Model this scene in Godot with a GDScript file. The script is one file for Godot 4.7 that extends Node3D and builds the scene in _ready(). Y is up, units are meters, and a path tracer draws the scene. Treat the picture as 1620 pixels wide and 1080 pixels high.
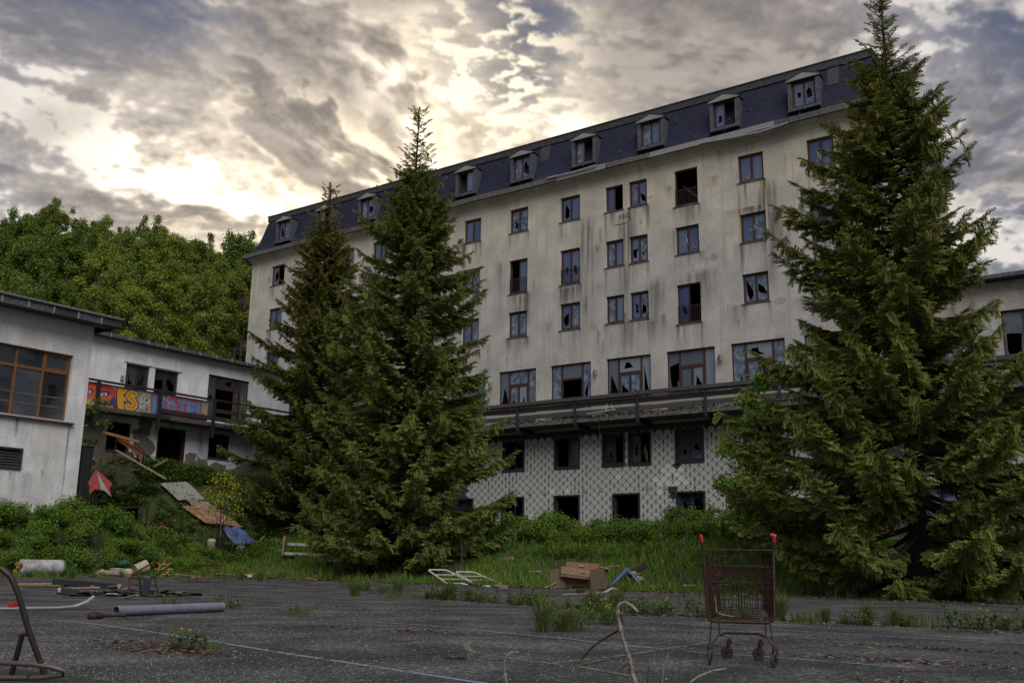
extends Node3D
# An abandoned mountain hotel behind three spruces, seen from a cracked car park. y is up, metres.

const EYE := Vector3(0, 0.82, 0)
const FZ := -46.0          # plane of the hotel's front
var rng := RandomNumberGenerator.new()
var M := {}                # materials


# ---------------------------------------------------------------- mesh building
class MB:
	var v := PackedVector3Array()
	var n := PackedVector3Array()
	var uv := PackedVector2Array()
	var c := PackedColorArray()
	var col := Color.WHITE
	var off := Vector3.ZERO
	var su := Vector4(1, 0, 0, 0)    # u = dot(xyz, su.xyz) + su.w
	var sv := Vector4(0, -1, 0, 0)

	func put(p: Vector3, nn: Vector3) -> void:
		v.append(p - off); n.append(nn); c.append(col)
		uv.append(Vector2(p.x * su.x + p.y * su.y + p.z * su.z + su.w, p.x * sv.x + p.y * sv.y + p.z * sv.z + sv.w))

	func tri(a: Vector3, b: Vector3, d: Vector3) -> void:   # counter-clockwise seen from the front
		var nn := (b - a).cross(d - a).normalized()
		put(a, nn); put(d, nn); put(b, nn)

	func quad(a: Vector3, b: Vector3, d: Vector3, e: Vector3) -> void:
		var nn := (d - a).cross(e - b).normalized()
		put(a, nn); put(d, nn); put(b, nn)
		put(a, nn); put(e, nn); put(d, nn)

	func tri_n(a: Vector3, b: Vector3, d: Vector3, na: Vector3, nb: Vector3, nd: Vector3) -> void:
		put(a, na); put(d, nd); put(b, nb)

	func hexa(p: Array) -> void:   # 0-3 bottom ring counter-clockwise from above, 4-7 top ring
		quad(p[4], p[5], p[6], p[7]); quad(p[3], p[2], p[1], p[0])
		for i in 4:
			var j := (i + 1) % 4
			quad(p[i], p[j], p[j + 4], p[i + 4])

	func box(ce: Vector3, s: Vector3, b := Basis()) -> void:
		var h := s * 0.5
		var p := []
		for y in [-h.y, h.y]:
			for q in [[-1, 1], [1, 1], [1, -1], [-1, -1]]:
				p.append(ce + b * Vector3(q[0] * h.x, y, q[1] * h.z))
		hexa(p)

	func span(x0: float, x1: float, y0: float, y1: float, z0: float, z1: float) -> void:
		box(Vector3((x0 + x1) / 2, (y0 + y1) / 2, (z0 + z1) / 2), Vector3(absf(x1 - x0), absf(y1 - y0), absf(z1 - z0)))

	# a box with its long edges chamfered, along x
	func plank(ce: Vector3, s: Vector3, b := Basis(), ch := 0.006) -> void:
		var h := s * 0.5
		var ring := [Vector2(h.y, h.z - ch), Vector2(h.y - ch, h.z), Vector2(-h.y + ch, h.z), Vector2(-h.y, h.z - ch), Vector2(-h.y, -h.z + ch), Vector2(-h.y + ch, -h.z), Vector2(h.y - ch, -h.z), Vector2(h.y, -h.z + ch)]
		for i in 8:
			var a: Vector2 = ring[i]
			var d: Vector2 = ring[(i + 1) % 8]
			quad(ce + b * Vector3(-h.x, a.x, a.y), ce + b * Vector3(-h.x, d.x, d.y), ce + b * Vector3(h.x, d.x, d.y), ce + b * Vector3(h.x, a.x, a.y))
		for i in range(1, 7):
			for s2 in [-1.0, 1.0]:
				var p0: Vector3 = ce + b * Vector3(h.x * s2, ring[0].x, ring[0].y)
				var p1: Vector3 = ce + b * Vector3(h.x * s2, ring[i].x, ring[i].y)
				var p2: Vector3 = ce + b * Vector3(h.x * s2, ring[i + 1].x, ring[i + 1].y)
				if s2 > 0: tri(p0, p1, p2)
				else: tri(p0, p2, p1)

	func beam(a: Vector3, b: Vector3, w: float, h: float, up := Vector3.UP) -> void:
		var x := (b - a).normalized()
		var z := x.cross(up)
		if z.length() < 0.01: z = x.cross(Vector3.FORWARD)
		z = z.normalized()
		plank((a + b) / 2, Vector3(a.distance_to(b), h, w), Basis(x, z.cross(x), z), minf(w, h) * 0.12)

	func tube(pts: Array, r0: float, r1: float, sides := 6, caps := true) -> void:
		var rings := []
		var ref := Vector3.UP
		for i in pts.size():
			var d: Vector3 = (pts[mini(i + 1, pts.size() - 1)] - pts[maxi(i - 1, 0)]).normalized()
			if absf(d.dot(ref)) > 0.95: ref = Vector3.RIGHT if absf(d.x) < 0.8 else Vector3.FORWARD
			var sd := d.cross(ref).normalized()
			var u := d.cross(sd).normalized()
			ref = -u
			var r := lerpf(r0, r1, float(i) / maxf(1, pts.size() - 1))
			var ring := []
			for k in sides:
				var an := TAU * k / sides
				ring.append([pts[i] + (sd * cos(an) + u * sin(an)) * r, sd * cos(an) + u * sin(an)])
			rings.append(ring)
		for i in rings.size() - 1:
			for k in sides:
				var k2 := (k + 1) % sides
				var a = rings[i][k]; var b = rings[i][k2]; var d = rings[i + 1][k2]; var e = rings[i + 1][k]
				tri_n(a[0], b[0], d[0], a[1], b[1], d[1]); tri_n(a[0], d[0], e[0], a[1], d[1], e[1])
		if caps:
			for k in range(1, sides - 1):
				var f = rings[0]; var l = rings[rings.size() - 1]
				tri(f[0][0], f[k + 1][0], f[k][0]); tri(l[0][0], l[k][0], l[k + 1][0])

	func lathe(a: Vector3, axis: Vector3, prof: Array, sides := 20) -> void:   # prof: [along, radius]
		var x := axis.normalized()
		var y := x.cross(Vector3.UP if absf(x.y) < 0.9 else Vector3.RIGHT).normalized()
		var z := x.cross(y)
		for i in prof.size() - 1:
			var p = prof[i]; var q = prof[i + 1]
			var sl := Vector2(q[0] - p[0], q[1] - p[1]).normalized()
			for k in sides:
				var d0 := y * cos(TAU * k / sides) + z * sin(TAU * k / sides)
				var d1 := y * cos(TAU * (k + 1) / sides) + z * sin(TAU * (k + 1) / sides)
				var n0 := d0 * sl.x - x * sl.y
				var n1 := d1 * sl.x - x * sl.y
				var a0 = a + x * p[0] + d0 * p[1]; var a1 = a + x * p[0] + d1 * p[1]
				var b0 = a + x * q[0] + d0 * q[1]; var b1 = a + x * q[0] + d1 * q[1]
				tri_n(a0, a1, b1, n0, n1, n1); tri_n(a0, b1, b0, n0, n1, n0)

	func mesh() -> ArrayMesh:
		var arr := []
		arr.resize(Mesh.ARRAY_MAX)
		arr[Mesh.ARRAY_VERTEX] = v; arr[Mesh.ARRAY_NORMAL] = n; arr[Mesh.ARRAY_TEX_UV] = uv; arr[Mesh.ARRAY_COLOR] = c
		var m := ArrayMesh.new()
		if v.size(): m.add_surface_from_arrays(Mesh.PRIMITIVE_TRIANGLES, arr)
		return m


func B(off := Vector3.ZERO) -> MB:
	var m := MB.new()
	m.off = off
	return m

func R(a: float, b: float) -> float:
	return rng.randf_range(a, b)

func meta(o: Node, label := "", category := "", group := "", kind := "") -> void:
	if label: o.set_meta("label", label)
	if category: o.set_meta("category", category)
	if group: o.set_meta("group", group)
	if kind: o.set_meta("kind", kind)

func node(called: String, parent: Node = self, at := Vector3.ZERO, turn := 0.0) -> Node3D:
	var o := Node3D.new()
	o.name = called
	parent.add_child(o, true)
	o.position = at
	o.rotation.y = turn
	return o

func thing(called: String, label: String, category: String, at := Vector3.ZERO, turn := 0.0, group := "") -> Node3D:
	var o := node(called, self, at, turn)
	meta(o, label, category, group)
	return o

func put_mesh(called: String, mesh: Mesh, mat: Material, parent: Node = self) -> MeshInstance3D:
	var o := MeshInstance3D.new()
	o.name = called
	o.mesh = mesh
	o.material_override = mat
	parent.add_child(o, true)
	return o

func part(called: String, mb: MB, mat: Material, parent: Node = self) -> MeshInstance3D:
	return put_mesh(called, mb.mesh(), mat, parent)

func single(called: String, mb: MB, mat: Material, label: String, category: String, at := Vector3.ZERO, turn := 0.0, group := "") -> MeshInstance3D:
	var o := part(called, mb, mat)
	o.position = at
	o.rotation.y = turn
	meta(o, label, category, group)
	return o

func struct(called: String, mb: MB, mat: Material) -> MeshInstance3D:
	var o := part(called, mb, mat)
	meta(o, "", "", "", "structure")
	return o

func multi(called: String, mesh: Mesh, mat: Material, xf: Array, cols: Array, parent: Node = self) -> MultiMeshInstance3D:
	var mm := MultiMesh.new()
	mm.transform_format = MultiMesh.TRANSFORM_3D
	mm.use_colors = cols.size() > 0
	mm.mesh = mesh
	mm.instance_count = xf.size()
	for i in xf.size():
		mm.set_instance_transform(i, xf[i])
		if cols.size(): mm.set_instance_color(i, cols[i])
	var o := MultiMeshInstance3D.new()
	o.name = called
	o.multimesh = mm
	o.material_override = mat
	parent.add_child(o, true)
	o.set_meta("kind", "stuff")
	return o

func copy(o: Node3D, at: Vector3, turn := 0.0, sc := 1.0, label := "") -> Node3D:
	var d: Node3D = o.duplicate()
	d.name = String(o.name).rstrip("0123456789")
	add_child(d, true)
	d.position = at
	d.rotation = Vector3(0, turn, 0)
	d.scale = Vector3.ONE * sc
	if label: d.set_meta("label", label)
	return d


# ---------------------------------------------------------------- the lie of the land
func sst(a: float, b: float, t: float) -> float:
	t = clampf((t - a) / (b - a), 0, 1)
	return t * t * (3 - 2 * t)

func land(x: float, z: float) -> float:
	var e := 1.6 * sst(-28.3, -37, z)
	var b1 := 2.6 * sst(-37, -42, x) * sst(-38, -26, z)
	var b2 := 6.2 * sst(-37.5, -51.5, x) * sst(-26, -33, z)
	var h := maxf(b1, maxf(b2, e))
	if h > 0.02: h += (noise_land.get_noise_2d(x, z)) * 0.22 * minf(1.0, h)
	var r := Vector2(x, z).length()
	if r > 60:
		var az := rad_to_deg(atan2(-x, -z))
		var k := sst(44, 50, az) * sst(150, 120, az)
		var up := 6.0 + clampf((r - 66) / 66.0, 0, 1) * 25.5 - maxf(0, r - 140) * 0.12
		h = lerpf(h, maxf(h, up), k * sst(60, 70, r))
	return h

func on(x: float, z: float, up := 0.0) -> Vector3:
	return Vector3(x, land(x, z) + up, z)

var noise_land := FastNoiseLite.new()


# ---------------------------------------------------------------- sky
var sk1 := FastNoiseLite.new()
var sk2 := FastNoiseLite.new()
var sk3 := FastNoiseLite.new()
var SUNDIR := Vector3.ZERO
# cloud banks that stand against the glow: azimuth, elevation, half sizes, tilt, weight (1 dark bank, -1 a gap of blue)
var banks := [
	[-50.6, 23.6, 6.2, 2.0, -27.0, 1.0], [-45.5, 21.0, 4.6, 2.0, -24.0, 0.95], [-48.2, 27.4, 6.6, 3.4, -12.0, 0.9], [-42.6, 25.0, 2.6, 2.2, 10.0, 0.7], [-44.0, 31.5, 6.0, 2.4, 0.0, 0.6],
	[-22.6, 29.6, 9.4, 4.6, 12.0, 1.0], [-24.0, 25.2, 7.5, 3.0, 14.0, 0.8], [-56.5, 18.9, 7.5, 0.9, -2.0, 0.8], [-49.0, 17.9, 3.4, 0.7, -8.0, 0.8], [-63.0, 22.5, 4.0, 1.6, 20.0, 0.5],
	[-59.0, 28.9, 8.5, 3.0, -6.0, -1.0], [-34.4, 28.8, 2.6, 3.4, 20.0, -1.0], [-37.0, 31.4, 4.0, 1.4, 0.0, -0.8], [-6.0, 27.5, 4.0, 2.0, -20.0, -0.8], [-9.0, 23.0, 3.4, 1.0, 25.0, 0.55], [-5.5, 19.5, 4.0, 1.3, 10.0, 0.65],
]

func sky_at(az: float, el: float) -> Color:
	var a := deg_to_rad(az)
	var e := deg_to_rad(el)
	var d := Vector3(sin(a) * cos(e), sin(e), -cos(a) * cos(e))
	var q := Vector2(d.x, d.z) / (maxf(d.y, 0.0) + 0.16)
	var w := Vector2(sk3.get_noise_2d(q.x * 90, q.y * 90), sk3.get_noise_2d(q.x * 90 + 500, q.y * 90 + 300))
	var c := sk1.get_noise_2d(q.x * 130 + w.x * 30, q.y * 130 + w.y * 30)            # broad cloud
	var f := sk2.get_noise_2d(q.x * 620 + w.x * 60, q.y * 620 + w.y * 60)          # cloud detail
	var s := sk1.get_noise_2d(d.x * 60 - d.z * 40 + 900 + w.x * 12, el * 9.0 + az * 1.1 + w.y * 12)   # streaks
	var ang := rad_to_deg(acos(clampf(d.dot(SUNDIR), -1, 1)))
	var glow := exp(-pow(ang / 12.0, 1.7))
	var wide := exp(-pow(ang / 32.0, 2.0))
	# dark banks and gaps round the glow
	var bank := 0.0
	var gap := 0.0
	var wa := az + 2.6 * w.x + 1.5 * f + 2.2 * c
	var we := el + 1.6 * w.y + 1.0 * f + 1.3 * c
	if el < 40 and az > -80 and az < 10:
		for b in banks:
			var dx: float = wa - b[0]
			var dy: float = we - b[1]
			var t := deg_to_rad(b[4])
			var u: float = (dx * cos(t) + dy * sin(t)) / b[2]
			var vv: float = (-dx * sin(t) + dy * cos(t)) / b[3]
			var k: float = exp(-pow(u * u + vv * vv, 1.4))
			if b[5] > 0: bank = maxf(bank, k * b[5])
			else: gap = maxf(gap, -k * b[5])
	var far := 1.0 - wide
	bank = maxf(bank, far * sst(0.05, 0.5, c + 0.3 * s) * 0.6)
	gap = maxf(gap, far * sst(0.10, 0.55, -c) * 0.8)
	var blue := Color(0.115, 0.135, 0.20)
	var lilac := Color(0.40, 0.38, 0.40)
	var g2 := sk2.get_noise_2d(q.x * 1900 + w.x * 80 + f * 30, q.y * 1900 + w.y * 80)
	f += 0.35 * g2
	var mix := clampf(0.46 + 1.35 * (c * 0.55 + s * 0.9 + f * 0.55), 0, 1)
	var col := Color(0.17, 0.175, 0.205).lerp(lilac, mix)
	col = col.lerp(Color(0.86, 0.82, 0.76), sst(0.66, 1.0, mix) * 0.75)
	col = col.lerp(blue, clampf(gap * 1.25 - maxf(0, f) * 0.5, 0, 1))
	# warm light through the thin cloud
	var thin := clampf(1.0 - 0.75 * gap + 0.5 * s + 0.5 * f, 0.12, 1.5)
	var warm := Color(1.22, 0.97, 0.60)
	col = col + warm * (1.2 * glow * thin)
	var veil := exp(-pow((az + 55.5) / 6.5, 2) - pow((el - 20.8 + (az + 55.5) * 0.05) / 2.3, 2))
	col = col + Color(0.95, 0.80, 0.55) * (0.36 * veil * clampf(0.6 + 1.8 * s + 0.9 * f + 0.6 * g2, 0.05, 1.3))
	# puffs: bright small heaps in the gap above the glow
	var puff := exp(-pow(Vector2((az + 37.0) / 5.2, (el - 27.8) / 4.8).length(), 2.2))
	if puff > 0.02:
		var bl := sk2.get_noise_2d(q.x * 850 + w.x * 50 + f * 26, q.y * 850 + w.y * 50 - f * 18)
		var heap := sst(-0.10, 0.30, bl + 0.3 * f + 0.25 * c)
		col = col.lerp(Color(0.15, 0.155, 0.185), puff * 0.4 * (1.0 - heap))
		col = col.lerp(Color(1.22, 1.08, 0.82), minf(1.0, puff * heap * 1.1))
	# the banks themselves: grey brown, lit at their rims
	var rim := exp(-pow((bank - 0.30) / 0.16, 2)) * clampf(glow * 1.3, 0, 0.6)
	var body := Color(0.205, 0.18, 0.16).lerp(Color(0.40, 0.345, 0.295), clampf(0.45 + 1.1 * f + 0.7 * c + glow * 0.25, 0, 1))
	body = body.lerp(Color(0.24, 0.23, 0.245), far * 0.7)
	col = col.lerp(body, 0.88 * sst(0.04, 0.92, bank + 0.22 * f * (1.0 - bank)))
	col = (col + Color(0.55, 0.47, 0.32) * rim) * 0.70
	return col

func make_sky() -> ImageTexture:
	sk1.seed = 11; sk1.frequency = 0.02; sk1.fractal_octaves = 4
	sk2.seed = 23; sk2.frequency = 0.02; sk2.fractal_octaves = 4; sk2.fractal_gain = 0.55
	sk3.seed = 37; sk3.frequency = 0.012; sk3.fractal_octaves = 2
	SUNDIR = Vector3(sin(deg_to_rad(-41.0)) * cos(deg_to_rad(17.0)), sin(deg_to_rad(17.0)), -cos(deg_to_rad(-41.0)) * cos(deg_to_rad(17.0)))
	var low := sky_part(1024, 512, 0, 1024, 0, 256)
	var im := Image.create(1024, 512, false, Image.FORMAT_RGBF)
	var hz := low.get_pixel(512, 250)
	im.fill(Color(hz.r * 0.3, hz.g * 0.3, hz.b * 0.3))
	im.blit_rect(low, Rect2i(0, 0, 1024, 256), Vector2i.ZERO)
	im.resize(4096, 2048, Image.INTERPOLATE_BILINEAR)
	# the part with sharp clouds: azimuth -72 .. 0, elevation 6 .. 38
	var x0 := int(4096 * (360.0 - 72.0) / 360.0)
	var y0 := int(2048 * (90.0 - 38.0) / 180.0)
	var y1 := int(2048 * (90.0 - 6.0) / 180.0)
	im.blit_rect(sky_part(4096, 2048, x0, 4096, y0, y1), Rect2i(0, 0, 4096 - x0, y1 - y0), Vector2i(x0, y0))
	return ImageTexture.create_from_image(im)

func sky_part(w: int, h: int, x0: int, x1: int, y0: int, y1: int) -> Image:
	var im := Image.create(x1 - x0, y1 - y0, false, Image.FORMAT_RGBF)
	for y in range(y0, y1):
		var el := 90.0 - (y + 0.5) * 180.0 / h
		for x in range(x0, x1):
			var az := (x + 0.5) * 360.0 / w
			im.set_pixel(x - x0, y - y0, sky_at(az - 360.0 if az > 180.0 else az, el))
	return im


# ---------------------------------------------------------------- materials
func noise_tex(sd: int, freq: float, lo: float, hi: float, size := 512, type := FastNoiseLite.TYPE_SIMPLEX_SMOOTH, oct := 4, tint := Color.WHITE, bump := 0.0) -> NoiseTexture2D:
	var nz := FastNoiseLite.new()
	nz.seed = sd; nz.frequency = freq; nz.fractal_octaves = oct; nz.noise_type = type
	var t := NoiseTexture2D.new()
	t.width = size; t.height = size; t.seamless = true; t.noise = nz
	if bump > 0:
		t.as_normal_map = true; t.bump_strength = bump
	else:
		var g := Gradient.new()
		g.set_color(0, Color(lo, lo, lo)); g.set_color(1, Color(hi * tint.r, hi * tint.g, hi * tint.b))
		t.color_ramp = g
	return t

func flat(lin: Color, rough := 0.85, metal := 0.0, spec := 0.5) -> StandardMaterial3D:
	var m := StandardMaterial3D.new()
	var s := lin.linear_to_srgb()
	m.albedo_color = Color(s.r, s.g, s.b, 1)
	m.roughness = rough; m.metallic = metal; m.metallic_specular = spec
	return m

func rough(lin: Color, tex: Texture2D, sc: Vector3, r := 0.85, metal := 0.0, world := true, bump: Texture2D = null, bs := 0.5) -> StandardMaterial3D:
	var m := flat(lin, r, metal)
	m.albedo_texture = tex
	m.uv1_triplanar = true
	m.uv1_world_triplanar = world
	m.uv1_scale = sc
	if bump:
		m.heightmap_enabled = true
		m.heightmap_texture = bump
		m.heightmap_scale = bs
	return m

func leaf(lin: Color, back := 0.35) -> StandardMaterial3D:
	var m := flat(lin, 0.75, 0.0, 0.3)
	m.vertex_color_use_as_albedo = true
	m.backlight_enabled = true
	m.backlight = Color(back, back, back).linear_to_srgb()
	return m

func pane(c: Color, alpha: float) -> StandardMaterial3D:
	var m := StandardMaterial3D.new()
	m.transparency = BaseMaterial3D.TRANSPARENCY_ALPHA
	m.albedo_color = Color(c.r, c.g, c.b, alpha)
	m.roughness = 0.06
	m.metallic_specular = 0.7
	return m

# a dusty pane; blotches in its colour stand in for reflected sky and trees
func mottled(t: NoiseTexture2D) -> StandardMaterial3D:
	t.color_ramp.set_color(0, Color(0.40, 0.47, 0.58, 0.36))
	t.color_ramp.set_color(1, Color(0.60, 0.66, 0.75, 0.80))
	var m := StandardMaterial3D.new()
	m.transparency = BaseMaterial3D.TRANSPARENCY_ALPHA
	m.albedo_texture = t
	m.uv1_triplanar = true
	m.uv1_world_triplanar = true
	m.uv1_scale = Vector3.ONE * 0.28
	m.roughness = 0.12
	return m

# plaster with streaks and stains; marks are [x, y, width, length, strength, kind] in 0..1 of the sheet
func wall_image(w: int, h: int, sd: int, base: Color, top: Color, marks: Array, streaks := 1.0) -> Image:
	var nz := FastNoiseLite.new()
	nz.seed = sd; nz.fractal_octaves = 6; nz.frequency = 8.0 / h
	var big := nz.get_image(w, h, false, false, false)
	nz.seed = sd + 1; nz.frequency = 0.09; nz.fractal_octaves = 3
	var st := nz.get_image(w, maxi(8, h / 26), false, false, false)
	st.resize(w, h, Image.INTERPOLATE_CUBIC)
	nz.seed = sd + 2; nz.frequency = 0.35; nz.fractal_octaves = 2
	var fine := nz.get_image(w, h, false, false, false)
	var A := big.get_data(); var S := st.get_data(); var F := fine.get_data()
	var dk := PackedFloat32Array(); dk.resize(w * h)
	var rs := PackedFloat32Array(); rs.resize(w * h)
	var pl := PackedFloat32Array(); pl.resize(w * h)
	for m in marks:
		var cx: float = m[0] * w
		var cy: float = m[1] * h
		var hw: float = maxf(1.0, m[2] * w)
		var ln: float = maxf(1.0, m[3] * h)
		var kind: int = m[5]
		var reach := 2.4 if kind < 2 else 1.6
		for y in range(maxi(0, int(cy - (ln if kind == 2 else 3.0))), mini(h, int(cy + ln) + 1)):
			var t: float = (y - cy) / ln
			var wob: float = 0.35 * hw * sin(y * 0.11 + cx)
			for x in range(maxi(0, int(cx - hw * reach)), mini(w, int(cx + hw * reach) + 1)):
				var i := y * w + x
				var u: float = (x - cx - wob * t) / hw
				if kind == 2:       # plaster fallen off
					var g: float = u * u + t * t + (A[i] - 128) / 90.0
					if g < 0.9: pl[i] = m[4]
				else:
					var k: float = m[4] * exp(-u * u) * (1.0 - clampf(t, 0, 1)) * clampf((t + 0.04) * 7, 0, 1) * clampf(0.35 + (S[i] - 90) / 70.0, 0.0, 1.6)
					if kind == 0: dk[i] = maxf(dk[i], k)
					else: rs[i] = maxf(rs[i], k)
	var out := PackedByteArray()
	out.resize(w * h * 3)
	for y in h:
		var joint := w > 1000 and y % 16 == 0
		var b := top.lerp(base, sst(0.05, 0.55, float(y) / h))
		for x in w:
			var i := y * w + x
			var k := 1.0 + (A[i] - 128) * 0.0010 + (F[i] - 128) * 0.0011
			var s0 := maxf(0.0, (118 - S[i]) * 0.012) * streaks
			k -= s0 * 0.13 * clampf((A[i] - 70) / 90.0, 0, 1.3)
			if joint and S[i] > 105 and A[(x * 7) % w + (y / 16 * 16) * w] > 120: k -= 0.07
			k *= 1.0 - clampf(dk[i], 0, 0.9)
			var r := b.r * k; var g := b.g * k; var bl := b.b * k
			var q := clampf(rs[i], 0, 0.85)
			r = lerpf(r, 0.46, q); g = lerpf(g, 0.34, q); bl = lerpf(bl, 0.17, q)
			if pl[i] > 0:
				var f := 0.85 + (F[i] - 128) * 0.003
				r = lerpf(r, 0.47 * f, pl[i]); g = lerpf(g, 0.42 * f, pl[i]); bl = lerpf(bl, 0.38 * f, pl[i])
			out[i * 3] = clampi(int(r * 255), 0, 255); out[i * 3 + 1] = clampi(int(g * 255), 0, 255); out[i * 3 + 2] = clampi(int(bl * 255), 0, 255)
	return Image.create_from_data(w, h, false, Image.FORMAT_RGB8, out)

func uv_mat(im: Image, r := 0.9) -> StandardMaterial3D:
	var m := StandardMaterial3D.new()
	m.albedo_texture = ImageTexture.create_from_image(im)
	m.roughness = r
	return m

func make_materials() -> void:
	noise_land.seed = 5; noise_land.frequency = 0.12
	var grain := Image.create(256, 256, false, Image.FORMAT_RGB8)
	var nz := FastNoiseLite.new(); nz.seed = 3; nz.frequency = 0.12; nz.fractal_octaves = 3
	var g0 := nz.get_seamless_image(32, 256, false, false, 0.2, false)
	g0.resize(256, 256, Image.INTERPOLATE_CUBIC)
	g0.convert(Image.FORMAT_RGB8)
	nz.seed = 8; nz.frequency = 0.03
	var g1 := nz.get_seamless_image(256, 256, false, false, 0.2, false)
	for y in 256:
		for x in 256:
			var a := g0.get_pixel(x, y).r * 0.75 + g1.get_pixel(x, y).r * 0.4
			grain.set_pixel(x, y, Color(0.45 + a * 0.55, 0.45 + a * 0.55, 0.45 + a * 0.55))
	var wood := ImageTexture.create_from_image(grain)
	var mott := noise_tex(21, 0.02, 0.62, 1.0)
	var fine := noise_tex(22, 0.09, 0.55, 1.0)
	var rustn := noise_tex(24, 0.03, 0.35, 1.0, 256, FastNoiseLite.TYPE_SIMPLEX_SMOOTH, 5, Color(1, 0.85, 0.75))
	M.frame = rough(Color(0.085, 0.032, 0.03), fine, Vector3.ONE * 0.8, 0.6)
	M.frame_dark = rough(Color(0.035, 0.035, 0.045), fine, Vector3.ONE * 0.8, 0.6)
	M.frame_orange = rough(Color(0.33, 0.14, 0.04), wood, Vector3.ONE * 1.2, 0.65)
	M.glass = [pane(Color(0.45, 0.53, 0.70), 0.50), pane(Color(0.37, 0.46, 0.67), 0.44), mottled(noise_tex(81, 0.03, 0.2, 1.0, 256, FastNoiseLite.TYPE_SIMPLEX_SMOOTH, 5))]  # blue film colour stands in for the sky mirrored in the glass
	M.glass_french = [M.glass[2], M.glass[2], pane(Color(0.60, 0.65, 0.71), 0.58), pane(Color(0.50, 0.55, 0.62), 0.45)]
	M.glass_dim = [pane(Color(0.33, 0.35, 0.40), 0.28), pane(Color(0.42, 0.45, 0.50), 0.36), pane(Color(0.30, 0.33, 0.40), 0.22)]
	M.curtain = rough(Color(0.5, 0.5, 0.5), fine, Vector3(2, 0.2, 2), 0.95)
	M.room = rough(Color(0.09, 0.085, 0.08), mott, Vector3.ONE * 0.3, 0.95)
	M.slate = uv_mat(slate_image(), 0.8)
	M.slate.albedo_color = Color(0.95, 0.96, 1.0)
	M.zinc = rough(Color(0.135, 0.145, 0.175), mott, Vector3(0.5, 0.25, 0.5), 0.55, 0.25)
	M.zinc_dark = rough(Color(0.075, 0.08, 0.095), mott, Vector3(0.5, 0.3, 0.5), 0.5, 0.25)
	M.zinc_light = rough(Color(0.42, 0.41, 0.40), fine, Vector3(0.4, 0.3, 0.4), 0.8)
	M.eave = rough(Color(0.27, 0.25, 0.225), noise_tex(31, 0.035, 0.3, 1.0, 512, FastNoiseLite.TYPE_SIMPLEX_SMOOTH, 5), Vector3(0.25, 0.8, 0.4), 0.8)
	M.cream_trim = rough(Color(0.62, 0.60, 0.52), fine, Vector3(0.4, 0.3, 0.4), 0.85)
	M.steel = rough(Color(0.045, 0.05, 0.075), fine, Vector3.ONE, 0.5, 0.2)
	M.steel_blue = rough(Color(0.42, 0.44, 0.54), mott, Vector3.ONE * 0.6, 0.5, 0.2)
	M.board = rough(Color(0.115, 0.10, 0.095), wood, Vector3(0.6, 1.6, 1.6), 0.9)
	M.board_dark = rough(Color(0.04, 0.033, 0.033), wood, Vector3(0.6, 1.6, 1.6), 0.9)
	M.concrete = rough(Color(0.24, 0.235, 0.22), noise_tex(33, 0.03, 0.35, 1.0, 512, FastNoiseLite.TYPE_SIMPLEX_SMOOTH, 5), Vector3(0.35, 0.35, 0.35), 0.9)
	M.moss = rough(Color(0.055, 0.06, 0.025), fine, Vector3.ONE * 2, 0.95)
	M.wood_brown = rough(Color(0.30, 0.16, 0.075), wood, Vector3.ONE * 1.3, 0.6, 0.0, false)
	M.wood_red = rough(Color(0.26, 0.085, 0.03), wood, Vector3.ONE * 1.3, 0.5, 0.0, false)
	M.wood_grey = rough(Color(0.23, 0.17, 0.105), wood, Vector3.ONE * 1.1, 0.85, 0.0, false)
	M.wood_pale = rough(Color(0.42, 0.33, 0.22), wood, Vector3.ONE * 1.1, 0.8, 0.0, false)
	M.wood_orange = rough(Color(0.36, 0.19, 0.06), wood, Vector3.ONE * 1.1, 0.75, 0.0, false)
	M.ply_grey = rough(Color(0.33, 0.32, 0.30), mott, Vector3.ONE * 0.5, 0.85, 0.0, false)
	M.ply_brown = rough(Color(0.40, 0.22, 0.13), noise_tex(35, 0.02, 0.5, 1.0, 256), Vector3.ONE * 0.5, 0.8, 0.0, false)
	M.rust = rough(Color(0.095, 0.05, 0.04), rustn, Vector3.ONE * 3, 0.8, 0.3, false)
	M.rust_bright = rough(Color(0.26, 0.10, 0.04), rustn, Vector3.ONE * 3, 0.8, 0.2, false)
	M.rust_dark = rough(Color(0.085, 0.052, 0.045), rustn, Vector3.ONE * 4, 0.7, 0.3, false)
	M.chrome = rough(Color(0.40, 0.42, 0.46), rustn, Vector3.ONE * 3, 0.35, 0.8, false)
	M.tube_light = rough(Color(0.15, 0.13, 0.115), fine, Vector3.ONE * 2, 0.4, 0.3, false)
	M.tube_brown = rough(Color(0.052, 0.036, 0.034), fine, Vector3.ONE * 2, 0.45, 0.2, false)
	M.black = rough(Color(0.022, 0.022, 0.025), fine, Vector3.ONE * 2, 0.6, 0.0, false)
	M.rubber = rough(Color(0.045, 0.045, 0.047), fine, Vector3.ONE * 4, 0.85, 0.0, false)
	M.white = rough(Color(0.62, 0.62, 0.60), mott, Vector3.ONE * 0.7, 0.6, 0.0, false)
	M.white_dirty = rough(Color(0.48, 0.47, 0.42), rustn, Vector3.ONE * 0.7, 0.7, 0.0, false)
	M.enamel = rough(Color(0.52, 0.53, 0.58), noise_tex(41, 0.02, 0.7, 1.0, 256), Vector3.ONE * 0.6, 0.4, 0.0, false)
	M.cream = rough(Color(0.56, 0.50, 0.36), mott, Vector3.ONE * 0.8, 0.7, 0.0, false)
	M.ochre = rough(Color(0.52, 0.29, 0.07), mott, Vector3.ONE * 1.5, 0.6, 0.0, false)
	M.pvc = rough(Color(0.185, 0.185, 0.25), noise_tex(42, 0.02, 0.82, 1.0, 256), Vector3.ONE * 0.8, 0.4, 0.0, false)
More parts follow.
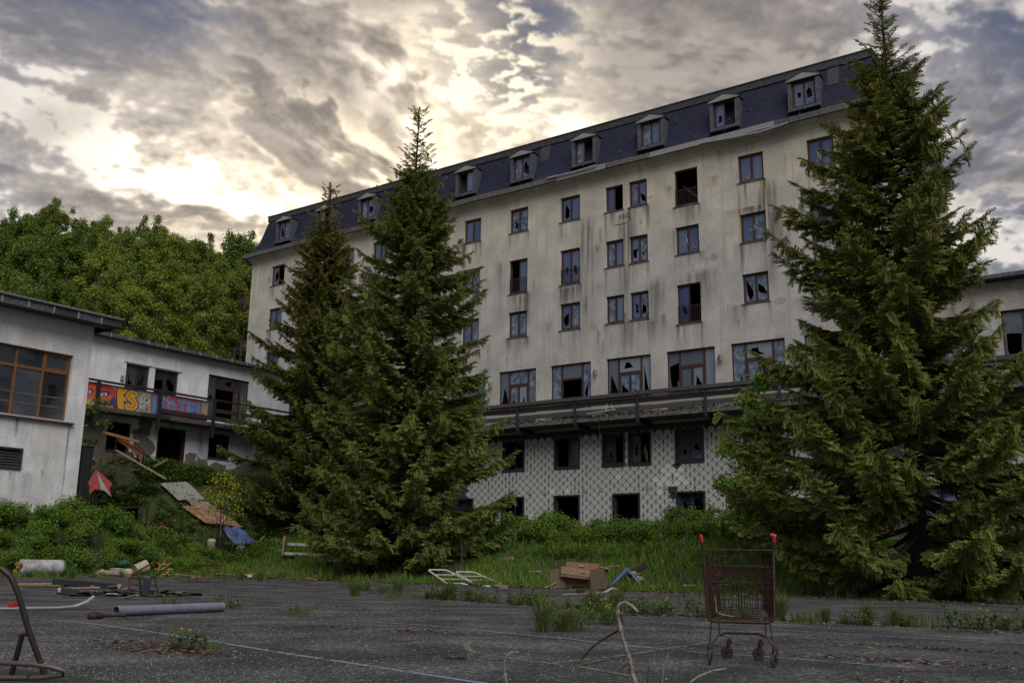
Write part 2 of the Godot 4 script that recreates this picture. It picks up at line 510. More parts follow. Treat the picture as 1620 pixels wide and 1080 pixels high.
	M.red = rough(Color(0.50, 0.035, 0.05), mott, Vector3.ONE, 0.45, 0.0, false)
	M.cloth_red = rough(Color(0.48, 0.06, 0.06), mott, Vector3.ONE * 0.8, 0.85, 0.0, false)
	M.cloth_pale = rough(Color(0.45, 0.40, 0.36), mott, Vector3.ONE * 0.8, 0.9, 0.0, false)
	M.blue = rough(Color(0.09, 0.21, 0.55), mott, Vector3.ONE, 0.45, 0.0, false)
	M.tarp = rough(Color(0.14, 0.20, 0.48), noise_tex(43, 0.05, 0.45, 1.0, 256), Vector3.ONE * 0.8, 0.6, 0.0, false)
	M.tarp_green = rough(Color(0.05, 0.30, 0.12), mott, Vector3.ONE, 0.6, 0.0, false)
	M.green_can = rough(Color(0.06, 0.22, 0.13), mott, Vector3.ONE, 0.5, 0.0, false)
	M.bark = rough(Color(0.075, 0.055, 0.042), noise_tex(44, 0.04, 0.35, 1.0, 256, FastNoiseLite.TYPE_SIMPLEX_SMOOTH, 5), Vector3(2, 0.5, 2), 0.95)
	M.bark_pale = rough(Color(0.20, 0.17, 0.15), noise_tex(45, 0.04, 0.4, 1.0, 256), Vector3(2, 2, 2), 0.9)
	M.stick = rough(Color(0.50, 0.44, 0.40), noise_tex(46, 0.03, 0.35, 1.0, 256), Vector3.ONE * 3, 0.85)
	M.needle = leaf(Color.WHITE, 0.25)
	M.leaf = leaf(Color.WHITE, 0.5)
	M.grass = leaf(Color.WHITE, 0.35)
	M.debris = flat(Color.WHITE, 0.95)
	M.debris.vertex_color_use_as_albedo = true
	M.crack = flat(Color(0.022, 0.021, 0.02), 0.95)
	M.paint = rough(Color(0.36, 0.42, 0.56), noise_tex(47, 0.08, 0.45, 1.0, 256), Vector3.ONE * 1.5, 0.85)
	M.paint_old = rough(Color(0.24, 0.23, 0.17), noise_tex(48, 0.08, 0.5, 1.0, 256), Vector3.ONE * 1.5, 0.9)
	# soil under the grass
	M.soil = rough(Color(0.055, 0.05, 0.028), noise_tex(51, 0.02, 0.35, 1.0), Vector3.ONE * 0.35, 0.95)
	# asphalt: fine chippings over broad weathering
	var chip := Image.create(1024, 1024, false, Image.FORMAT_RGB8)
	var bm := Image.create(1024, 1024, false, Image.FORMAT_L8)
	nz.noise_type = FastNoiseLite.TYPE_SIMPLEX_SMOOTH; nz.seed = 71; nz.frequency = 0.085; nz.fractal_octaves = 3
	var i0 := nz.get_seamless_image(1024, 1024, false, false, 0.1, false)
	nz.seed = 72; nz.frequency = 0.02
	var i1 := nz.get_seamless_image(1024, 1024, false, false, 0.1, false)
	var d0 := i0.get_data(); var d1 := i1.get_data()
	var o0 := PackedByteArray(); o0.resize(1024 * 1024 * 3)
	var o1 := PackedByteArray(); o1.resize(1024 * 1024)
	for i in 1024 * 1024:
		var a := d0[i] / 255.0
		var k := 0.20 + 0.52 * a + 0.22 * (d1[i] / 255.0) + rng.randf() * 0.16
		if a > 0.64: k += (a - 0.64) * 3.6
		if a < 0.27: k -= 0.16
		var kb := clampi(int(k * 255), 0, 255)
		o0[i * 3] = kb; o0[i * 3 + 1] = clampi(int(kb * 0.995), 0, 255); o0[i * 3 + 2] = clampi(int(kb * 0.99), 0, 255)
		o1[i] = clampi(int(a * 255), 0, 255)
	chip = Image.create_from_data(1024, 1024, false, Image.FORMAT_RGB8, o0)
	for i in 34000:
		var c := R(0.55, 1.0) if i % 3 else R(0.04, 0.14)
		chip.fill_rect(Rect2i(rng.randi() % 1022, rng.randi() % 1022, 1 + rng.randi() % 4, 1 + rng.randi() % 4), Color(c, c * R(0.94, 1.0), c * R(0.88, 1.0)))
	bm = Image.create_from_data(1024, 1024, false, Image.FORMAT_L8, o1)
	M.asphalt = rough(Color(0.255, 0.262, 0.285), ImageTexture.create_from_image(chip), Vector3.ONE * 0.14, 0.85, 0.0, true, ImageTexture.create_from_image(bm), 2.0)
	M.asphalt.detail_enabled = true
	M.asphalt.detail_blend_mode = BaseMaterial3D.BLEND_MODE_MUL
	M.asphalt.detail_uv_layer = BaseMaterial3D.DETAIL_UV_2
	M.asphalt.uv2_triplanar = true
	M.asphalt.uv2_world_triplanar = true
	M.asphalt.uv2_scale = Vector3.ONE * 0.045
	var pat := noise_tex(75, 0.014, 0.26, 1.0, 1024, FastNoiseLite.TYPE_SIMPLEX_SMOOTH, 7)
	M.asphalt.detail_albedo = pat
	# fibre cement shingle: pale grey, dark moss at its tips, drips that run down from the tips above
	M.tile = []
	for k in 5:
		M.tile.append(uv_mat(tile_image(k), 0.9))

func slate_image() -> Image:
	var im := Image.create(1024, 192, false, Image.FORMAT_RGB8)
	rng.seed = 91
	for r in 24:
		var x := -int(R(0, 20))
		while x < 1024:
			var w := int(R(17, 24))
			var k := R(0.72, 1.12)
			if rng.randf() < 0.06: k *= 1.35
			var c := Color(0.122 * k, 0.140 * k, 0.245 * k)
			im.fill_rect(Rect2i(x, r * 8, w, 8), c)
			im.fill_rect(Rect2i(x + w - 1, r * 8, 1, 8), Color(0.05, 0.05, 0.07))
			x += w
	return im

func tile_image(k: int) -> Image:
	var im := Image.create(64, 64, false, Image.FORMAT_RGB8)
	var nz := FastNoiseLite.new(); nz.seed = 100 + k; nz.frequency = 0.06
	var st := FastNoiseLite.new(); st.seed = 200 + k; st.frequency = 0.25
	var tone: float = [0.71, 0.725, 0.70, 0.72, 0.79][k]
	for y in 64:
		for x in 64:
			var u := (x - 32) / 32.0
			var t := y / 64.0           # 0 at the top tip
			var b := tone + nz.get_noise_2d(x, y) * 0.09 + st.get_noise_2d(x * 1.0, y * 0.12) * 0.04
			var e := absf(absf(u) + absf(t * 2 - 1) - 1.0)     # distance to the rim of the diamond
			var dirt := 0.0
			dirt = maxf(0, 1.0 - e * 8.0) * (0.45 if t > 0.45 else 0.2)
			var wdt: float = [0.10, 0.16, 0.07, 0.12, 0.05][k]
			var ln: float = [0.55, 0.95, 0.35, 0.7, 0.2][k]
			dirt = maxf(dirt, exp(-pow((u + 0.02 * sin(y * 0.4)) / wdt, 2)) * clampf(1.0 - t / ln, 0, 1) * 0.95)
			dirt = maxf(dirt, exp(-pow(u / 0.16, 2)) * clampf((t - 0.8) * 4, 0, 1) * 0.7)
			b *= 1.0 - clampf(dirt + st.get_noise_2d(x, y) * 0.1 * dirt, 0, 0.85)
			im.set_pixel(x, y, Color(b * 0.985, b, b * 0.985))
	return im


# ---------------------------------------------------------------- walls, windows
# a sheet in the plane z = zf that faces +z, with openings [x0, x1, y0, y1], reveals of that depth and an inner face
func wall(mb: MB, x0: float, x1: float, y0: float, y1: float, zf: float, holes: Array, depth: float) -> void:
	var xs := [x0, x1]
	var ys := [y0, y1]
	for h in holes:
		xs.append(h[0]); xs.append(h[1]); ys.append(h[2]); ys.append(h[3])
	xs.sort(); ys.sort()
	for i in xs.size() - 1:
		if xs[i + 1] - xs[i] < 0.001: continue
		for j in ys.size() - 1:
			if ys[j + 1] - ys[j] < 0.001: continue
			var cx: float = (xs[i] + xs[i + 1]) / 2
			var cy: float = (ys[j] + ys[j + 1]) / 2
			var hole := false
			for h in holes:
				if cx > h[0] and cx < h[1] and cy > h[2] and cy < h[3]:
					hole = true
					break
			if hole: continue
			mb.quad(Vector3(xs[i], ys[j], zf), Vector3(xs[i + 1], ys[j], zf), Vector3(xs[i + 1], ys[j + 1], zf), Vector3(xs[i], ys[j + 1], zf))
			var zb := zf - depth
			mb.quad(Vector3(xs[i + 1], ys[j], zb), Vector3(xs[i], ys[j], zb), Vector3(xs[i], ys[j + 1], zb), Vector3(xs[i + 1], ys[j + 1], zb))
	for h in holes:
		var a := Vector3(h[0], h[2], zf); var b := Vector3(h[1], h[2], zf); var c := Vector3(h[1], h[3], zf); var d := Vector3(h[0], h[3], zf)
		var k := Vector3(0, 0, -depth)
		mb.quad(a, b, b + k, a + k); mb.quad(c, d, d + k, c + k); mb.quad(b, c, c + k, b + k); mb.quad(d, a, a + k, d + k)

func _reach(c: Vector2, d: Vector2, x0: float, x1: float, y0: float, y1: float) -> float:
	var tx := ((x1 if d.x > 0 else x0) - c.x) / d.x if absf(d.x) > 1e-5 else 1e9
	var ty := ((y1 if d.y > 0 else y0) - c.y) / d.y if absf(d.y) > 1e-5 else 1e9
	return minf(tx, ty)

# a sheet of glass; 'i' whole, 'h' with a hole, 'b' mostly gone
func glass_mesh(x0: float, x1: float, y0: float, y1: float, z: float, state: String, off: Vector3) -> MB:
	var mb := B(off)
	if state == "i":
		mb.quad(Vector3(x0, y0, z), Vector3(x1, y0, z), Vector3(x1, y1, z), Vector3(x0, y1, z))
		return mb
	var c := Vector2(lerpf(x0, x1, R(0.3, 0.7)), lerpf(y0, y1, R(0.26, 0.52)))
	# a hole with few corners and straight fractures, fanned out to the frame
	var m := rng.randi_range(6, 9)
	var hole := []
	for i in m:
		var an := TAU * (i + R(-0.38, 0.38)) / m
		var d := Vector2(cos(an), sin(an))
		var f := R(0.16, 0.62) if state == "h" else R(0.42, 0.95)
		hole.append(c + d * _reach(c, d, x0, x1, y0, y1) * f)
	var angs := []
	for p in hole: angs.append(fposmod((p - c).angle(), TAU))
	for q in [Vector2(x0, y0), Vector2(x1, y0), Vector2(x1, y1), Vector2(x0, y1)]: angs.append(fposmod((q - c).angle(), TAU))
	for i in 10: angs.append(R(0, TAU))
	angs.sort()
	var outer := []
	var inner := []
	for a in angs:
		var d := Vector2(cos(a), sin(a))
		var t := _reach(c, d, x0, x1, y0, y1)
		var r := t * 0.97
		for i in m:
			var hit = Geometry2D.segment_intersects_segment(c, c + d * t, hole[i], hole[(i + 1) % m])
			if hit != null: r = minf(r, c.distance_to(hit))
		outer.append(c + d * t); inner.append(c + d * r)
	for i in angs.size():
		var j: int = (i + 1) % angs.size()
		mb.quad(Vector3(inner[i].x, inner[i].y, z), Vector3(outer[i].x, outer[i].y, z), Vector3(outer[j].x, outer[j].y, z), Vector3(inner[j].x, inner[j].y, z))
	return mb

func bars(mb: MB, x0: float, x1: float, y0: float, y1: float, z: float, t: float, d: float) -> void:
	mb.span(x0, x0 + t, y0, y1, z - d / 2, z + d / 2); mb.span(x1 - t, x1, y0, y1, z - d / 2, z + d / 2)
	mb.span(x0 + t, x1 - t, y0, y0 + t, z - d / 2, z + d / 2); mb.span(x0 + t, x1 - t, y1 - t, y1, z - d / 2, z + d / 2)

# two leaves side by side; spec has one letter per leaf (i, h, b; m = frame without glass; o = no leaf)
func window2(parent: Node3D, off: Vector3, x0: float, x1: float, y0: float, y1: float, zf: float, spec: String, fm: Material, gm: Array, sill := true, rail := false) -> Node3D:
	var w := node("window", parent)
	var z := zf - 0.17
	var fr := B(off)
	bars(fr, x0 - 0.01, x1 + 0.01, y0 - 0.01, y1 + 0.01, z, 0.075, 0.09)
	part("frame", fr, fm, w)
	var mid := (x0 + x1) / 2
	for k in 2:
		var s := spec[k]
		if s == "o": continue
		var a := (x0 + 0.066) if k == 0 else mid + 0.004
		var b := mid - 0.004 if k == 0 else x1 - 0.066
		var lf := B(off)
		bars(lf, a, b, y0 + 0.066, y1 - 0.066, z + 0.012, 0.058, 0.06)
		part("sash", lf, fm, w)
		if s != "m":
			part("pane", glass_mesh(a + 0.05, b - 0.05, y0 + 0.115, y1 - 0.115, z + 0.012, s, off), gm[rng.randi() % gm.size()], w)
	if sill:
		var sl := B(off)
		sl.span(x0 - 0.06, x1 + 0.06, y0 - 0.045, y0 - 0.004, zf - 0.12, zf + 0.055)
		part("sill", sl, M.concrete, w)
		var en := B(off)
		for x in [x0 - 0.075, x1 + 0.075]:
			en = B(off)
			en.box(Vector3(x, y0 - 0.03, zf + 0.04), Vector3(0.03, 0.06, 0.06))
			if rng.randf() < 0.8: part("sill_end_cap", en, M.white, w)
	if rail:
		var rl := B(off)
		var yt := y0 + 0.95
		rl.span(x0 + 0.002, x1 - 0.002, yt - 0.03, yt, zf - 0.075, zf - 0.045)
		rl.span(x0 + 0.002, x1 - 0.002, y0 + 0.07, y0 + 0.1, zf - 0.075, zf - 0.045)
		var n := 12
		for i in n + 1:
			var x := lerpf(x0 + 0.03, x1 - 0.03, float(i) / n)
			rl.span(x - 0.009, x + 0.009, y0 + 0.1, yt - 0.03, zf - 0.069, zf - 0.051)
		part("railing", rl, M.frame, w)
	return w

# side light, middle with transom over a pair of doors, side light; spec: left, top, right, left door, right door
func french(parent: Node3D, off: Vector3, x0: float, x1: float, y0: float, y1: float, zf: float, spec: String, yt: float, fm: Material, gm: Array, fa := 0.26, fb := 0.77) -> void:
	var w := node("balcony_window", parent)
	var z := zf - 0.17
	var xa := lerpf(x0, x1, fa)
	var xb := lerpf(x0, x1, fb)
	var xm := (xa + xb) / 2
	var fr := B(off)
	bars(fr, x0 - 0.01, x1 + 0.01, y0 - 0.01, y1 + 0.01, z, 0.08, 0.09)
	for x in [xa, xb]: fr.span(x - 0.055, x + 0.055, y0 + 0.07, y1 - 0.07, z - 0.05, z + 0.05)
	fr.span(xa + 0.055, xb - 0.055, yt - 0.055, yt + 0.055, z - 0.048, z + 0.048)
	part("frame", fr, fm, w)
	var cells := [[x0 + 0.07, xa - 0.055, y0 + 0.07, y1 - 0.07], [xa + 0.055, xb - 0.055, yt + 0.055, y1 - 0.07], [xb + 0.055, x1 - 0.07, y0 + 0.07, y1 - 0.07], [xa + 0.055, xm, y0 + 0.07, yt - 0.055], [xm, xb - 0.055, y0 + 0.07, yt - 0.055]]
	for k in 5:
		var s := spec[k]
		var q = cells[k]
		if s == "o": continue
		var g := 0.0
		if k > 2:
			var lf := B(off)
			bars(lf, q[0] + 0.003, q[1] - 0.003, q[2], q[3], z + 0.014, 0.06, 0.06)
			part("door_leaf", lf, fm, w)
			g = 0.055
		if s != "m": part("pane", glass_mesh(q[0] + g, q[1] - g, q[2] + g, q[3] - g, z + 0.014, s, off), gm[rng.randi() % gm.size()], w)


# ---------------------------------------------------------------- the hotel
const X0 := -57.0
const X1 := -11.1
func hotel() -> void:
	rng.seed = 101
	var off := Vector3(-34, 1.5, -46)
	var root := thing("hotel", "long pale five storey abandoned hotel with slate mansard roof and broken windows", "building", off)
	var cols := {"A": [-33.3, -31.97], "B": [-29.65, -28.31], "C": [-26.61, -25.48], "K": [-25.09, -23.97], "D": [-22.29, -20.93], "E": [-18.62, -17.24], "F": [-14.96, -13.61],
		"Z": [-36.83, -35.52], "Y": [-40.5, -39.17], "X": [-44.66, -43.4], "V": [-47.75, -46.42], "T": [-51.3, -50.0], "L": [-54.8, -53.4]}
	var rows := [[21.74, 20.25, 19.69], [18.51, 16.98, 16.43], [15.3, 13.76, 13.17]]
	var specs := [
		{"A": "hi", "B": "bi", "C": "io", "K": "ib", "D": "OO", "E": "ii", "F": "ii", "L": "bo"},
		{"A": "OI", "B": "HH", "C": "ii", "K": "bh", "D": "ii", "E": "ii", "F": "II", "T": "II"},
		{"A": "ii", "B": "bi", "C": "ii", "K": "hb", "D": "HO", "E": "bb", "F": "ih"}]
	var list := []
	var holes := []
	for r in 3:
		for k in cols:
			var sp: String = specs[r].get(k, "ii")
			var tall := sp == sp.to_upper()
			var h := [cols[k][0], cols[k][1], rows[r][2] if tall else rows[r][1], rows[r][0]]
			holes.append(h)
			list.append([h, sp.to_lower(), tall])
	var fr := []
	for q in [[-33.93, -31.29, "bibbb"], [-30.28, -27.62, "iihoo"], [-26.62, -23.91, "bhbbb"], [-22.98, -20.25, "biibb"], [-19.37, -16.56, "hhbhb"], [-15.6, -12.9, "boboo"], [-37.6, -34.95, "ibibb"], [-41.3, -38.6, "iiibi"], [-45.0, -42.3, "hibib"], [-48.6, -45.9, "iiiii"], [-52.2, -49.5, "iihbb"], [-55.8, -53.1, "iiiii"]]:
		fr.append(q)
		holes.append([q[0], q[1], 8.47, 11.77])
	# upper wall with its stains: the sheet runs x -58..-10, y 23..7
	var marks := []
	for l in list:
		var h = l[0]
		for x in [h[0], h[1]]:
			marks.append([(x + 58) / 48, (23 - h[2]) / 15, R(0.0014, 0.004), R(0.05, 0.16), R(0.15, 0.5), 0])
		for k in 3: marks.append([(lerpf(h[0], h[1], R(0, 1)) + 58) / 48, (23 - h[2] + 0.05) / 15, R(0.001, 0.005), R(0.03, 0.12), R(0.12, 0.35), 0])
	for k in 90: marks.append([R(0.02, 0.99), R(0.2, 0.75), R(0.0006, 0.003), R(0.03, 0.16), R(0.08, 0.32), 0])
	for k in 26: marks.append([R(0.02, 0.99), R(0.55, 0.8), R(0.001, 0.006), R(0.03, 0.10), R(0.15, 0.4), 0])
	for k in 34: marks.append([R(0.02, 0.99), R(0.05, 0.9), R(0.002, 0.009), R(0.006, 0.02), R(0.15, 0.4), 2])
	# the sooty bands under the paired windows and beside the last column, and rust from sills and gutter
	for q in [[-27.9, 20.2, 0.012, 0.5, 0.30], [-25.3, 20.0, 0.012, 0.55, 0.32], [-17.1, 20.0, 0.010, 0.42, 0.5], [-17.0, 18.6, 0.012, 0.2, 0.55], [-18.0, 18.9, 0.02, 0.05, 0.5], [-21.5, 19.6, 0.014, 0.09, 0.35], [-29.0, 16.3, 0.014, 0.1, 0.45], [-32.6, 16.3, 0.012, 0.12, 0.32], [-23.5, 16.0, 0.01, 0.3, 0.3], [-33.9, 18.6, 0.006, 0.3, 0.2], [-21.0, 16.0, 0.02, 0.18, 0.28], [-25.0, 14.0, 0.02, 0.16, 0.28]]:
		marks.append([(q[0] + 58) / 48, (23 - q[1]) / 15, q[2], q[3], q[4], 0])
	for q in [[-18.6, 20.2, 0.0022, 0.33, 0.55], [-17.25, 20.2, 0.0025, 0.1, 0.85], [-19.6, 22.4, 0.003, 0.09, 0.45], [-17.9, 22.4, 0.005, 0.07, 0.5], [-12.6, 22.4, 0.006, 0.1, 0.4], [-23.95, 20.2, 0.002, 0.10, 0.5], [-22.6, 21.0, 0.004, 0.06, 0.5], [-20.0, 21.0, 0.006, 0.05, 0.35], [-16.2, 21.4, 0.004, 0.1, 0.35], [-18.9, 17.0, 0.002, 0.12, 0.3]]:
		marks.append([(q[0] + 58) / 48, (23 - q[1]) / 15, q[2], q[3], q[4], 1])
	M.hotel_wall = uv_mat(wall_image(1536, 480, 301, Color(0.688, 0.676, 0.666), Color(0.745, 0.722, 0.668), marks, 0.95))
	var mb := B(off)
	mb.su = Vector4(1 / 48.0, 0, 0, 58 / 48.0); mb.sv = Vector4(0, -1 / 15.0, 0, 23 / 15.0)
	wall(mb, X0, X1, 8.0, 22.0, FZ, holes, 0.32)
	# the cove under the eaves
	var cove := [Vector2(0, 22.0), Vector2(0.03, 22.25), Vector2(0.12, 22.46), Vector2(0.28, 22.6), Vector2(0.46, 22.66)]
	for i in cove.size() - 1:
		var p: Vector2 = cove[i]; var q: Vector2 = cove[i + 1]
		mb.quad(Vector3(X0 - p.x, p.y, FZ + p.x), Vector3(X1 + p.x, p.y, FZ + p.x), Vector3(X1 + q.x, q.y, FZ + q.x), Vector3(X0 - q.x, q.y, FZ + q.x))
		mb.quad(Vector3(X0 - p.x, p.y, FZ - 13), Vector3(X0 - p.x, p.y, FZ + p.x), Vector3(X0 - q.x, q.y, FZ + q.x), Vector3(X0 - q.x, q.y, FZ - 13))
		mb.quad(Vector3(X1 + p.x, p.y, FZ + p.x), Vector3(X1 + p.x, p.y, FZ - 13), Vector3(X1 + q.x, q.y, FZ - 13), Vector3(X1 + q.x, q.y, FZ + q.x))
	mb.quad(Vector3(X0, 0, FZ - 13), Vector3(X0, 0, FZ), Vector3(X0, 22, FZ), Vector3(X0, 22, FZ - 13))
	mb.quad(Vector3(X1, 0, FZ), Vector3(X1, 0, FZ - 13), Vector3(X1, 22, FZ - 13), Vector3(X1, 22, FZ))
	mb.quad(Vector3(X1, 0, FZ - 13), Vector3(X0, 0, FZ - 13), Vector3(X0, 22, FZ - 13), Vector3(X1, 22, FZ - 13))
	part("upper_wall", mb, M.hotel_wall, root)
	# rooms behind the openings
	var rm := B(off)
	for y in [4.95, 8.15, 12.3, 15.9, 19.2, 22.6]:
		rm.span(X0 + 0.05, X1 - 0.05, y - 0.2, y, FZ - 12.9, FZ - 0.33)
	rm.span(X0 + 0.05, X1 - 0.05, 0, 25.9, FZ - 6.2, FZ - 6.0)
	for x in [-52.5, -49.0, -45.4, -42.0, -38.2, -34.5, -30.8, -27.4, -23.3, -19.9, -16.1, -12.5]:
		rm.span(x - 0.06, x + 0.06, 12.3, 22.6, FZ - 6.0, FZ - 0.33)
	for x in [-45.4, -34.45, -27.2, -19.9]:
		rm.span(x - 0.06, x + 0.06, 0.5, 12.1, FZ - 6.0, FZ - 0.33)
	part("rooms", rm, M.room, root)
	var stair := B(off)
	stair.beam(Vector3(-22.2, 21.2, FZ - 0.9), Vector3(-20.9, 19.9, FZ - 0.9), 0.12, 0.1)
	part("stair_rail", stair, M.wood_brown, root)
	for l in list:
		var h = l[0]
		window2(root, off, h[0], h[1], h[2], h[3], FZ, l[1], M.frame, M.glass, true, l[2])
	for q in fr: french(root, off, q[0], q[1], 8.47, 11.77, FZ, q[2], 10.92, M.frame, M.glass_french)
	# net curtains left hanging in three rooms
	for q in [[-17.85, -17.32, 20.3, 21.65], [-14.2, -13.75, 20.3, 21.6], [-35.0, -34.4, 20.2, 21.6]]:
		var cu := B(off)
		var n := 10
		for i in n:
			var xa := lerpf(q[0], q[1], i / float(n)); var xb := lerpf(q[0], q[1], (i + 1) / float(n))
			var za := FZ - 0.42 + 0.03 * sin(i * 2.1); var zb := FZ - 0.42 + 0.03 * sin((i + 1) * 2.1)
			cu.quad(Vector3(xa, q[2], za), Vector3(xb, q[2], zb), Vector3(xb, q[3], zb), Vector3(xa, q[3], za))
		part("curtain", cu, M.curtain, root)
	# scrawls on glass and plaster, in paint lines
	for q in [[-18.35, 20.42, 0.45, 0.3, FZ - 0.15, "white"], [-21.45, 17.25, 0.35, 0.25, FZ - 0.15, "white"], [-21.9, 17.5, 0.3, 0.7, FZ - 0.15, "enamel"], [-18.2, 17.55, 0.4, 0.4, FZ - 0.15, "white"], [-17.7, 17.9, 0.35, 0.3, FZ - 0.15, "blue"], [-14.6, 20.5, 0.4, 0.7, FZ - 0.15, "white"], [-24.55, 6.15, 0.45, 0.95, FZ - 0.12, "ochre"]]:
		var sc := B(off)
		var pts := []
		for i in 9: pts.append(Vector3(q[0] + R(0, q[2]), q[1] + q[3] * (i % 3 + R(-0.3, 0.3)) / 2.5, q[4] + 0.03))
		sc.tube(pts, 0.011, 0.011, 4)
		part("graffiti_tag", sc, M[q[5]], root)
	var tag := B(off)
	for s in [[[0, 0], [0.06, 0.42], [0.17, 0.12], [0.27, 0.44], [0.3, 0.02]], [[0.4, 0.42], [0.38, 0.02]], [[0.36, 0.2], [0.6, 0.24]], [[0.62, 0.44], [0.56, 0.04]], [[0.66, 0.42], [0.9, 0.36], [0.7, 0.22], [0.92, 0.1], [0.66, 0.02]], [[0.92, 0.3], [0.98, -0.12], [0.6, -0.3], [0.1, -0.32], [-0.35, -0.26]]]:
		var pts := []
		for p in s: pts.append(Vector3(-25.75 + p[0] * 0.75, 19.62 + p[1] * 0.8, FZ + 0.006))
		tag.tube(pts, 0.018, 0.016, 4)
	part("graffiti_tag", tag, M.black, root)

	# ---- mansard roof
	var prof := [Vector2(-0.5, 22.95), Vector2(-0.24, 23.08), Vector2(-0.02, 23.3), Vector2(0.16, 23.62), Vector2(0.32, 24.05), Vector2(0.47, 24.6), Vector2(0.62, 25.2), Vector2(0.76, 25.75)]
	var cur := Curve2D.new()
	for p in prof: cur.add_point(p)
	var tot := cur.get_baked_length()
	var sl := B(off)
	var nc := 24
	for i in nc:
		var p := cur.sample_baked(tot * i / nc)
		var q := cur.sample_baked(tot * (i + 1) / nc)
		var t := 0.022
		var xa := X0 + p.x * 0.85 - t; var xb := X1 - p.x * 0.85 + t
		var ya := X0 + q.x * 0.85; var yb := X1 - q.x * 0.85
		var z0 := FZ - p.x + t; var z1 := FZ - q.x
		sl.su = Vector4(1 / 11.0, 0, 0, R(0, 1)); sl.sv = Vector4(0, -1.0 / 24.0 / (q.y - p.y), 0, (i + 1) / 24.0 + p.y / 24.0 / (q.y - p.y))
		sl.quad(Vector3(xa, p.y, z0), Vector3(xb, p.y, z0), Vector3(yb, q.y, z1), Vector3(ya, q.y, z1))
		sl.quad(Vector3(xa, p.y - 0.03, z0 - 0.03), Vector3(xb, p.y - 0.03, z0 - 0.03), Vector3(xb, p.y, z0), Vector3(xa, p.y, z0))
		sl.su = Vector4(0, 0, 1 / 11.0, R(0, 1))
		sl.quad(Vector3(xa, p.y, FZ - 13), Vector3(xa, p.y, z0), Vector3(ya, q.y, z1), Vector3(ya, q.y, FZ - 13))
		sl.quad(Vector3(xb, p.y, z0), Vector3(xb, p.y, FZ - 13), Vector3(yb, q.y, FZ - 13), Vector3(yb, q.y, z1))
	var roof := part("slate_roof", sl, M.slate, root)
	meta(roof, "", "", "", "stuff")
	var top := B(off)
	var p1: Vector2 = prof[7]
	var tx0 := X0 + p1.x * 0.85 - 0.10; var tx1 := X1 - p1.x * 0.85 + 0.10
	var n2 := 14
	for i in n2:
		var xa := lerpf(tx0, tx1, i / float(n2)); var xb := lerpf(tx0, tx1, (i + 1) / float(n2))
		top.span(xa + 0.004, xb - 0.004, 25.70 + R(-0.008, 0.008), 26.08 + R(-0.008, 0.008), FZ - p1.x - 0.05, FZ - p1.x + 0.09 + R(-0.006, 0.006))
	top.span(tx0 - 0.02, tx1 + 0.02, 26.085, 26.14, FZ - 13, FZ - p1.x + 0.13)
	top.span(tx0, tx0 + 0.1, 25.7, 26.08, FZ - 13, FZ - p1.x - 0.06)
	top.span(tx1 - 0.1, tx1, 25.7, 26.08, FZ - 13, FZ - p1.x - 0.06)
	part("roof_coping", top, M.zinc_dark, root)
	# grey flashing where slates were torn off
	for q in [[-31.5, 24.75, 0.7], [-13.9, 24.85, 0.6]]:
		var fl := B(off)
		fl.quad(Vector3(q[0], 24.62, FZ - 0.44), Vector3(q[0] + q[2], 24.62, FZ - 0.44), Vector3(q[0] + q[2], 25.68, FZ - 0.705), Vector3(q[0], 25.68, FZ - 0.705))
		part("flashing", fl, M.zinc_dark, root)
	for i in 26:     # snow hooks and loose bits of lead
		var x := R(-52, -12); var t := R(0.12, 0.75)
		var p := cur.sample_baked(tot * t)
		var hk := B(off)
		hk.box(Vector3(x, p.y + 0.05, FZ - p.x + 0.06), Vector3(0.05, 0.16, 0.05), Basis(Vector3(1, 0, 0), R(-0.5, 0.2)))
		part("snow_hook", hk, M.zinc, root)
	for q in [[-19.4, 0.16], [-39.3, 0.16], [-38.4, 0.16]]:
		var ve := B(off)
		ve.lathe(Vector3(q[0], 26.1, FZ - 1.3), Vector3.UP, [[0, 0.1], [0.12, 0.1], [0.12, 0.22], [0.2, 0.24], [0.3, 0.16], [0.32, 0.0]], 12)
		part("roof_vent", ve, M.black, root)
	# eaves: a weathered fascia in lengths, some sagging
	var x := X0 - 0.55
	while x < X1 + 0.5:
		var w := minf(R(2.2, 3.8), X1 + 0.55 - x)
		var ea := B(off)
		var tilt := Basis(Vector3(0, 0, 1), R(-0.012, 0.012)) * Basis(Vector3(1, 0, 0), R(-0.06, 0.06))
		ea.plank(Vector3(x + w / 2, 22.82 + R(-0.02, 0.02), FZ + 0.53), Vector3(w - 0.015, 0.30, 0.09), tilt, 0.02)
		ea.plank(Vector3(x + w / 2, 22.655 + R(-0.02, 0.02), FZ + 0.56), Vector3(w - 0.02, 0.06, 0.16), tilt, 0.015)
		part("eave_board", ea, [M.eave, M.eave, M.zinc, M.zinc_light][rng.randi() % 4], root)
		x += w
	var es := B(off)
	es.span(X0 - 0.5, X0 - 0.42, 22.65, 22.95, FZ - 13, FZ + 0.48)
	es.span(X1 + 0.42, X1 + 0.5, 22.65, 22.95, FZ - 13, FZ + 0.48)
	es.span(X0 - 0.45, X1 + 0.45, 22.90, 22.94, FZ - 0.4, FZ + 0.48)
	part("eave_board", es, M.eave, root)
	for q in [[[-20.4, 22.72], [-18.6, 22.58], [-17.0, 22.5], [-15.6, 22.62]], [[-30.2, 22.93], [-28.4, 22.88], [-26.8, 22.95]]]:
		var gu := B(off)
		for i in q.size() - 1: gu.beam(Vector3(q[i][0], q[i][1], FZ + 0.64 + 0.02 * i), Vector3(q[i + 1][0], q[i + 1][1], FZ + 0.66 + 0.02 * i), 0.05, 0.09)
		part("gutter", gu, M.steel_blue, root)
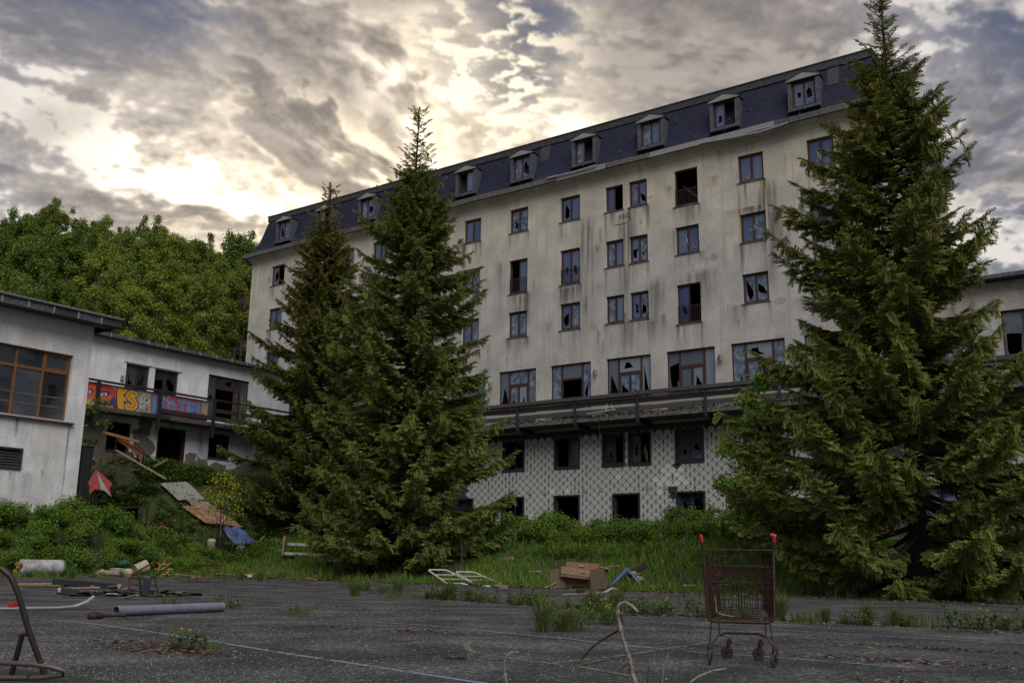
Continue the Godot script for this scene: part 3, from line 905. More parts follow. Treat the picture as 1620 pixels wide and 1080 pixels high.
	# ---- dormers
	var dl := [[-54.54, "bi"], [-50.33, "io"], [-46.18, "ib"], [-41.9, "ii"], [-37.58, "oi"], [-33.26, "ib"], [-28.82, "io"], [-24.45, "ii"], [-20.06, "ho"], [-15.75, "hb"]]
	for k in dl.size(): dormer(root, off, dl[k][0], dl[k][1])

	# ---- lower storeys in diamond shingles
	var lh := []
	for q in [[-33.48, -32.08], [-29.91, -28.41], [-26.83, -25.6], [-25.24, -24.03], [-22.5, -21.06], [-18.78, -17.4], [-37.1, -35.7], [-14.9, -13.5]]:
		lh.append([q[0], q[1], 5.98, 7.57])
	for q in [[-33.48, -32.08], [-29.91, -28.41], [-26.21, -24.74], [-22.5, -21.06], [-18.78, -17.4], [-37.1, -35.7], [-14.9, -13.5]]:
		lh.append([q[0], q[1], 3.09, 4.37])
	M.lower = rough(Color(0.10, 0.10, 0.095), noise_tex(61, 0.03, 0.4, 1.0, 512, FastNoiseLite.TYPE_SIMPLEX_SMOOTH, 5), Vector3(0.5, 0.2, 0.5), 0.95)
	var lw := B(off)
	wall(lw, X0, X1, 0.0, 7.999, FZ, lh, 0.32)
	var lower := part("lower_wall", lw, M.lower, root)
	var lspec := ["om", "oi", "hm", "ho", "hh", "io", "ii", "io", "om", "oo", "oo", "bb", "oo", "ii", "oo"]
	for i in lh.size():
		var h = lh[i]
		var wn := window2(root, off, h[0], h[1], h[2], h[3], FZ, lspec[i], M.frame_dark, M.glass_dim, false)
		var su := B(off)
		bars(su, h[0] - 0.085, h[1] + 0.085, h[2] - 0.10, h[3] + 0.09, FZ + 0.02, 0.087, 0.12)
		part("surround", su, M.steel, wn)
	tiles(lower, off, lh, -36.0, -15.5, 1.6, 7.75, 250)
	# little things on the wall
	for q in [[-27.22, 11.06], [-19.85, 11.07], [-34.4, 11.0]]:
		var la := node("wall_lamp", root)
		var lb := B(off)
		lb.lathe(Vector3(q[0], q[1] - 0.14, FZ + 0.2), Vector3.UP, [[0, 0.02], [0, 0.09], [0.3, 0.12], [0.34, 0.05], [0.36, 0.0]], 12)
		part("lamp_shade", lb, M.zinc_light, la)
		var lp := B(off)
		lp.tube([Vector3(q[0] - 0.22, q[1] + 0.14, FZ), Vector3(q[0] - 0.16, q[1] - 0.05, FZ + 0.12), Vector3(q[0], q[1] - 0.12, FZ + 0.2)], 0.025, 0.025, 6)
		part("lamp_arm", lp, M.steel, la)
	for q in [[-31.6, 4.63], [-30.6, 4.62], [-28.0, 4.68], [-27.0, 4.7], [-24.2, 4.72], [-23.2, 4.7]]:
		var vn := B(off)
		vn.lathe(Vector3(q[0], q[1], FZ + 0.012), Vector3(0, 0, 1), [[0, 0.11], [0.05, 0.11], [0.06, 0.05], [0.03, 0.045], [0.03, 0]], 14)
		part("vent_collar", vn, M.cream, root)
	var gp := B(off)
	gp.span(-23.0, -22.52, 4.42, 4.72, FZ + 0.03, FZ + 0.07)
	part("loose_panel", gp, M.moss, root)
	for q in [[-25.2, 1.9, 0.0], [-22.0, 2.2, 0.0]]:
		var pi := B(off)
		pi.tube([Vector3(q[0], 1.2, FZ + 0.06), Vector3(q[0], q[1], FZ + 0.06)], 0.04, 0.04, 6)
		part("drain_pipe", pi, M.steel, root)
	balcony(root, off, -57.0, -11.1)

	# ---- low wing to the right
	var o2 := Vector3(-2, 1.2, -46)
	var wing := thing("hotel_annex", "lower flat roofed wing on the right behind the big spruce, with long balcony", "building", o2)
	var ah := []
	for q in [[-11.05, -8.55], [-6.91, -4.2], [-3.2, -0.5], [0.5, 3.2]]: ah.append([q[0], q[1], 8.47, 11.77])
	var am := []
	for h in ah: for k in 4: am.append([(lerpf(h[0], h[1], R(0, 1)) + 12) / 22, (14 - h[2]) / 7, R(0.003, 0.01), R(0.1, 0.4), R(0.1, 0.3), 0])
	for k in 24: am.append([R(0, 1), R(0.1, 0.3), R(0.002, 0.006), R(0.1, 0.4), R(0.1, 0.3), 0])
	var wm := uv_mat(wall_image(512, 192, 311, Color(0.66, 0.645, 0.63), Color(0.69, 0.67, 0.63), am, 1.2))
	var aw := B(o2)
	aw.su = Vector4(1 / 22.0, 0, 0, 12 / 22.0); aw.sv = Vector4(0, -1 / 7.0, 0, 14 / 7.0)
	wall(aw, X1 + 0.03, 8, 8.0, 13.1, FZ + 0.02, ah, 0.32)
	aw.quad(Vector3(8, 0, FZ + 0.02), Vector3(8, 0, FZ - 10), Vector3(8, 13.1, FZ - 10), Vector3(8, 13.1, FZ + 0.02))
	aw.quad(Vector3(8, 0, FZ - 10), Vector3(X1 + 0.03, 0, FZ - 10), Vector3(X1 + 0.03, 13.1, FZ - 10), Vector3(8, 13.1, FZ - 10))
	part("upper_wall", aw, wm, wing)
	var al := []
	for q in [[-7.43, -5.95], [-10.6, -9.2], [-3.4, -2.0]]: al.append([q[0], q[1], 6.02, 7.57]); al.append([q[0], q[1], 3.09, 4.37])
	var alw := B(o2)
	wall(alw, X1 + 0.03, 8, 0, 7.999, FZ + 0.02, al, 0.32)
	var alp := part("lower_wall", alw, M.lower, wing)
	var ro := B(o2)
	ro.span(X1 + 0.06, 8.5, 13.12, 13.24, FZ - 10, FZ + 0.55)
	part("roof", ro, M.zinc_dark, wing)
	x = X1 + 0.06
	while x < 8:
		var ga := B(o2)
		ga.plank(Vector3(x + 0.9, 13.2, FZ + 0.6), Vector3(1.78, 0.2, 0.09), Basis(Vector3(0, 0, 1), R(-0.006, 0.006)), 0.02)
		part("gutter", ga, M.zinc, wing)
		x += 1.8
	var ar := B(o2)
	ar.span(X1 + 0.1, 7.9, 8.0, 8.15, FZ - 9.9, FZ - 0.35); ar.span(X1 + 0.1, 7.9, 12.9, 13.1, FZ - 9.9, FZ - 0.35); ar.span(X1 + 0.1, 7.9, 4.8, 5, FZ - 9.9, FZ - 0.35)
	ar.span(X1 + 0.1, 7.9, 0, 13, FZ - 5.2, FZ - 5)
	part("rooms", ar, M.room, wing)
	var asp := ["iiibb", "biibi", "hiibb", "iiiii"]
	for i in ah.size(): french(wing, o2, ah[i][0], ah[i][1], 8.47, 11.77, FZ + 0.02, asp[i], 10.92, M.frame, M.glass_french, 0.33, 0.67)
	for i in al.size():
		var h = al[i]
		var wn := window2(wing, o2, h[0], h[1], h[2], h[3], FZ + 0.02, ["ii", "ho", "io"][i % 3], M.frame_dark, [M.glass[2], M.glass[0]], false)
		var su := B(o2)
		bars(su, h[0] - 0.12, h[1] + 0.12, h[2] - 0.12, h[3] + 0.1, FZ + 0.04, 0.122, 0.12)
		part("surround", su, M.steel, wn)
	tiles(alp, o2, al, X1 + 0.1, -3.0, 1.4, 7.75, 90, FZ + 0.02)
	balcony(wing, o2, -11.1, 8.0)

func dormer(root: Node3D, off: Vector3, x0: float, spec: String) -> void:
	var d := node("dormer", root)
	var w := 1.62
	var x1 := x0 + w
	var zf := FZ + 0.1
	var zb := FZ - 0.75
	var y0 := 23.36; var y1 := 25.12
	var ck := B(off)
	# cheeks with thickness, sill and lintel
	ck.span(x0, x0 + 0.19, y0, y1, zb, zf); ck.span(x1 - 0.19, x1, y0, y1, zb, zf)
	ck.span(x0 + 0.19, x1 - 0.19, y0, y0 + 0.24, zb, zf - 0.01); ck.span(x0 + 0.19, x1 - 0.19, y1 - 0.06, y1, zb, zf - 0.01)
	part("cheeks", ck, M.zinc, d)
	var sill := B(off)
	sill.plank(Vector3((x0 + x1) / 2, y0 + 0.02, zf + 0.09), Vector3(w + 0.16, 0.05, 0.3), Basis(Vector3(1, 0, 0), 0.25), 0.01)
	part("sill", sill, M.zinc, d)
	var xm := (x0 + x1) / 2
	var pk := 25.46
	var a := Vector3(x0 - 0.07, y1 + 0.02, zf + 0.09); var b := Vector3(x1 + 0.07, y1 + 0.02, zf + 0.09); var c := Vector3(xm, pk, zf + 0.05)
	var bk := Vector3(0, 0, -1.1)
	var pd := B(off)
	pd.tri(a + Vector3(0.03, 0, -0.02), b + Vector3(-0.03, 0, -0.02), c + Vector3(0, -0.02, -0.02))
	pd.span(x0 - 0.05, x1 + 0.05, y1 - 0.05, y1 + 0.02, zf + 0.02, zf + 0.085)
	part("pediment", pd, M.zinc_light, d)
	var rf := B(off)
	for s in [[a, c], [c, b]]:
		var p: Vector3 = s[0]; var q: Vector3 = s[1]
		var up := Vector3(0, 0.05, 0)
		rf.hexa([p, q, q + bk, p + bk, p + up, q + up, q + bk + up, p + bk + up])
	part("dormer_roof", rf, M.zinc_dark, d)
	var xw0 := x0 + 0.2; var xw1 := x1 - 0.2; var yw0 := y0 + 0.25; var yw1 := y1 - 0.07
	var fr := B(off)
	var z := zf - 0.18
	bars(fr, xw0, xw1, yw0, yw1, z, 0.07, 0.08)
	part("frame", fr, M.frame, d)
	for k in 2:
		var s := spec[k]
		if s == "o": continue
		var xa := xw0 + 0.065 if k == 0 else xm + 0.004
		var xb := xm - 0.004 if k == 0 else xw1 - 0.065
		var lf := B(off)
		bars(lf, xa, xb, yw0 + 0.065, yw1 - 0.065, z + 0.01, 0.05, 0.05)
		part("sash", lf, M.frame, d)
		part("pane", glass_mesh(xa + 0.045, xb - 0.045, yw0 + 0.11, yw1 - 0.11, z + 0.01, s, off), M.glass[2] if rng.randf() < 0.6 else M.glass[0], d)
	if rng.randf() < 0.85:
		var lm := B(off)
		lm.lathe(Vector3(xm + 0.05, y0 - 0.12, zf + 0.24), Vector3(0.3, 0.2, 1), [[0, 0.0], [0.02, 0.1], [0.14, 0.1], [0.2, 0.04], [0.2, 0]], 8)
		part("floodlight", lm, M.black, d)

func tiles(parent: Node3D, off: Vector3, holes: Array, x0: float, x1: float, y0: float, y1: float, keep: int, zf := FZ) -> void:
	var pu := 0.49
	var pv := 0.44
	var ex := []
	for h in holes: ex.append(PackedVector2Array([Vector2(h[0] - 0.075, h[2] - 0.09), Vector2(h[1] + 0.075, h[2] - 0.09), Vector2(h[1] + 0.075, h[3] + 0.08), Vector2(h[0] - 0.075, h[3] + 0.08)]))
	var lib := []
	var z0 := zf + 0.004
	var prism := func(mb: MB, poly: PackedVector2Array, c: Vector2) -> void:
		# lower tip stands 16 mm off the wall, the upper tip lies on it
		mb.su = Vector4(1 / pu, 0, 0, 0.5 - c.x / pu); mb.sv = Vector4(0, -1 / pv, 0, 0.5 + c.y / pv)
		var zz := func(p: Vector2) -> float: return z0 + 0.010 + 0.010 * clampf((c.y - p.y) / pv + 0.5, 0, 1)
		var ix := Geometry2D.triangulate_polygon(poly)
		for i in range(0, ix.size(), 3):
			var a := poly[ix[i]]; var b := poly[ix[i + 1]]; var d := poly[ix[i + 2]]
			if (b - a).cross(d - a) < 0:
				var t := b
				b = d; d = t
			mb.tri(Vector3(a.x, a.y, zz.call(a)), Vector3(b.x, b.y, zz.call(b)), Vector3(d.x, d.y, zz.call(d)))
		for i in poly.size():
			var a := poly[i]; var b := poly[(i + 1) % poly.size()]
			if Geometry2D.is_polygon_clockwise(poly):
				var t := a
				a = b; b = t
			mb.quad(Vector3(a.x, a.y, z0), Vector3(b.x, b.y, z0), Vector3(b.x, b.y, zz.call(b)), Vector3(a.x, a.y, zz.call(a)))
	var g := 0.015
	var dia := func(c: Vector2) -> PackedVector2Array:
		return PackedVector2Array([c + Vector2(0, -pv / 2 + g), c + Vector2(pu / 2 - g, 0), c + Vector2(0, pv / 2 - g), c + Vector2(-pu / 2 + g, 0)])
	var all := []
	var r := 0
	var y := y0
	while y < y1:
		var x := x0 + (pu / 2 if r % 2 else 0.0)
		while x < x1:
			all.append(Vector2(x, y))
			x += pu
		y += pv / 2
		r += 1
	# the largest in view: nearest to the eye and not behind the spruces
	all.sort_custom(func(p: Vector2, q: Vector2) -> bool: return rank(p) < rank(q))
	for k in 5:
		var mb := B(Vector3(0, 0, 0))
		prism.call(mb, dia.call(Vector2.ZERO), Vector2.ZERO)
		lib.append(mb.mesh())
	var rest := []
	for k in 5: rest.append(B(off))
	var made := 0
	for c in all:
		if rng.randf() < 0.007: continue      # a shingle that fell off
		var polys := [dia.call(c)]
		var whole := true
		for e in ex:
			if absf(c.x - (e[0].x + e[2].x) / 2) > 1.2 or absf(c.y - (e[0].y + e[2].y) / 2) > 1.2: continue
			var nx := []
			for p in polys: nx.append_array(Geometry2D.clip_polygons(p, e))
			if nx.size() != 1 or nx[0].size() != 4 or polys[0] != nx[0]: whole = false
			polys = nx
		var wet := noise_land.get_noise_2d(c.x * 6.0, c.y * 2.0 + 40)
		var k: int = [2, 0, 3, 1][clampi(int(1.6 + wet * 3.2 + R(-0.8, 0.8)), 0, 3)]
		if rng.randf() < 0.015 or (Vector2(c.x + 22.9, c.y - 5.0).length() < 0.9 and rng.randf() < 0.6): k = 4
		if polys.is_empty(): continue
		if made < keep and whole:
			var o := put_mesh("shingle", lib[k], M.tile[k], parent)
			o.position = Vector3(c.x, c.y, 0) - off
			o.position.z = -off.z
			o.rotation.z = R(-0.02, 0.02) if rng.randf() < 0.94 else R(-0.22, 0.22)
			made += 1
		else:
			for p in polys:
				if p.size() > 2: prism.call(rest[k], p, c)
	for k in 5:
		if rest[k].v.size():
			var o := part("shingles", rest[k], M.tile[k], parent)
			meta(o, "", "", "", "stuff")

func rank(p: Vector2) -> float:
	if p.x < -14: return absf(p.x + 26) * 0.2 + absf(p.y - 5.2) + (8.0 if p.x < -33.6 or p.x > -18.6 else 0.0) + (5.0 if p.y < 2.6 else 0.0)
	return absf(p.x + 7.5) + absf(p.y - 6.5)

func balcony(root: Node3D, off: Vector3, x0: float, x1: float) -> void:
	var zf := -44.6
	var bal := node("balcony", root)
	var sb := B(off)
	sb.span(x0, x1, 8.16, 8.42, FZ + 0.03, zf + 0.03)
	part("slab", sb, M.concrete, bal)
	var xs := []
	var xp := -57.9
	while xp < 12:
		xs.append(xp)
		xp += 3.775
	for i in xs.size():
		var x: float = xs[i]
		if x < x0 or x > x1: continue
		var po := B(off)
		po.span(x - 0.06, x + 0.06, 7.98, 9.3, zf + 0.10, zf + 0.18)
		po.span(x - 0.05, x + 0.05, 7.9, 8.12, FZ + 0.03, zf + 0.14)
		part("post", po, M.steel, bal)
	for i in xs.size() - 1:
		var a := maxf(xs[i], x0); var b := minf(xs[i + 1], x1)
		if b - a < 0.3: continue
		var c := (a + b) / 2; var w := b - a
		for q in [[9.42, 0.2, 0.34, 0.08, "board", 0.015], [9.25, 0.09, 0.05, 0.06, "steel_blue", 0.0], [9.07, 0.25, 0.045, 0.05, "board_dark", 0.0], [8.86, 0.14, 0.03, 0.03, "cream_trim", 0.0], [8.66, 0.24, 0.05, 0.05, "board", 0.01]]:
			var pl := B(off)
			pl.plank(Vector3(c, q[0] + R(-0.012, 0.012), zf + q[3]), Vector3(w - 0.012, q[1], q[2]), Basis(Vector3(0, 0, 1), R(-0.003, 0.003) - q[5] * 0) * Basis(Vector3(1, 0, 0), R(-0.06, 0.06)), 0.012)
			var nm: String = {"board": "plank", "board_dark": "plank", "steel_blue": "rail", "cream_trim": "trim"}[q[4]]
			part(nm, pl, M[q[4]], bal)
		# scalloped edging along the slab, hanging moss above it
		var ed := B(off)
		ed.plank(Vector3(c, 8.29, zf + 0.055), Vector3(w - 0.01, 0.27, 0.05), Basis(Vector3(0, 0, 1), R(-0.004, 0.004)), 0.012)
		part("edge_band", ed, M.concrete, bal)
		var mo := B(off)
		var x := a
		while x < b:
			var l := R(0.05, 0.18)
			mo.box(Vector3(x + l / 2, 8.46 + R(-0.03, 0.03), zf + 0.085 + R(-0.01, 0.02)), Vector3(l, R(0.03, 0.10), 0.03), Basis(Vector3(0, 0, 1), R(-0.3, 0.3)))
			x += l * R(0.8, 1.5)
		meta(part("moss", mo, M.moss, bal), "", "", "", "stuff")
	if x0 < -30:
		var br := B(off)
		br.beam(Vector3(-26.9, 8.56, zf + 0.2), Vector3(-25.2, 8.66, zf + 0.2), 0.06, 0.05)
		br.beam(Vector3(-25.75, 8.62, zf + 0.2), Vector3(-25.7, 8.98, zf + 0.2), 0.05, 0.06)
		br.beam(Vector3(-25.3, 8.62, zf + 0.2), Vector3(-25.42, 8.95, zf + 0.2), 0.05, 0.03)
		part("broken_bracket", br, M.white, bal)
		var ch := B(off)
		ch.tube([Vector3(-26.2, 8.3, zf + 0.12), Vector3(-26.2, 7.0, zf + 0.1)], 0.012, 0.012, 4)
		part("hanging_cable", ch, M.steel, bal)


# ---------------------------------------------------------------- the two buildings on the left (built along x, then turned so that they face +x)
func left_buildings() -> void:
	rng.seed = 202
	# frame: local x = -z of the world, local z = x of the world
	var off := Vector3(22, 2.4, -42)
	var root := thing("hall", "low white rendered hall at the far left with a big orange framed window", "building", Vector3(-42, 2.4, -22), PI / 2)
	var holes := [[17.9, 24.15, 6.74, 9.76]]
	var vent := [20.6, 22.3, 4.42, 5.32]
	var marks := []
	for k in 26: marks.append([R(0, 1), R(0.45, 0.7), R(0.002, 0.012), R(0.05, 0.35), R(0.05, 0.22), 0])
	for k in 9: marks.append([R(0.6, 0.98), R(0.76, 0.86), R(0.01, 0.03), R(0.06, 0.16), R(0.15, 0.5), 0])
	for q in [[23.4, 6.6, 0.02, 0.2, 0.16, 1], [22.0, 4.4, 0.006, 0.12, 0.5, 0], [22.6, 4.4, 0.02, 0.14, 0.2, 0], [24.3, 6.7, 0.002, 0.4, 0.6, 0], [21.9, 6.7, 0.004, 0.1, 0.5, 0]]:
		marks.append([(q[0] - 5) / 21, (12 - q[1]) / 11, q[2], q[3], q[4], q[5]])
	var wm := uv_mat(wall_image(768, 400, 321, Color(0.80, 0.80, 0.81), Color(0.83, 0.83, 0.835), marks, 0.8))
	var mb := B(off)
	mb.su = Vector4(1 / 21.0, 0, 0, -5 / 21.0); mb.sv = Vector4(0, -1 / 11.0, 0, 12 / 11.0)
	wall(mb, 5, 25.0, 0.8, 11.3, -42, holes + [vent], 0.36)
	mb.quad(Vector3(25, 0.8, -42), Vector3(25, 0.8, -56), Vector3(25, 11.3, -56), Vector3(25, 11.3, -42))
	mb.quad(Vector3(5, 0.8, -56), Vector3(5, 0.8, -42), Vector3(5, 11.3, -42), Vector3(5, 11.3, -56))
	mb.quad(Vector3(25, 0.8, -56), Vector3(5, 0.8, -56), Vector3(5, 11.3, -56), Vector3(25, 11.3, -56))
	part("wall", mb, wm, root)
	var rm := B(off)
	rm.span(5.1, 24.9, 5.4, 5.6, -55, -42.4); rm.span(5.1, 24.9, 11.1, 11.29, -55, -42.4); rm.span(5.1, 24.9, 5.6, 11.1, -52.2, -52)
	part("rooms", rm, M.room, root)
	var ro := B(off)
	ro.span(4, 25.8, 11.55, 11.66, -57, -40.98)
	ro.span(4, 25.7, 11.3, 11.36, -42, -41.1)
	part("roof", ro, M.zinc_dark, root)
	var x := 4.0
	while x < 25.6:
		var fa := B(off)
		var fw := minf(1.15, 25.75 - x)
		fa.plank(Vector3(x + fw / 2, 11.42, -41.0 + R(-0.01, 0.01)), Vector3(fw - 0.01, 0.36, 0.05), Basis(Vector3(0, 0, 1), R(-0.004, 0.004)), 0.01)
		part("fascia_board", fa, [M.zinc, M.zinc_dark, M.board][rng.randi() % 3], root)
		var rb := B(off)
		rb.plank(Vector3(x, 11.47, -40.96), Vector3(0.06, 0.44, 0.05), Basis(), 0.01)
		part("seam", rb, M.zinc_light, root)
		x += 1.15
	for k in 2:
		var gt := B(off)
		gt.plank(Vector3(14.9, 11.66 - k * 0.06, -40.94 + k * 0.02), Vector3(21.8, 0.045, 0.09), Basis(), 0.01)
		part("roof_edge", gt, [M.zinc_light, M.zinc][k], root)
	var en := B(off)
	en.span(25.7, 25.78, 11.24, 11.6, -57, -41.04)
	en.beam(Vector3(25.0, 11.26, -41.2), Vector3(25.7, 11.12, -41.05), 0.1, 0.05)
	part("fascia_board", en, M.board, root)
	# window: five bays, transom, fixed glass below, two bare bars
	var w := node("window", root)
	var z := -42.24
	var fr := B(off)
	bars(fr, 17.88, 24.17, 6.72, 9.78, z, 0.10, 0.12)
	var n := 5
	for i in range(1, n): fr.span(17.9 + 1.25 * i - 0.05, 17.9 + 1.25 * i + 0.05, 6.82, 9.68, z - 0.055, z + 0.055)
	for i in n: fr.span(17.95 + 1.25 * i + (0.05 if i == 0 else 0.0), 19.1 + 1.25 * i - (0.05 if i == 4 else 0.0), 8.86, 8.98, z - 0.05, z + 0.05)
	part("frame", fr, M.frame_orange, w)
	for i in n:
		var a := 17.95 + 1.25 * i; var b := a + 1.15
		if i == 4:
			var lf := B(off)
			bars(lf, a, b - 0.05, 8.985, 9.675, z + 0.02, 0.07, 0.06)
			part("sash", lf, M.frame_orange, w)
		part("pane", glass_mesh(a, b, 8.97, 9.69, z, ["i", "i", "i", "i", "i"][i], off), M.glass_dim[i % 3], w)
		part("pane", glass_mesh(a, b, 6.81, 8.87, z, ["b", "i", "i", "i", "h"][i], off), M.glass_dim[(i + 1) % 3], w)
	for y in [7.35, 7.78]:
		var br := B(off)
		br.tube([Vector3(17.95, y + 0.02, z - 0.15), Vector3(24.1, y, z - 0.15)], 0.03, 0.03, 6)
		part("guard_bar", br, M.white_dirty, w)
	var sl := B(off)
	sl.plank(Vector3(21.0, 6.66, -41.94), Vector3(6.9, 0.07, 0.3), Basis(Vector3(1, 0, 0), 0.08), 0.012)
	part("sill", sl, M.zinc, w)
	var gv := node("vent_grille", root)
	var gf := B(off)
	bars(gf, vent[0] - 0.02, vent[1] + 0.02, vent[2] - 0.02, vent[3] + 0.02, -42.0, 0.08, 0.1)
	part("frame", gf, M.zinc_dark, gv)
	for i in 7:
		var s := B(off)
		s.plank(Vector3((vent[0] + vent[1]) / 2, vent[2] + 0.12 + i * 0.115, -42.06), Vector3(1.56, 0.1, 0.02), Basis(Vector3(1, 0, 0), -0.6), 0.004)
		part("slat", s, M.zinc_dark, gv)
	var dp := B(off)
	dp.plank(Vector3(25.3, 3.9, -42.05), Vector3(0.42, 3.6, 0.5), Basis(), 0.03)
	dp.plank(Vector3(25.3, 5.73, -42.05), Vector3(0.48, 0.06, 0.56), Basis(), 0.02)
	part("flue_casing", dp, M.black, root)

	# ---- the house with the graffiti balcony
	off = Vector3(38, 5.5, -52)
	root = thing("terrace_house", "white two storey house with a graffiti covered balcony and peeling ground floor", "building", Vector3(-52, 5.5, -38), PI / 2)
	var hs := [[33.26, 34.85, 10.3, 12.05], [35.21, 36.92, 10.3, 12.05], [39.15, 42.45, 9.4, 12.35], [32.43, 33.98, 6.8, 8.5], [35.8, 37.75, 5.6, 8.55], [39.55, 41.2, 7.0, 8.62]]
	marks = []
	for q in [[32.0, 6.8, 1.6, 1.7, 0.9], [31.0, 7.6, 1.2, 1.3, 0.85], [34.9, 7.4, 0.9, 1.5, 0.9], [35.0, 8.6, 0.6, 0.7, 0.9], [38.6, 6.3, 1.2, 0.9, 0.9], [40.2, 6.3, 1.8, 0.5, 0.9], [34.0, 6.2, 1.6, 0.7, 0.9], [42.3, 6.4, 1.5, 0.7, 0.9], [37.3, 5.9, 1.6, 0.5, 0.8]]:
		marks.append([(q[0] - 30) / 16, (13.7 - q[1]) / 9, q[2] / 16 * 0.8, q[3] / 9, q[4], 2])
	for k in 30: marks.append([R(0, 1), R(0.45, 0.8), R(0.002, 0.012), R(0.05, 0.25), R(0.1, 0.4), 0])
	marks.append([(34.45 - 30) / 16, (13.7 - 8.9) / 9, 0.003, 0.16, 0.8, 0])
	wm = uv_mat(wall_image(768, 432, 331, Color(0.80, 0.815, 0.85), Color(0.84, 0.845, 0.865), marks, 1.0))
	mb = B(off)
	mb.su = Vector4(1 / 16.0, 0, 0, -30 / 16.0); mb.sv = Vector4(0, -1 / 9.0, 0, 13.7 / 9.0)
	wall(mb, 29.5, 46.0, 4.7, 13.3, -52, hs, 0.34)
	mb.quad(Vector3(29.5, 4.7, -62), Vector3(29.5, 4.7, -52), Vector3(29.5, 13.3, -52), Vector3(29.5, 13.3, -62))
	mb.quad(Vector3(46, 4.7, -62), Vector3(29.5, 4.7, -62), Vector3(29.5, 13.3, -62), Vector3(46, 13.3, -62))
	part("wall", mb, wm, root)
	rm = B(off)
	for y in [5.5, 9.1, 13.0]: rm.span(29.6, 45.9, y - 0.2, y, -61.5, -52.36)
	rm.span(29.6, 45.9, 5.5, 13.0, -58.2, -58)
	for xx in [34.9, 38.4]: rm.span(xx - 0.06, xx + 0.06, 5.5, 12.8, -58, -52.36)
	part("rooms", rm, M.room, root)
	ro = B(off)
	ro.span(29.2, 46, 13.3, 13.42, -62, -51.45)
	part("roof", ro, M.zinc_dark, root)
	x = 29.2
	while x < 45.5:
		var g := B(off)
		g.plank(Vector3(x + 0.62, 13.36 + R(-0.01, 0.01), -51.42), Vector3(1.23, 0.2, 0.1), Basis(Vector3(0, 0, 1), R(-0.006, 0.006)), 0.02)
		part("gutter", g, M.zinc, root)
		var k2 := B(off)
		k2.plank(Vector3(x, 13.38, -51.37), Vector3(0.05, 0.24, 0.08), Basis(), 0.01)
		part("gutter_bracket", k2, M.zinc_light, root)
		x += 1.24
	var hw := [["hb", M.frame], ["bb", M.frame]]
	for i in 2:
		var h = hs[i]
		var wn := window2(root, off, h[0], h[1], h[2], h[3], -52, hw[i][0], hw[i][1], M.glass_dim, true)
		var tr := B(off)
		tr.plank(Vector3((h[0] + h[1]) / 2, h[3] + 0.07, -51.98), Vector3(h[1] - h[0] + 0.3, 0.07, 0.08), Basis(), 0.01)
		part("head_trim", tr, M.white, wn)
	french(root, off, hs[2][0], hs[2][1], hs[2][2], hs[2][3], -52, "hhioo", 11.55, M.frame, M.glass_dim, 0.2, 0.8)
	window2(root, off, hs[3][0], hs[3][1], hs[3][2], hs[3][3], -52, "mo", M.frame_dark, M.glass_dim, true)
	window2(root, off, hs[5][0], hs[5][1], hs[5][2], hs[5][3], -52, "mb", M.frame, M.glass_dim, true)
	var dr := node("doorway", root)
	var df := B(off)
	df.span(37.62, 37.76, 5.6, 8.55, -52.2, -51.96); df.span(35.79, 35.86, 5.6, 8.55, -52.2, -51.97); df.span(35.86, 37.62, 8.46, 8.56, -52.2, -51.97)
	part("frame", df, M.frame, dr)
	var dk := B(off)
	dk.span(36.7, 37.5, 5.6, 6.5, -52.7, -52.62)
	part("broken_door_panel", dk, M.board, dr)
	# balcony
	var bal := node("balcony", root)
	var sb := B(off)
	sb.span(29.6, 45.9, 8.85, 9.08, -51.97, -50.7)
	part("slab", sb, M.concrete, bal)
	x = 29.6
	while x < 45.5:
		var e := B(off)
		e.plank(Vector3(x + 1.0, 8.95 + R(-0.02, 0.02), -50.66), Vector3(1.99, 0.24, 0.05), Basis(Vector3(0, 0, 1), R(-0.008, 0.008)), 0.012)
		part("edge_band", e, M.board_dark if rng.randf() < 0.5 else M.board, bal)
		x += 2.0
	for px in [30.7, 34.7, 38.6, 42.5]:
		var po := B(off)
		po.span(px - 0.09, px + 0.09, 8.1, 10.5, -50.56, -50.42)
		part("post", po, M.black, bal)
	for k in 4:
		var a: float = [29.7, 34.8, 38.7, 42.6][k]; var b: float = [34.6, 38.5, 42.4, 45.8][k]
		var cp := B(off)
		cp.plank(Vector3((a + b) / 2, 10.47, -50.6), Vector3(b - a + 0.2, 0.11, 0.16), Basis(), 0.015)
		part("handrail", cp, M.black, bal)
		if k > 0:
			for y in [9.85, 9.35]:
				if k == 1 and y > 9.5: continue
				var pl := B(off)
				pl.plank(Vector3((a + b) / 2, y - 0.02, -50.6), Vector3(b - a + 0.16, 0.24, 0.04), Basis(Vector3(0, 0, 1), R(-0.01, 0.01)), 0.008)
				part("plank", pl, M.board_dark, bal)
	var gp := B(off)
	gp.su = Vector4(1 / 8.6, 0, 0, -29.7 / 8.6); gp.sv = Vector4(0, -1 / 1.32, 0, 10.36 / 1.32)
	gp.span(29.7, 38.3, 9.08, 10.36, -50.82, -50.72)
	part("graffiti_panel", gp, uv_mat(graffiti(), 0.7), bal)
	var lw := B(off)
	lw.plank(Vector3(33.0, 11.1, -51.9), Vector3(0.16, 0.3, 0.14), Basis(), 0.02)
	part("wall_lamp", lw, M.zinc_light, root)
	# chimney behind, as small block
	# vegetation and things in front of this house are built with the rest of the garden

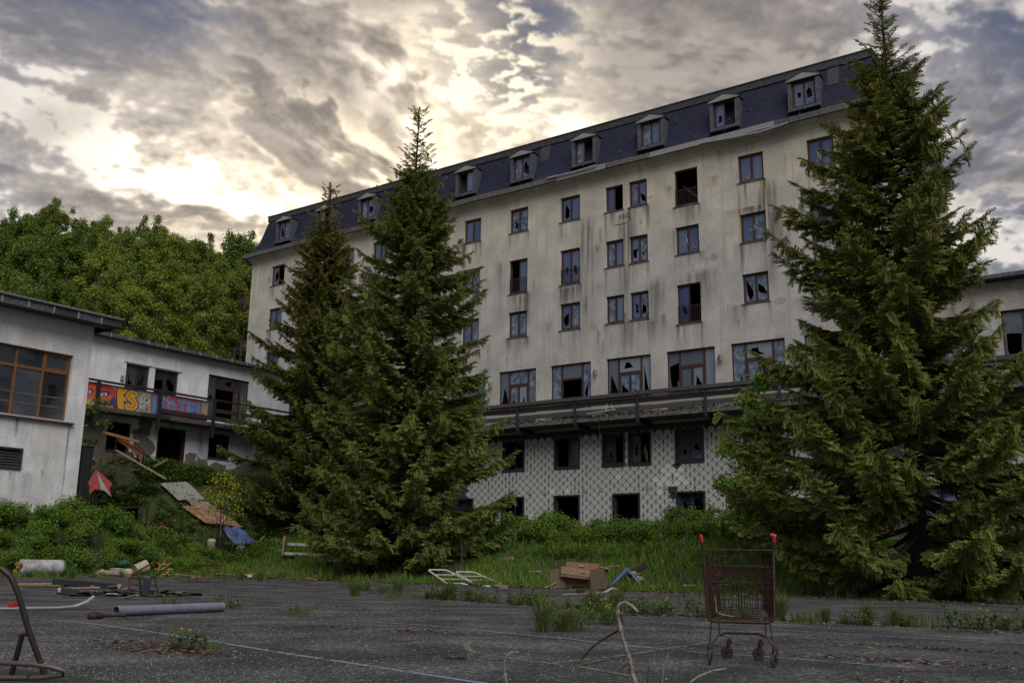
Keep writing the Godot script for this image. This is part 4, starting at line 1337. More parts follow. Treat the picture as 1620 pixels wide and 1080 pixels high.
func graffiti() -> Image:
	var w := 860; var h := 132
	var im := Image.create(w, h, false, Image.FORMAT_RGB8)
	im.fill(Color(0.62, 0.60, 0.56))
	var nz := FastNoiseLite.new(); nz.seed = 77; nz.frequency = 0.05
	# letters as thick strokes: outline first, then fill, then a highlight
	var blob := func(pts: Array, r: float, c: Color) -> void:
		for i in pts.size() - 1:
			var a: Vector2 = pts[i]; var b: Vector2 = pts[i + 1]
			var n := int(a.distance_to(b) / 2.0) + 1
			for k in n + 1:
				var p := a.lerp(b, k / float(n))
				var rr := r * (1.0 + 0.12 * nz.get_noise_2d(p.x, p.y))
				for y in range(int(p.y - rr), int(p.y + rr) + 1):
					var hw := sqrt(maxf(0, rr * rr - (y - p.y) * (y - p.y)))
					if y >= 0 and y < h: im.fill_rect(Rect2i(maxi(0, int(p.x - hw)), y, int(2 * hw), 1).intersection(Rect2i(0, 0, w, h)), c)
	var V := func(a: Array) -> Array:
		var o := []
		for i in range(0, a.size(), 2): o.append(Vector2(a[i], a[i + 1]))
		return o
	var red := Color(0.80, 0.19, 0.08); var org := Color(0.92, 0.36, 0.10); var yel := Color(0.90, 0.66, 0.10); var blu := Color(0.24, 0.46, 0.85); var pur := Color(0.20, 0.13, 0.50); var tea := Color(0.30, 0.62, 0.66); var dk := Color(0.10, 0.07, 0.16); var wh := Color(0.85, 0.84, 0.82)
	# the orange creature
	blob.call(V.call([10, 60, 60, 25, 130, 30, 190, 60, 225, 100]), 44, red)
	blob.call(V.call([20, 80, 80, 50, 150, 70, 200, 105]), 34, org)
	blob.call(V.call([30, 60, 70, 56]), 16, pur); blob.call(V.call([40, 62, 66, 58]), 9, wh); blob.call(V.call([55, 60, 58, 60]), 5, dk)
	blob.call(V.call([120, 60, 175, 52]), 15, pur); blob.call(V.call([135, 62, 165, 57]), 8, wh); blob.call(V.call([150, 60, 153, 60]), 5, dk)
	blob.call(V.call([90, 100, 130, 115, 175, 110]), 7, dk); blob.call(V.call([196, 110, 212, 78, 226, 120]), 12, pur); blob.call(V.call([60, 110, 80, 125]), 10, yel)
	# yellow letters
	for q in [[[250, 20, 262, 112], 20], [[252, 24, 290, 24], 14], [[254, 66, 288, 66], 14], [[262, 112, 300, 112], 16]]:
		blob.call(V.call(q[0]), q[1] + 6, dk)
	for q in [[[250, 20, 262, 112], 20], [[252, 24, 290, 24], 14], [[254, 66, 288, 66], 14], [[262, 112, 300, 112], 16]]:
		blob.call(V.call(q[0]), q[1], yel)
	var S := [350, 30, 318, 26, 306, 48, 340, 68, 358, 92, 338, 114, 306, 108]
	blob.call(V.call(S), 24, pur); blob.call(V.call(S), 18, yel); blob.call(V.call(S), 4, Color(0.75, 0.45, 0.05))
	# white crackle
	for k in 46: blob.call(V.call([R(385, 450), R(10, 125), R(385, 450), R(10, 125)]), R(1.0, 3.0), wh if k % 2 else Color(0.30, 0.30, 0.34))
	# blue letters rimmed in red
	var L := [[478, 16, 482, 116], [482, 70, 512, 100, 534, 70], [540, 16, 536, 116], [600, 34, 576, 60, 584, 104, 612, 104, 624, 62, 600, 34], [648, 26, 704, 22], [676, 26, 672, 112], [724, 34, 726, 108], [724, 40, 760, 30], [726, 72, 756, 68], [728, 110, 764, 104], [790, 22, 792, 112], [794, 110, 826, 106]]
	for q in L: blob.call(V.call(q), 25, red)
	for q in L: blob.call(V.call(q), 15, blu)
	for q in L: blob.call(V.call(q), 6, tea)
	for k in 16: blob.call(V.call([R(470, 830), R(8, 128), R(470, 830), R(8, 128)]), 1.6, [red, pur, wh][k % 3])
	var out := im.get_data()
	for i in w * h:
		var g := 0.92 + 0.26 * nz.get_noise_2d((i % w) * 2.0, (i / w) * 2.0)
		var fade := clampf(0.16 + 0.5 * nz.get_noise_2d((i % w) * 0.9 + 400, (i / w) * 3.0), 0.05, 0.6)
		for k in 3: out[i * 3 + k] = clampi(int(lerpf(out[i * 3 + k], [128, 124, 118][k], fade) * g), 0, 255)
	return Image.create_from_data(w, h, false, Image.FORMAT_RGB8, out)


# ---------------------------------------------------------------- plants
# one leaf: a bent rhombus
func add_leaf(mb: MB, p: Vector3, dir: Vector3, side: Vector3, l: float, w: float) -> void:
	var t := p + dir * l
	var m := p + dir * l * 0.45
	mb.quad(p, m + side * w, t, m - side * w)

func foliage(mb: MB, lobes: Array, count: int, size: float, c0: Color, c1: Color, up := 0.5) -> void:
	var wsum := 0.0
	for l in lobes: wsum += l[1] * l[1]
	for l in lobes:
		var n := int(count * l[1] * l[1] / wsum)
		var sq: float = l[2] if l.size() > 2 else 0.8
		var tone := R(0.0, 1.0)
		for i in n:
			var d := Vector3(rng.randfn(), rng.randfn(), rng.randfn()).normalized()
			var r: float = l[1] * pow(rng.randf(), 0.42) * R(0.85, 1.12) * (1.45 if i % 6 == 0 else 1.0)
			var p: Vector3 = l[0] + Vector3(d.x * r, d.y * r * sq, d.z * r)
			var nn := (d * 0.6 + Vector3(R(-1, 1), R(-0.6, 1) + up, R(-1, 1))).normalized()
			var dir := nn.cross(Vector3(R(-1, 1), R(-1, 1), R(-1, 1))).normalized()
			mb.col = c0.lerp(c1, clampf(tone * 0.55 + rng.randf() * 0.6, 0, 1))
			var s := size * R(0.6, 1.3)
			add_leaf(mb, p, dir, nn.cross(dir), s, s * 0.38)

# a spruce twig of unit length along +x: shoots like bottle brushes, lighter at their tips
func spray_mesh(sd: int) -> ArrayMesh:
	rng.seed = sd
	var mb := B()
	var shoot := func(a: Vector3, d: Vector3, l: float, r: float, c0: Color, c1: Color) -> void:
		var u := d.cross(Vector3.UP).normalized()
		var w := d.cross(u)
		var m := a + d * l * 0.55
		var t := a + d * l
		var ring := []
		for k in 4:
			var an := TAU * (k + 0.5 * (rng.randi() % 2)) / 4
			ring.append((u * cos(an) + w * sin(an)))
		for k in 4:
			var k2 := (k + 1) % 4
			mb.col = c0
			var p0: Vector3 = a + ring[k] * r * 0.6; var p1: Vector3 = a + ring[k2] * r * 0.6
			var q0: Vector3 = m + ring[k] * r; var q1: Vector3 = m + ring[k2] * r
			mb.quad(p0, p1, q1, q0)
			mb.col = c1
			mb.tri(q0, q1, t)
		# needles that stick out of the outline
		for k in 5:
			var s := a + d * l * R(0.15, 0.95)
			var o := (u * R(-1, 1) + w * R(-1, 1)).normalized()
			mb.col = c1 * 1.15
			mb.tri(s - d * 0.012, s + d * 0.012, s + (o + d * 0.7).normalized() * r * 2.1)
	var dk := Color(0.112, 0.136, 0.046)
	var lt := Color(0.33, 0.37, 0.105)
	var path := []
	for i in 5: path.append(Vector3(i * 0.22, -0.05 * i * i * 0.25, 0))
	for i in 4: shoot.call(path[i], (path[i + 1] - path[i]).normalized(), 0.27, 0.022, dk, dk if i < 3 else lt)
	var n := 10
	for i in n:
		var t := 0.06 + 0.88 * i / (n - 1)
		var p := Vector3(t * 0.88, -0.05 * pow(t * 4, 2) * 0.25, 0)
		for s in [-1.0, 1.0]:
			var l: float = (0.44 - 0.27 * t) * R(0.7, 1.2)
			var d := Vector3(0.75 + R(-0.15, 0.15), R(-0.45, 0.2), s * R(0.55, 0.95)).normalized()
			var c := lt.lerp(dk, R(0, 0.55))
			shoot.call(p, d, l, 0.021, dk, c)
			if l > 0.2:
				for k in 2:
					shoot.call(p + d * l * (0.3 + 0.3 * k), (d + Vector3(0.6, R(-0.4, 0.15), (-s if k else s) * 0.5)).normalized(), l * 0.48, 0.019, dk, c)
	return mb.mesh()

var sprays := []
func spruce(label: String, at: Vector3, H: float, rad: float, sd: int, tint: Color, tint_top: Color, squeeze := 0.8, gap := 1.0, skip_low := 0.02, lean := 0.0) -> void:
	rng.seed = sd
	var t := thing("spruce_tree", label, "tree", at)
	var tr := B()
	var pts := []
	for i in 9: pts.append(Vector3(sin(i * 1.3 + sd) * 0.05, H * i / 8.0 * 0.985, cos(i * 1.7 + sd) * 0.05))
	tr.tube([Vector3(0, -0.5, 0), Vector3(0, 0.3, 0)], 0.42, 0.30, 10)
	tr.tube(pts, 0.30, 0.02, 9)
	part("trunk", tr, M.bark, t)
	var wood := B()
	var xs := [[], [], []]
	var cs := [[], [], []]
	var y := H * skip_low
	var roll := 0.0
	while y < H * 0.99:
		var q := y / H
		var L := maxf(0.25, (1.0 - pow(q, squeeze)) * rad - 0.32 - 0.22 * sst(0.66, 0.9, q))
		var nb := int(lerpf(7.4, 4.6, q))
		if q > 0.87: nb = 4
		roll += 0.7
		for b in nb:
			var az := roll + TAU * b / nb + R(-0.35, 0.35)
			var l := L * R(0.68, 1.22) * (0.55 if rng.randf() < 0.12 else 1.0) + 0.12
			var el := lerpf(-0.14, 0.50, pow(q, 1.2)) + R(-0.12, 0.12)
			if q > 0.86: el = R(0.45, 0.95)
			if lean != 0.0 and q > 0.28 and q < 0.68: l *= 1.0 - lean * maxf(0.0, cos(az + 0.62))
			var dirh := Vector3(cos(az), 0, sin(az))
			var side := Vector3(-sin(az), 0, cos(az))
			var y0 := y + R(-0.18, 0.18)
			var sag := (1.0 - q) * 0.26
			var bend := R(-0.12, 0.12)
			var pos := func(s: float) -> Vector3:
				return Vector3(0, y0, 0) + dirh * l * s + Vector3.UP * l * (el * s - sag * s * (1.3 - s) + 0.26 * pow(s, 3) * (1 - 0.6 * q)) + side * l * bend * s * s
			var bp := []
			for k in 5: bp.append(pos.call(k / 4.0))
			wood.tube(bp, 0.012 + 0.012 * l, 0.006, 4, false)
			var step := (0.088 if q < 0.84 else 0.14) * gap
			var s0 := 0.10 + 0.2 * (1.0 - q)
			var d := s0 * l
			while d < l:
				var s := d / l
				var p: Vector3 = pos.call(s)
				var tan: Vector3 = (pos.call(minf(1.0, s + 0.03)) - pos.call(s - 0.03)).normalized()
				for sgn in [-1.0, 1.0]:
					var sl := clampf((1.0 - s) * l * 0.40 + 0.21, 0.20, 0.64) * R(0.55, 1.3) * (1.0 if q < 0.84 else 0.75)
					var dr: Vector3 = (tan * R(0.55, 1.0) + side * sgn * R(0.5, 1.0) + Vector3.UP * R(-0.45, 0.30) * (1.0 - 0.4 * q)).normalized()
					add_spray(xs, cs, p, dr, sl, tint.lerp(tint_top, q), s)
				for hang in (2 if rng.randf() < 0.8 * (1.0 - q) else 0):     # hanging twigs
					var dr: Vector3 = (tan * 0.35 + side * R(-0.5, 0.5) + Vector3.DOWN * R(0.6, 1.1)).normalized()
					add_spray(xs, cs, p, dr, R(0.22, 0.5), tint.lerp(tint_top, q), s * 0.7)
				d += step * R(0.8, 1.25)
			var te: Vector3 = pos.call(1.0)
			add_spray(xs, cs, te - (te - pos.call(0.95)), (te - pos.call(0.93)).normalized(), R(0.3, 0.5), tint.lerp(tint_top, q), 1.0)
		y += (lerpf(0.40, 0.27, q) if q < 0.86 else 0.34) * gap * R(0.85, 1.15)
	for k in 6: add_spray(xs, cs, Vector3(0, H * (0.95 + 0.008 * k), 0), Vector3(R(-0.3, 0.3), 1, R(-0.3, 0.3)).normalized(), R(0.3, 0.55), tint_top, 0.8)
	part("branches", wood, M.bark, t).set_meta("kind", "stuff")
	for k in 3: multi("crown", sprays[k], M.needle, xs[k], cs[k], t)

func add_spray(xs: Array, cs: Array, p: Vector3, d: Vector3, l: float, tint: Color, s: float) -> void:
	var up := (Vector3.UP + Vector3(R(-0.5, 0.5), 0, R(-0.5, 0.5))).normalized()
	var z := d.cross(up).normalized()
	var k := rng.randi() % 3
	xs[k].append(Transform3D(Basis(d * l, z.cross(d) * l, z * l), p))
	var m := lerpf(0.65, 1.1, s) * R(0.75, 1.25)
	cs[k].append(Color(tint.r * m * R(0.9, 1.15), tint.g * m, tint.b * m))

func broad_tree(called: String, label: String, H: float, lobes: Array, n: int, size: float, c0: Color, c1: Color, group := "", trunk := 0.16, cat := "tree") -> Node3D:
	var t := thing(called, label, cat, Vector3.ZERO, 0, group)
	var tr := B()
	tr.tube([Vector3(0, -0.6, 0), Vector3(0.1, H * 0.3, 0.05), Vector3(-0.05, H * 0.62, 0.1), Vector3(0.05, H * 0.9, 0)], trunk, trunk * 0.25, 7)
	for l in lobes:
		var c: Vector3 = l[0]
		tr.tube([Vector3(0, clampf(c.y - l[1] * 1.6, H * 0.12, H * 0.7), 0.05), c * Vector3(0.5, 0.9, 0.5), c], trunk * 0.4, trunk * 0.1, 5)
	part("trunk", tr, M.bark_pale, t)
	var mb := B()
	foliage(mb, lobes, n, size, c0, c1)
	part("crown", mb, M.leaf, t).set_meta("kind", "stuff")
	return t

func forest() -> void:
	rng.seed = 303
	var protos := []
	for k in 6:
		var H := 12.0
		var lobes := []
		for i in 26:
			var y := lerpf(3.2, 12.0, i / 25.0)
			var rr: float = [2.1, 2.6, 1.9, 2.3, 2.8, 2.0][k] * sqrt(maxf(0.04, 1.0 - pow((y - 6.4) / 6.4, 2)))
			var a := i * 2.4 + k
			lobes.append([Vector3(cos(a) * rr * R(0.45, 0.85), y, sin(a) * rr * R(0.45, 0.95)), R(0.45, 1.05), 0.85])
		for i in 7: lobes.append([Vector3(R(-1.6, 1.6), R(10.6, 13.2), R(-1.6, 1.6)), R(0.3, 0.6), 1.5])
		var g: Array = [[Color(0.114, 0.170, 0.028), Color(0.228, 0.304, 0.055)], [Color(0.144, 0.181, 0.030), Color(0.300, 0.339, 0.060)], [Color(0.084, 0.140, 0.030), Color(0.180, 0.263, 0.050)], [Color(0.120, 0.175, 0.030), Color(0.252, 0.322, 0.055)], [Color(0.102, 0.140, 0.030), Color(0.210, 0.252, 0.050)], [Color(0.144, 0.170, 0.040), Color(0.300, 0.316, 0.075)]][k]
		var t := broad_tree("forest_tree", "leafy spring green deciduous tree of the wood on the hillside", H, lobes, 26000, 0.18, g[0], g[1], "deciduous trees on the hillside", 0.17)
		protos.append(t)
	var used := [false, false, false, false, false, false]
	var rows := [[69, 0.62, 2.3], [77, 0.8, 2.5], [86, 0.85, 2.5], [96, 0.9, 2.5], [107, 0.92, 2.5], [118, 0.80, 2.5], [125, 0.75, 2.6], [131, 0.86, 2.0], [140, 0.82, 2.6]]
	for r in rows:
		var az := 47.5 + R(0, 2)
		while az < 68.5:
			var rr: float = r[0] + R(-4, 4)
			var a := deg_to_rad(az)
			var x := -sin(a) * rr; var z := -cos(a) * rr
			az += rad_to_deg(r[2] * 1.35 / rr) * R(0.8, 1.35)
			if x > -62 and z > -64: continue
			if x > -60.5: continue
			var k := rng.randi() % 6
			var sc: float = r[1] * R(0.78, 1.2)
			if r[0] > 125: sc *= 0.92 + 0.12 * sin(az * 1.9) + (0.12 if az > 58 else 0.0)
			if not used[k]:
				used[k] = true
				protos[k].position = on(x, z)
				protos[k].rotation.y = R(0, TAU)
				protos[k].scale = Vector3.ONE * sc
			else:
				copy(protos[k], on(x, z), R(0, TAU), sc)
			var tree: Node3D = get_child(get_child_count() - 1) if String(get_child(get_child_count() - 1).name).begins_with("forest_tree") and get_child(get_child_count() - 1) != protos[5] else protos[k]
			if tree.position.distance_to(on(x, z)) > 0.1: tree = protos[k]
			var tone: String = ["fresh green", "yellow green", "deep green", "bright green", "dull green", "pale yellow green"][k]
			var tier: String = "low on the hillside just above the white house" if r[0] < 85 else ("halfway up the wooded hillside" if r[0] < 115 else "on the skyline of the wooded hill")
			tree.set_meta("label", "%s deciduous tree %s" % [tone, tier])
			tree.set_meta("group", "deciduous trees " + tier)

func garden_plants() -> void:
	rng.seed = 404
	# shrubs: three kinds, each placed many times
	var protos := []
	for k in 3:
		var lobes := []
		for i in 8: lobes.append([Vector3(R(-0.6, 0.6), R(0.35, 1.15), R(-0.5, 0.5)), R(0.30, 0.5), 0.9])
		var g: Array = [[Color(0.065, 0.13, 0.022), Color(0.15, 0.25, 0.035)], [Color(0.075, 0.14, 0.022), Color(0.18, 0.27, 0.04)], [Color(0.055, 0.11, 0.022), Color(0.13, 0.21, 0.035)]][k]
		var s := thing("shrub", "", "shrub")
		var st := B()
		for i in 7: st.tube([Vector3(R(-0.15, 0.15), -0.2, R(-0.15, 0.15)), Vector3(R(-0.3, 0.3), 0.5, R(-0.3, 0.3)), lobes[i][0]], 0.02, 0.006, 4, false)
		part("stems", st, M.bark, s)
		var mb := B()
		foliage(mb, lobes, 3400, 0.095, g[0], g[1])
		part("leaves", mb, M.leaf, s).set_meta("kind", "stuff")
		protos.append(s)
	var made := [false, false, false]
	var spot := func(x: float, z: float, sc: float, label: String, group: String) -> void:
		var k := rng.randi() % 3
		var o: Node3D = protos[k]
		if made[k]: o = copy(protos[k], Vector3.ZERO)
		made[k] = true
		o.position = on(x, z, -0.05)
		o.rotation.y = R(0, TAU)
		o.scale = Vector3(sc * R(0.9, 1.2), sc * R(0.85, 1.15), sc * R(0.9, 1.2))
		meta(o, label, "shrub", group)
	for i in 15:
		var z := lerpf(-16.5, -30.0, i / 14.0)
		for rw in 3:
			if rw == 2 and z < -27: continue
			spot.call(-38.2 - rw * 1.0 + R(-0.4, 0.4), z + R(-0.5, 0.5), [0.66, 0.78, 0.80][rw] * R(0.75, 1.2) * (0.75 if z < -27 else 1.0), ["bushy green shrub in the front row of the thicket behind the white tank and bucket", "bushy green shrub in the middle of the thicket on the left bank", "bushy green shrub close against the white hall on the left bank"][rw], ["front row of the left thicket", "middle of the left thicket", "shrubs against the hall"][rw])
	for i in 26:
		var x := lerpf(-28.5, -11.5, i / 25.0)
		for rw in 2:
			spot.call(x + R(-0.4, 0.4), -36.6 - rw * 1.4 + R(-0.5, 0.5), [0.70, 0.95][rw] * R(0.75, 1.25), ["low green shrub at the front of the hedge below the shingled hotel wall", "taller green shrub at the back of the hedge against the shingled hotel wall"][rw], ["front of the hedge under the hotel", "back of the hedge under the hotel"][rw])
	for i in 8:
		spot.call(R(-4, 4), R(-36, -39), R(0.6, 0.9), "green shrub in the grass to the right of the big right spruce", "shrubs right of the spruce")
	# young trees
	var sap := broad_tree("sapling", "bright green deciduous sapling growing out beside the right spruce", 6.2, [[Vector3(-0.5, 5.5, 0), 0.5], [Vector3(0.0, 6.2, 0), 0.45], [Vector3(-0.8, 4.5, 0.2), 0.5], [Vector3(0.2, 4.9, 0.2), 0.6], [Vector3(-1.3, 3.7, 0.2), 0.45], [Vector3(-0.5, 3.3, 0), 0.65], [Vector3(0.3, 3.6, 0.3), 0.7], [Vector3(-0.9, 2.2, 0.2), 0.65], [Vector3(-1.6, 2.5, 0.2), 0.4], [Vector3(0.2, 2.2, 0.2), 0.7], [Vector3(-1.2, 1.3, 0.2), 0.5], [Vector3(0.4, 1.2, 0.2), 0.6]], 6500, 0.15, Color(0.10, 0.20, 0.03), Color(0.20, 0.36, 0.05), "", 0.06)
	sap.position = on(-13.2, -34.2)
	var yg := broad_tree("young_tree", "small yellow green tree with dark twisted stems in front of the litter slope", 4.0, [[Vector3(0, 3.7, 0), 0.6], [Vector3(-0.5, 3.1, 0.2), 0.55], [Vector3(0.6, 2.9, 0), 0.6], [Vector3(0.1, 2.5, 0.2), 0.6], [Vector3(1.2, 2.1, 0.1), 0.4], [Vector3(-0.8, 2.2, 0), 0.35], [Vector3(0.7, 1.8, 0.2), 0.35], [Vector3(-0.9, 2.9, 0.1), 0.4], [Vector3(0.9, 3.3, 0.0), 0.4]], 900, 0.11, Color(0.17, 0.19, 0.02), Color(0.32, 0.33, 0.035), "", 0.05)
	yg.position = on(-39.9, -31.45)
	var ystems := B()
	for i in 8: ystems.tube([Vector3(R(-0.2, 0.2), -0.2, R(-0.2, 0.2)), Vector3(R(-0.4, 0.4), 0.7, R(-0.3, 0.3)), Vector3(R(-0.5, 0.5), R(1.2, 2.2), R(-0.4, 0.4))], 0.05, 0.012, 5, false)
	part("stems", ystems, M.rust_dark, yg)
	var bt := broad_tree("branching_tree", "thin leafy tree reaching out from behind the hall in front of the graffiti balcony", 7.4, [[Vector3(-0.2, 6.8, 0.2), 0.8], [Vector3(0.9, 6.0, -0.6), 0.7, 0.35], [Vector3(1.5, 6.4, -1.0), 0.55, 0.4], [Vector3(2.0, 5.2, -0.8), 0.55, 0.4], [Vector3(0.4, 5.0, 0), 0.8, 0.4], [Vector3(1.3, 4.3, -0.6), 0.6, 0.3], [Vector3(0.2, 3.4, 0), 0.7, 0.4], [Vector3(1.6, 3.2, -0.8), 0.5, 0.25]], 900, 0.17, Color(0.08, 0.12, 0.025), Color(0.15, 0.19, 0.04), "", 0.06)
	bt.position = on(-49.0, -28.3)
	# the two dead twigs standing among the shrubs by the spruce
	for q in [[-16.2, -33.6, 1.9], [-25.0, -31.5, 1.5]]:
		var dt := B()
		dt.tube([Vector3(0, -0.1, 0), Vector3(0.08, q[2] * 0.5, 0), Vector3(0.02, q[2], 0.1)], 0.025, 0.008, 5)
		for i in 5: dt.tube([Vector3(0.05, q[2] * R(0.3, 0.8), 0), Vector3(R(-0.5, 0.5), q[2] * R(0.6, 1.1), R(-0.3, 0.3))], 0.01, 0.004, 4)
		single("dead_sapling", dt, M.bark_pale, "thin bare dead sapling standing in the grass beside the right spruce" if q[0] > -20 else "thin bare dead sapling in the grass beside the middle spruce", "sapling", on(q[0], q[1]))

func tuft_mesh(n: int, h: float, spread: float, w: float, sd: int) -> ArrayMesh:
	rng.seed = sd
	var mb := B()
	for i in n:
		var a := R(0, TAU)
		var d := Vector3(cos(a), 0, sin(a))
		var p := Vector3(R(-spread, spread), 0, R(-spread, spread)) * 0.5
		var hh := h * R(0.5, 1.1)
		var lean := R(0.1, 0.95) * hh
		var s := d.cross(Vector3.UP) * w
		var m := p + d * lean * 0.35 + Vector3.UP * hh * 0.6
		var t := p + d * lean + Vector3.UP * hh
		var k := R(0.7, 1.2)
		mb.col = Color(k * R(0.95, 1.1), k, k)
		mb.quad(p - s, p + s, m + s * 0.7, m - s * 0.7)
		mb.tri(m - s * 0.7, m + s * 0.7, t)
	return mb.mesh()

func grass() -> void:
	rng.seed = 505
	var xs := [[], [], []]
	var cs := [[], [], []]
	var cx := []
	var cc := []
	var meshes := [tuft_mesh(11, 0.30, 0.24, 0.012, 1), tuft_mesh(13, 0.22, 0.26, 0.013, 2), tuft_mesh(8, 0.42, 0.2, 0.011, 3)]
	var patch := FastNoiseLite.new(); patch.seed = 9; patch.frequency = 0.16
	rng.seed = 506
	var n := 0
	while n < 46000:
		var x: float; var z: float
		var pick := rng.randf()
		if pick < 0.70:
			x = R(-48, 6); z = R(-45.9, -27.6)
		elif pick < 0.9:
			x = R(-56, -36.6); z = R(-46, -25)
		else:
			x = R(-42, -36.3); z = R(-28, -6)
		n += 1
		if x < -41.9 and z > -25.6: continue
		if x < -51.9: continue
		var edge := -28.0 + patch.get_noise_2d(x * 3, 7) * 0.7 - (0.9 * sst(-20, -32, x))
		if z > edge and x > -36.8 + patch.get_noise_2d(z * 3, 3) * 0.8: continue
		var pn := patch.get_noise_2d(x, z)
		if pn < -0.42 and rng.randf() < 0.7: continue
		if Vector2(x + 28.5, z + 32.2).length() < 3.2 and rng.randf() < 0.8: continue
		if Vector2(x + 7.2, z + 30.4).length() < 3.6 and rng.randf() < 0.75: continue
		var k := rng.randi() % 3
		var s := R(0.7, 1.3) * (1.0 + 0.35 * pn) * (0.6 if x < -40.5 else 0.85)
		xs[k].append(Transform3D(Basis(Vector3.UP, R(0, TAU)) * Basis.from_scale(Vector3(s, s * R(0.8, 1.2), s)), on(x, z, -0.02)))
		var g := Color(0.085, 0.175, 0.026).lerp(Color(0.145, 0.235, 0.036), clampf(0.5 + pn + R(-0.3, 0.3), 0, 1))
		if rng.randf() < 0.04: g = Color(0.25, 0.22, 0.10)
		cs[k].append(g)
	for k in 3: multi("grass", meshes[k], M.grass, xs[k], cs[k])
	# broad leaved ground cover on the litter slope and below the wall
	var lm := B()
	for i in 12:
		var a := R(0, TAU)
		var d := Vector3(cos(a), R(0.0, 0.7), sin(a)).normalized()
		var p := Vector3(R(-0.14, 0.14), R(0.05, 0.3), R(-0.14, 0.14))
		lm.col = Color(1, 1, 1) * R(0.7, 1.3)
		add_leaf(lm, p, d, d.cross(Vector3.UP).normalized(), R(0.09, 0.16), R(0.03, 0.055))
	var lmesh := lm.mesh()
	for i in 9000:
		var x := R(-51.5, -38.0); var z := R(-38, -25.8)
		if Vector2(x + 44.5, z + 34.2).length() < 2.6 and rng.randf() < 0.7: continue
		if i > 6800:
			x = R(-30, -10); z = R(-41, -33)
		var pn := patch.get_noise_2d(x * 1.6, z * 1.6)
		if pn < -0.12: continue
		var s := R(0.7, 1.5)
		cx.append(Transform3D(Basis(Vector3.UP, R(0, TAU)) * Basis.from_scale(Vector3(s, s, s)), on(x, z, -0.03)))
		cc.append(Color(0.055, 0.11, 0.02).lerp(Color(0.13, 0.20, 0.04), rng.randf()))
	multi("ground_cover", lmesh, M.leaf, cx, cc)

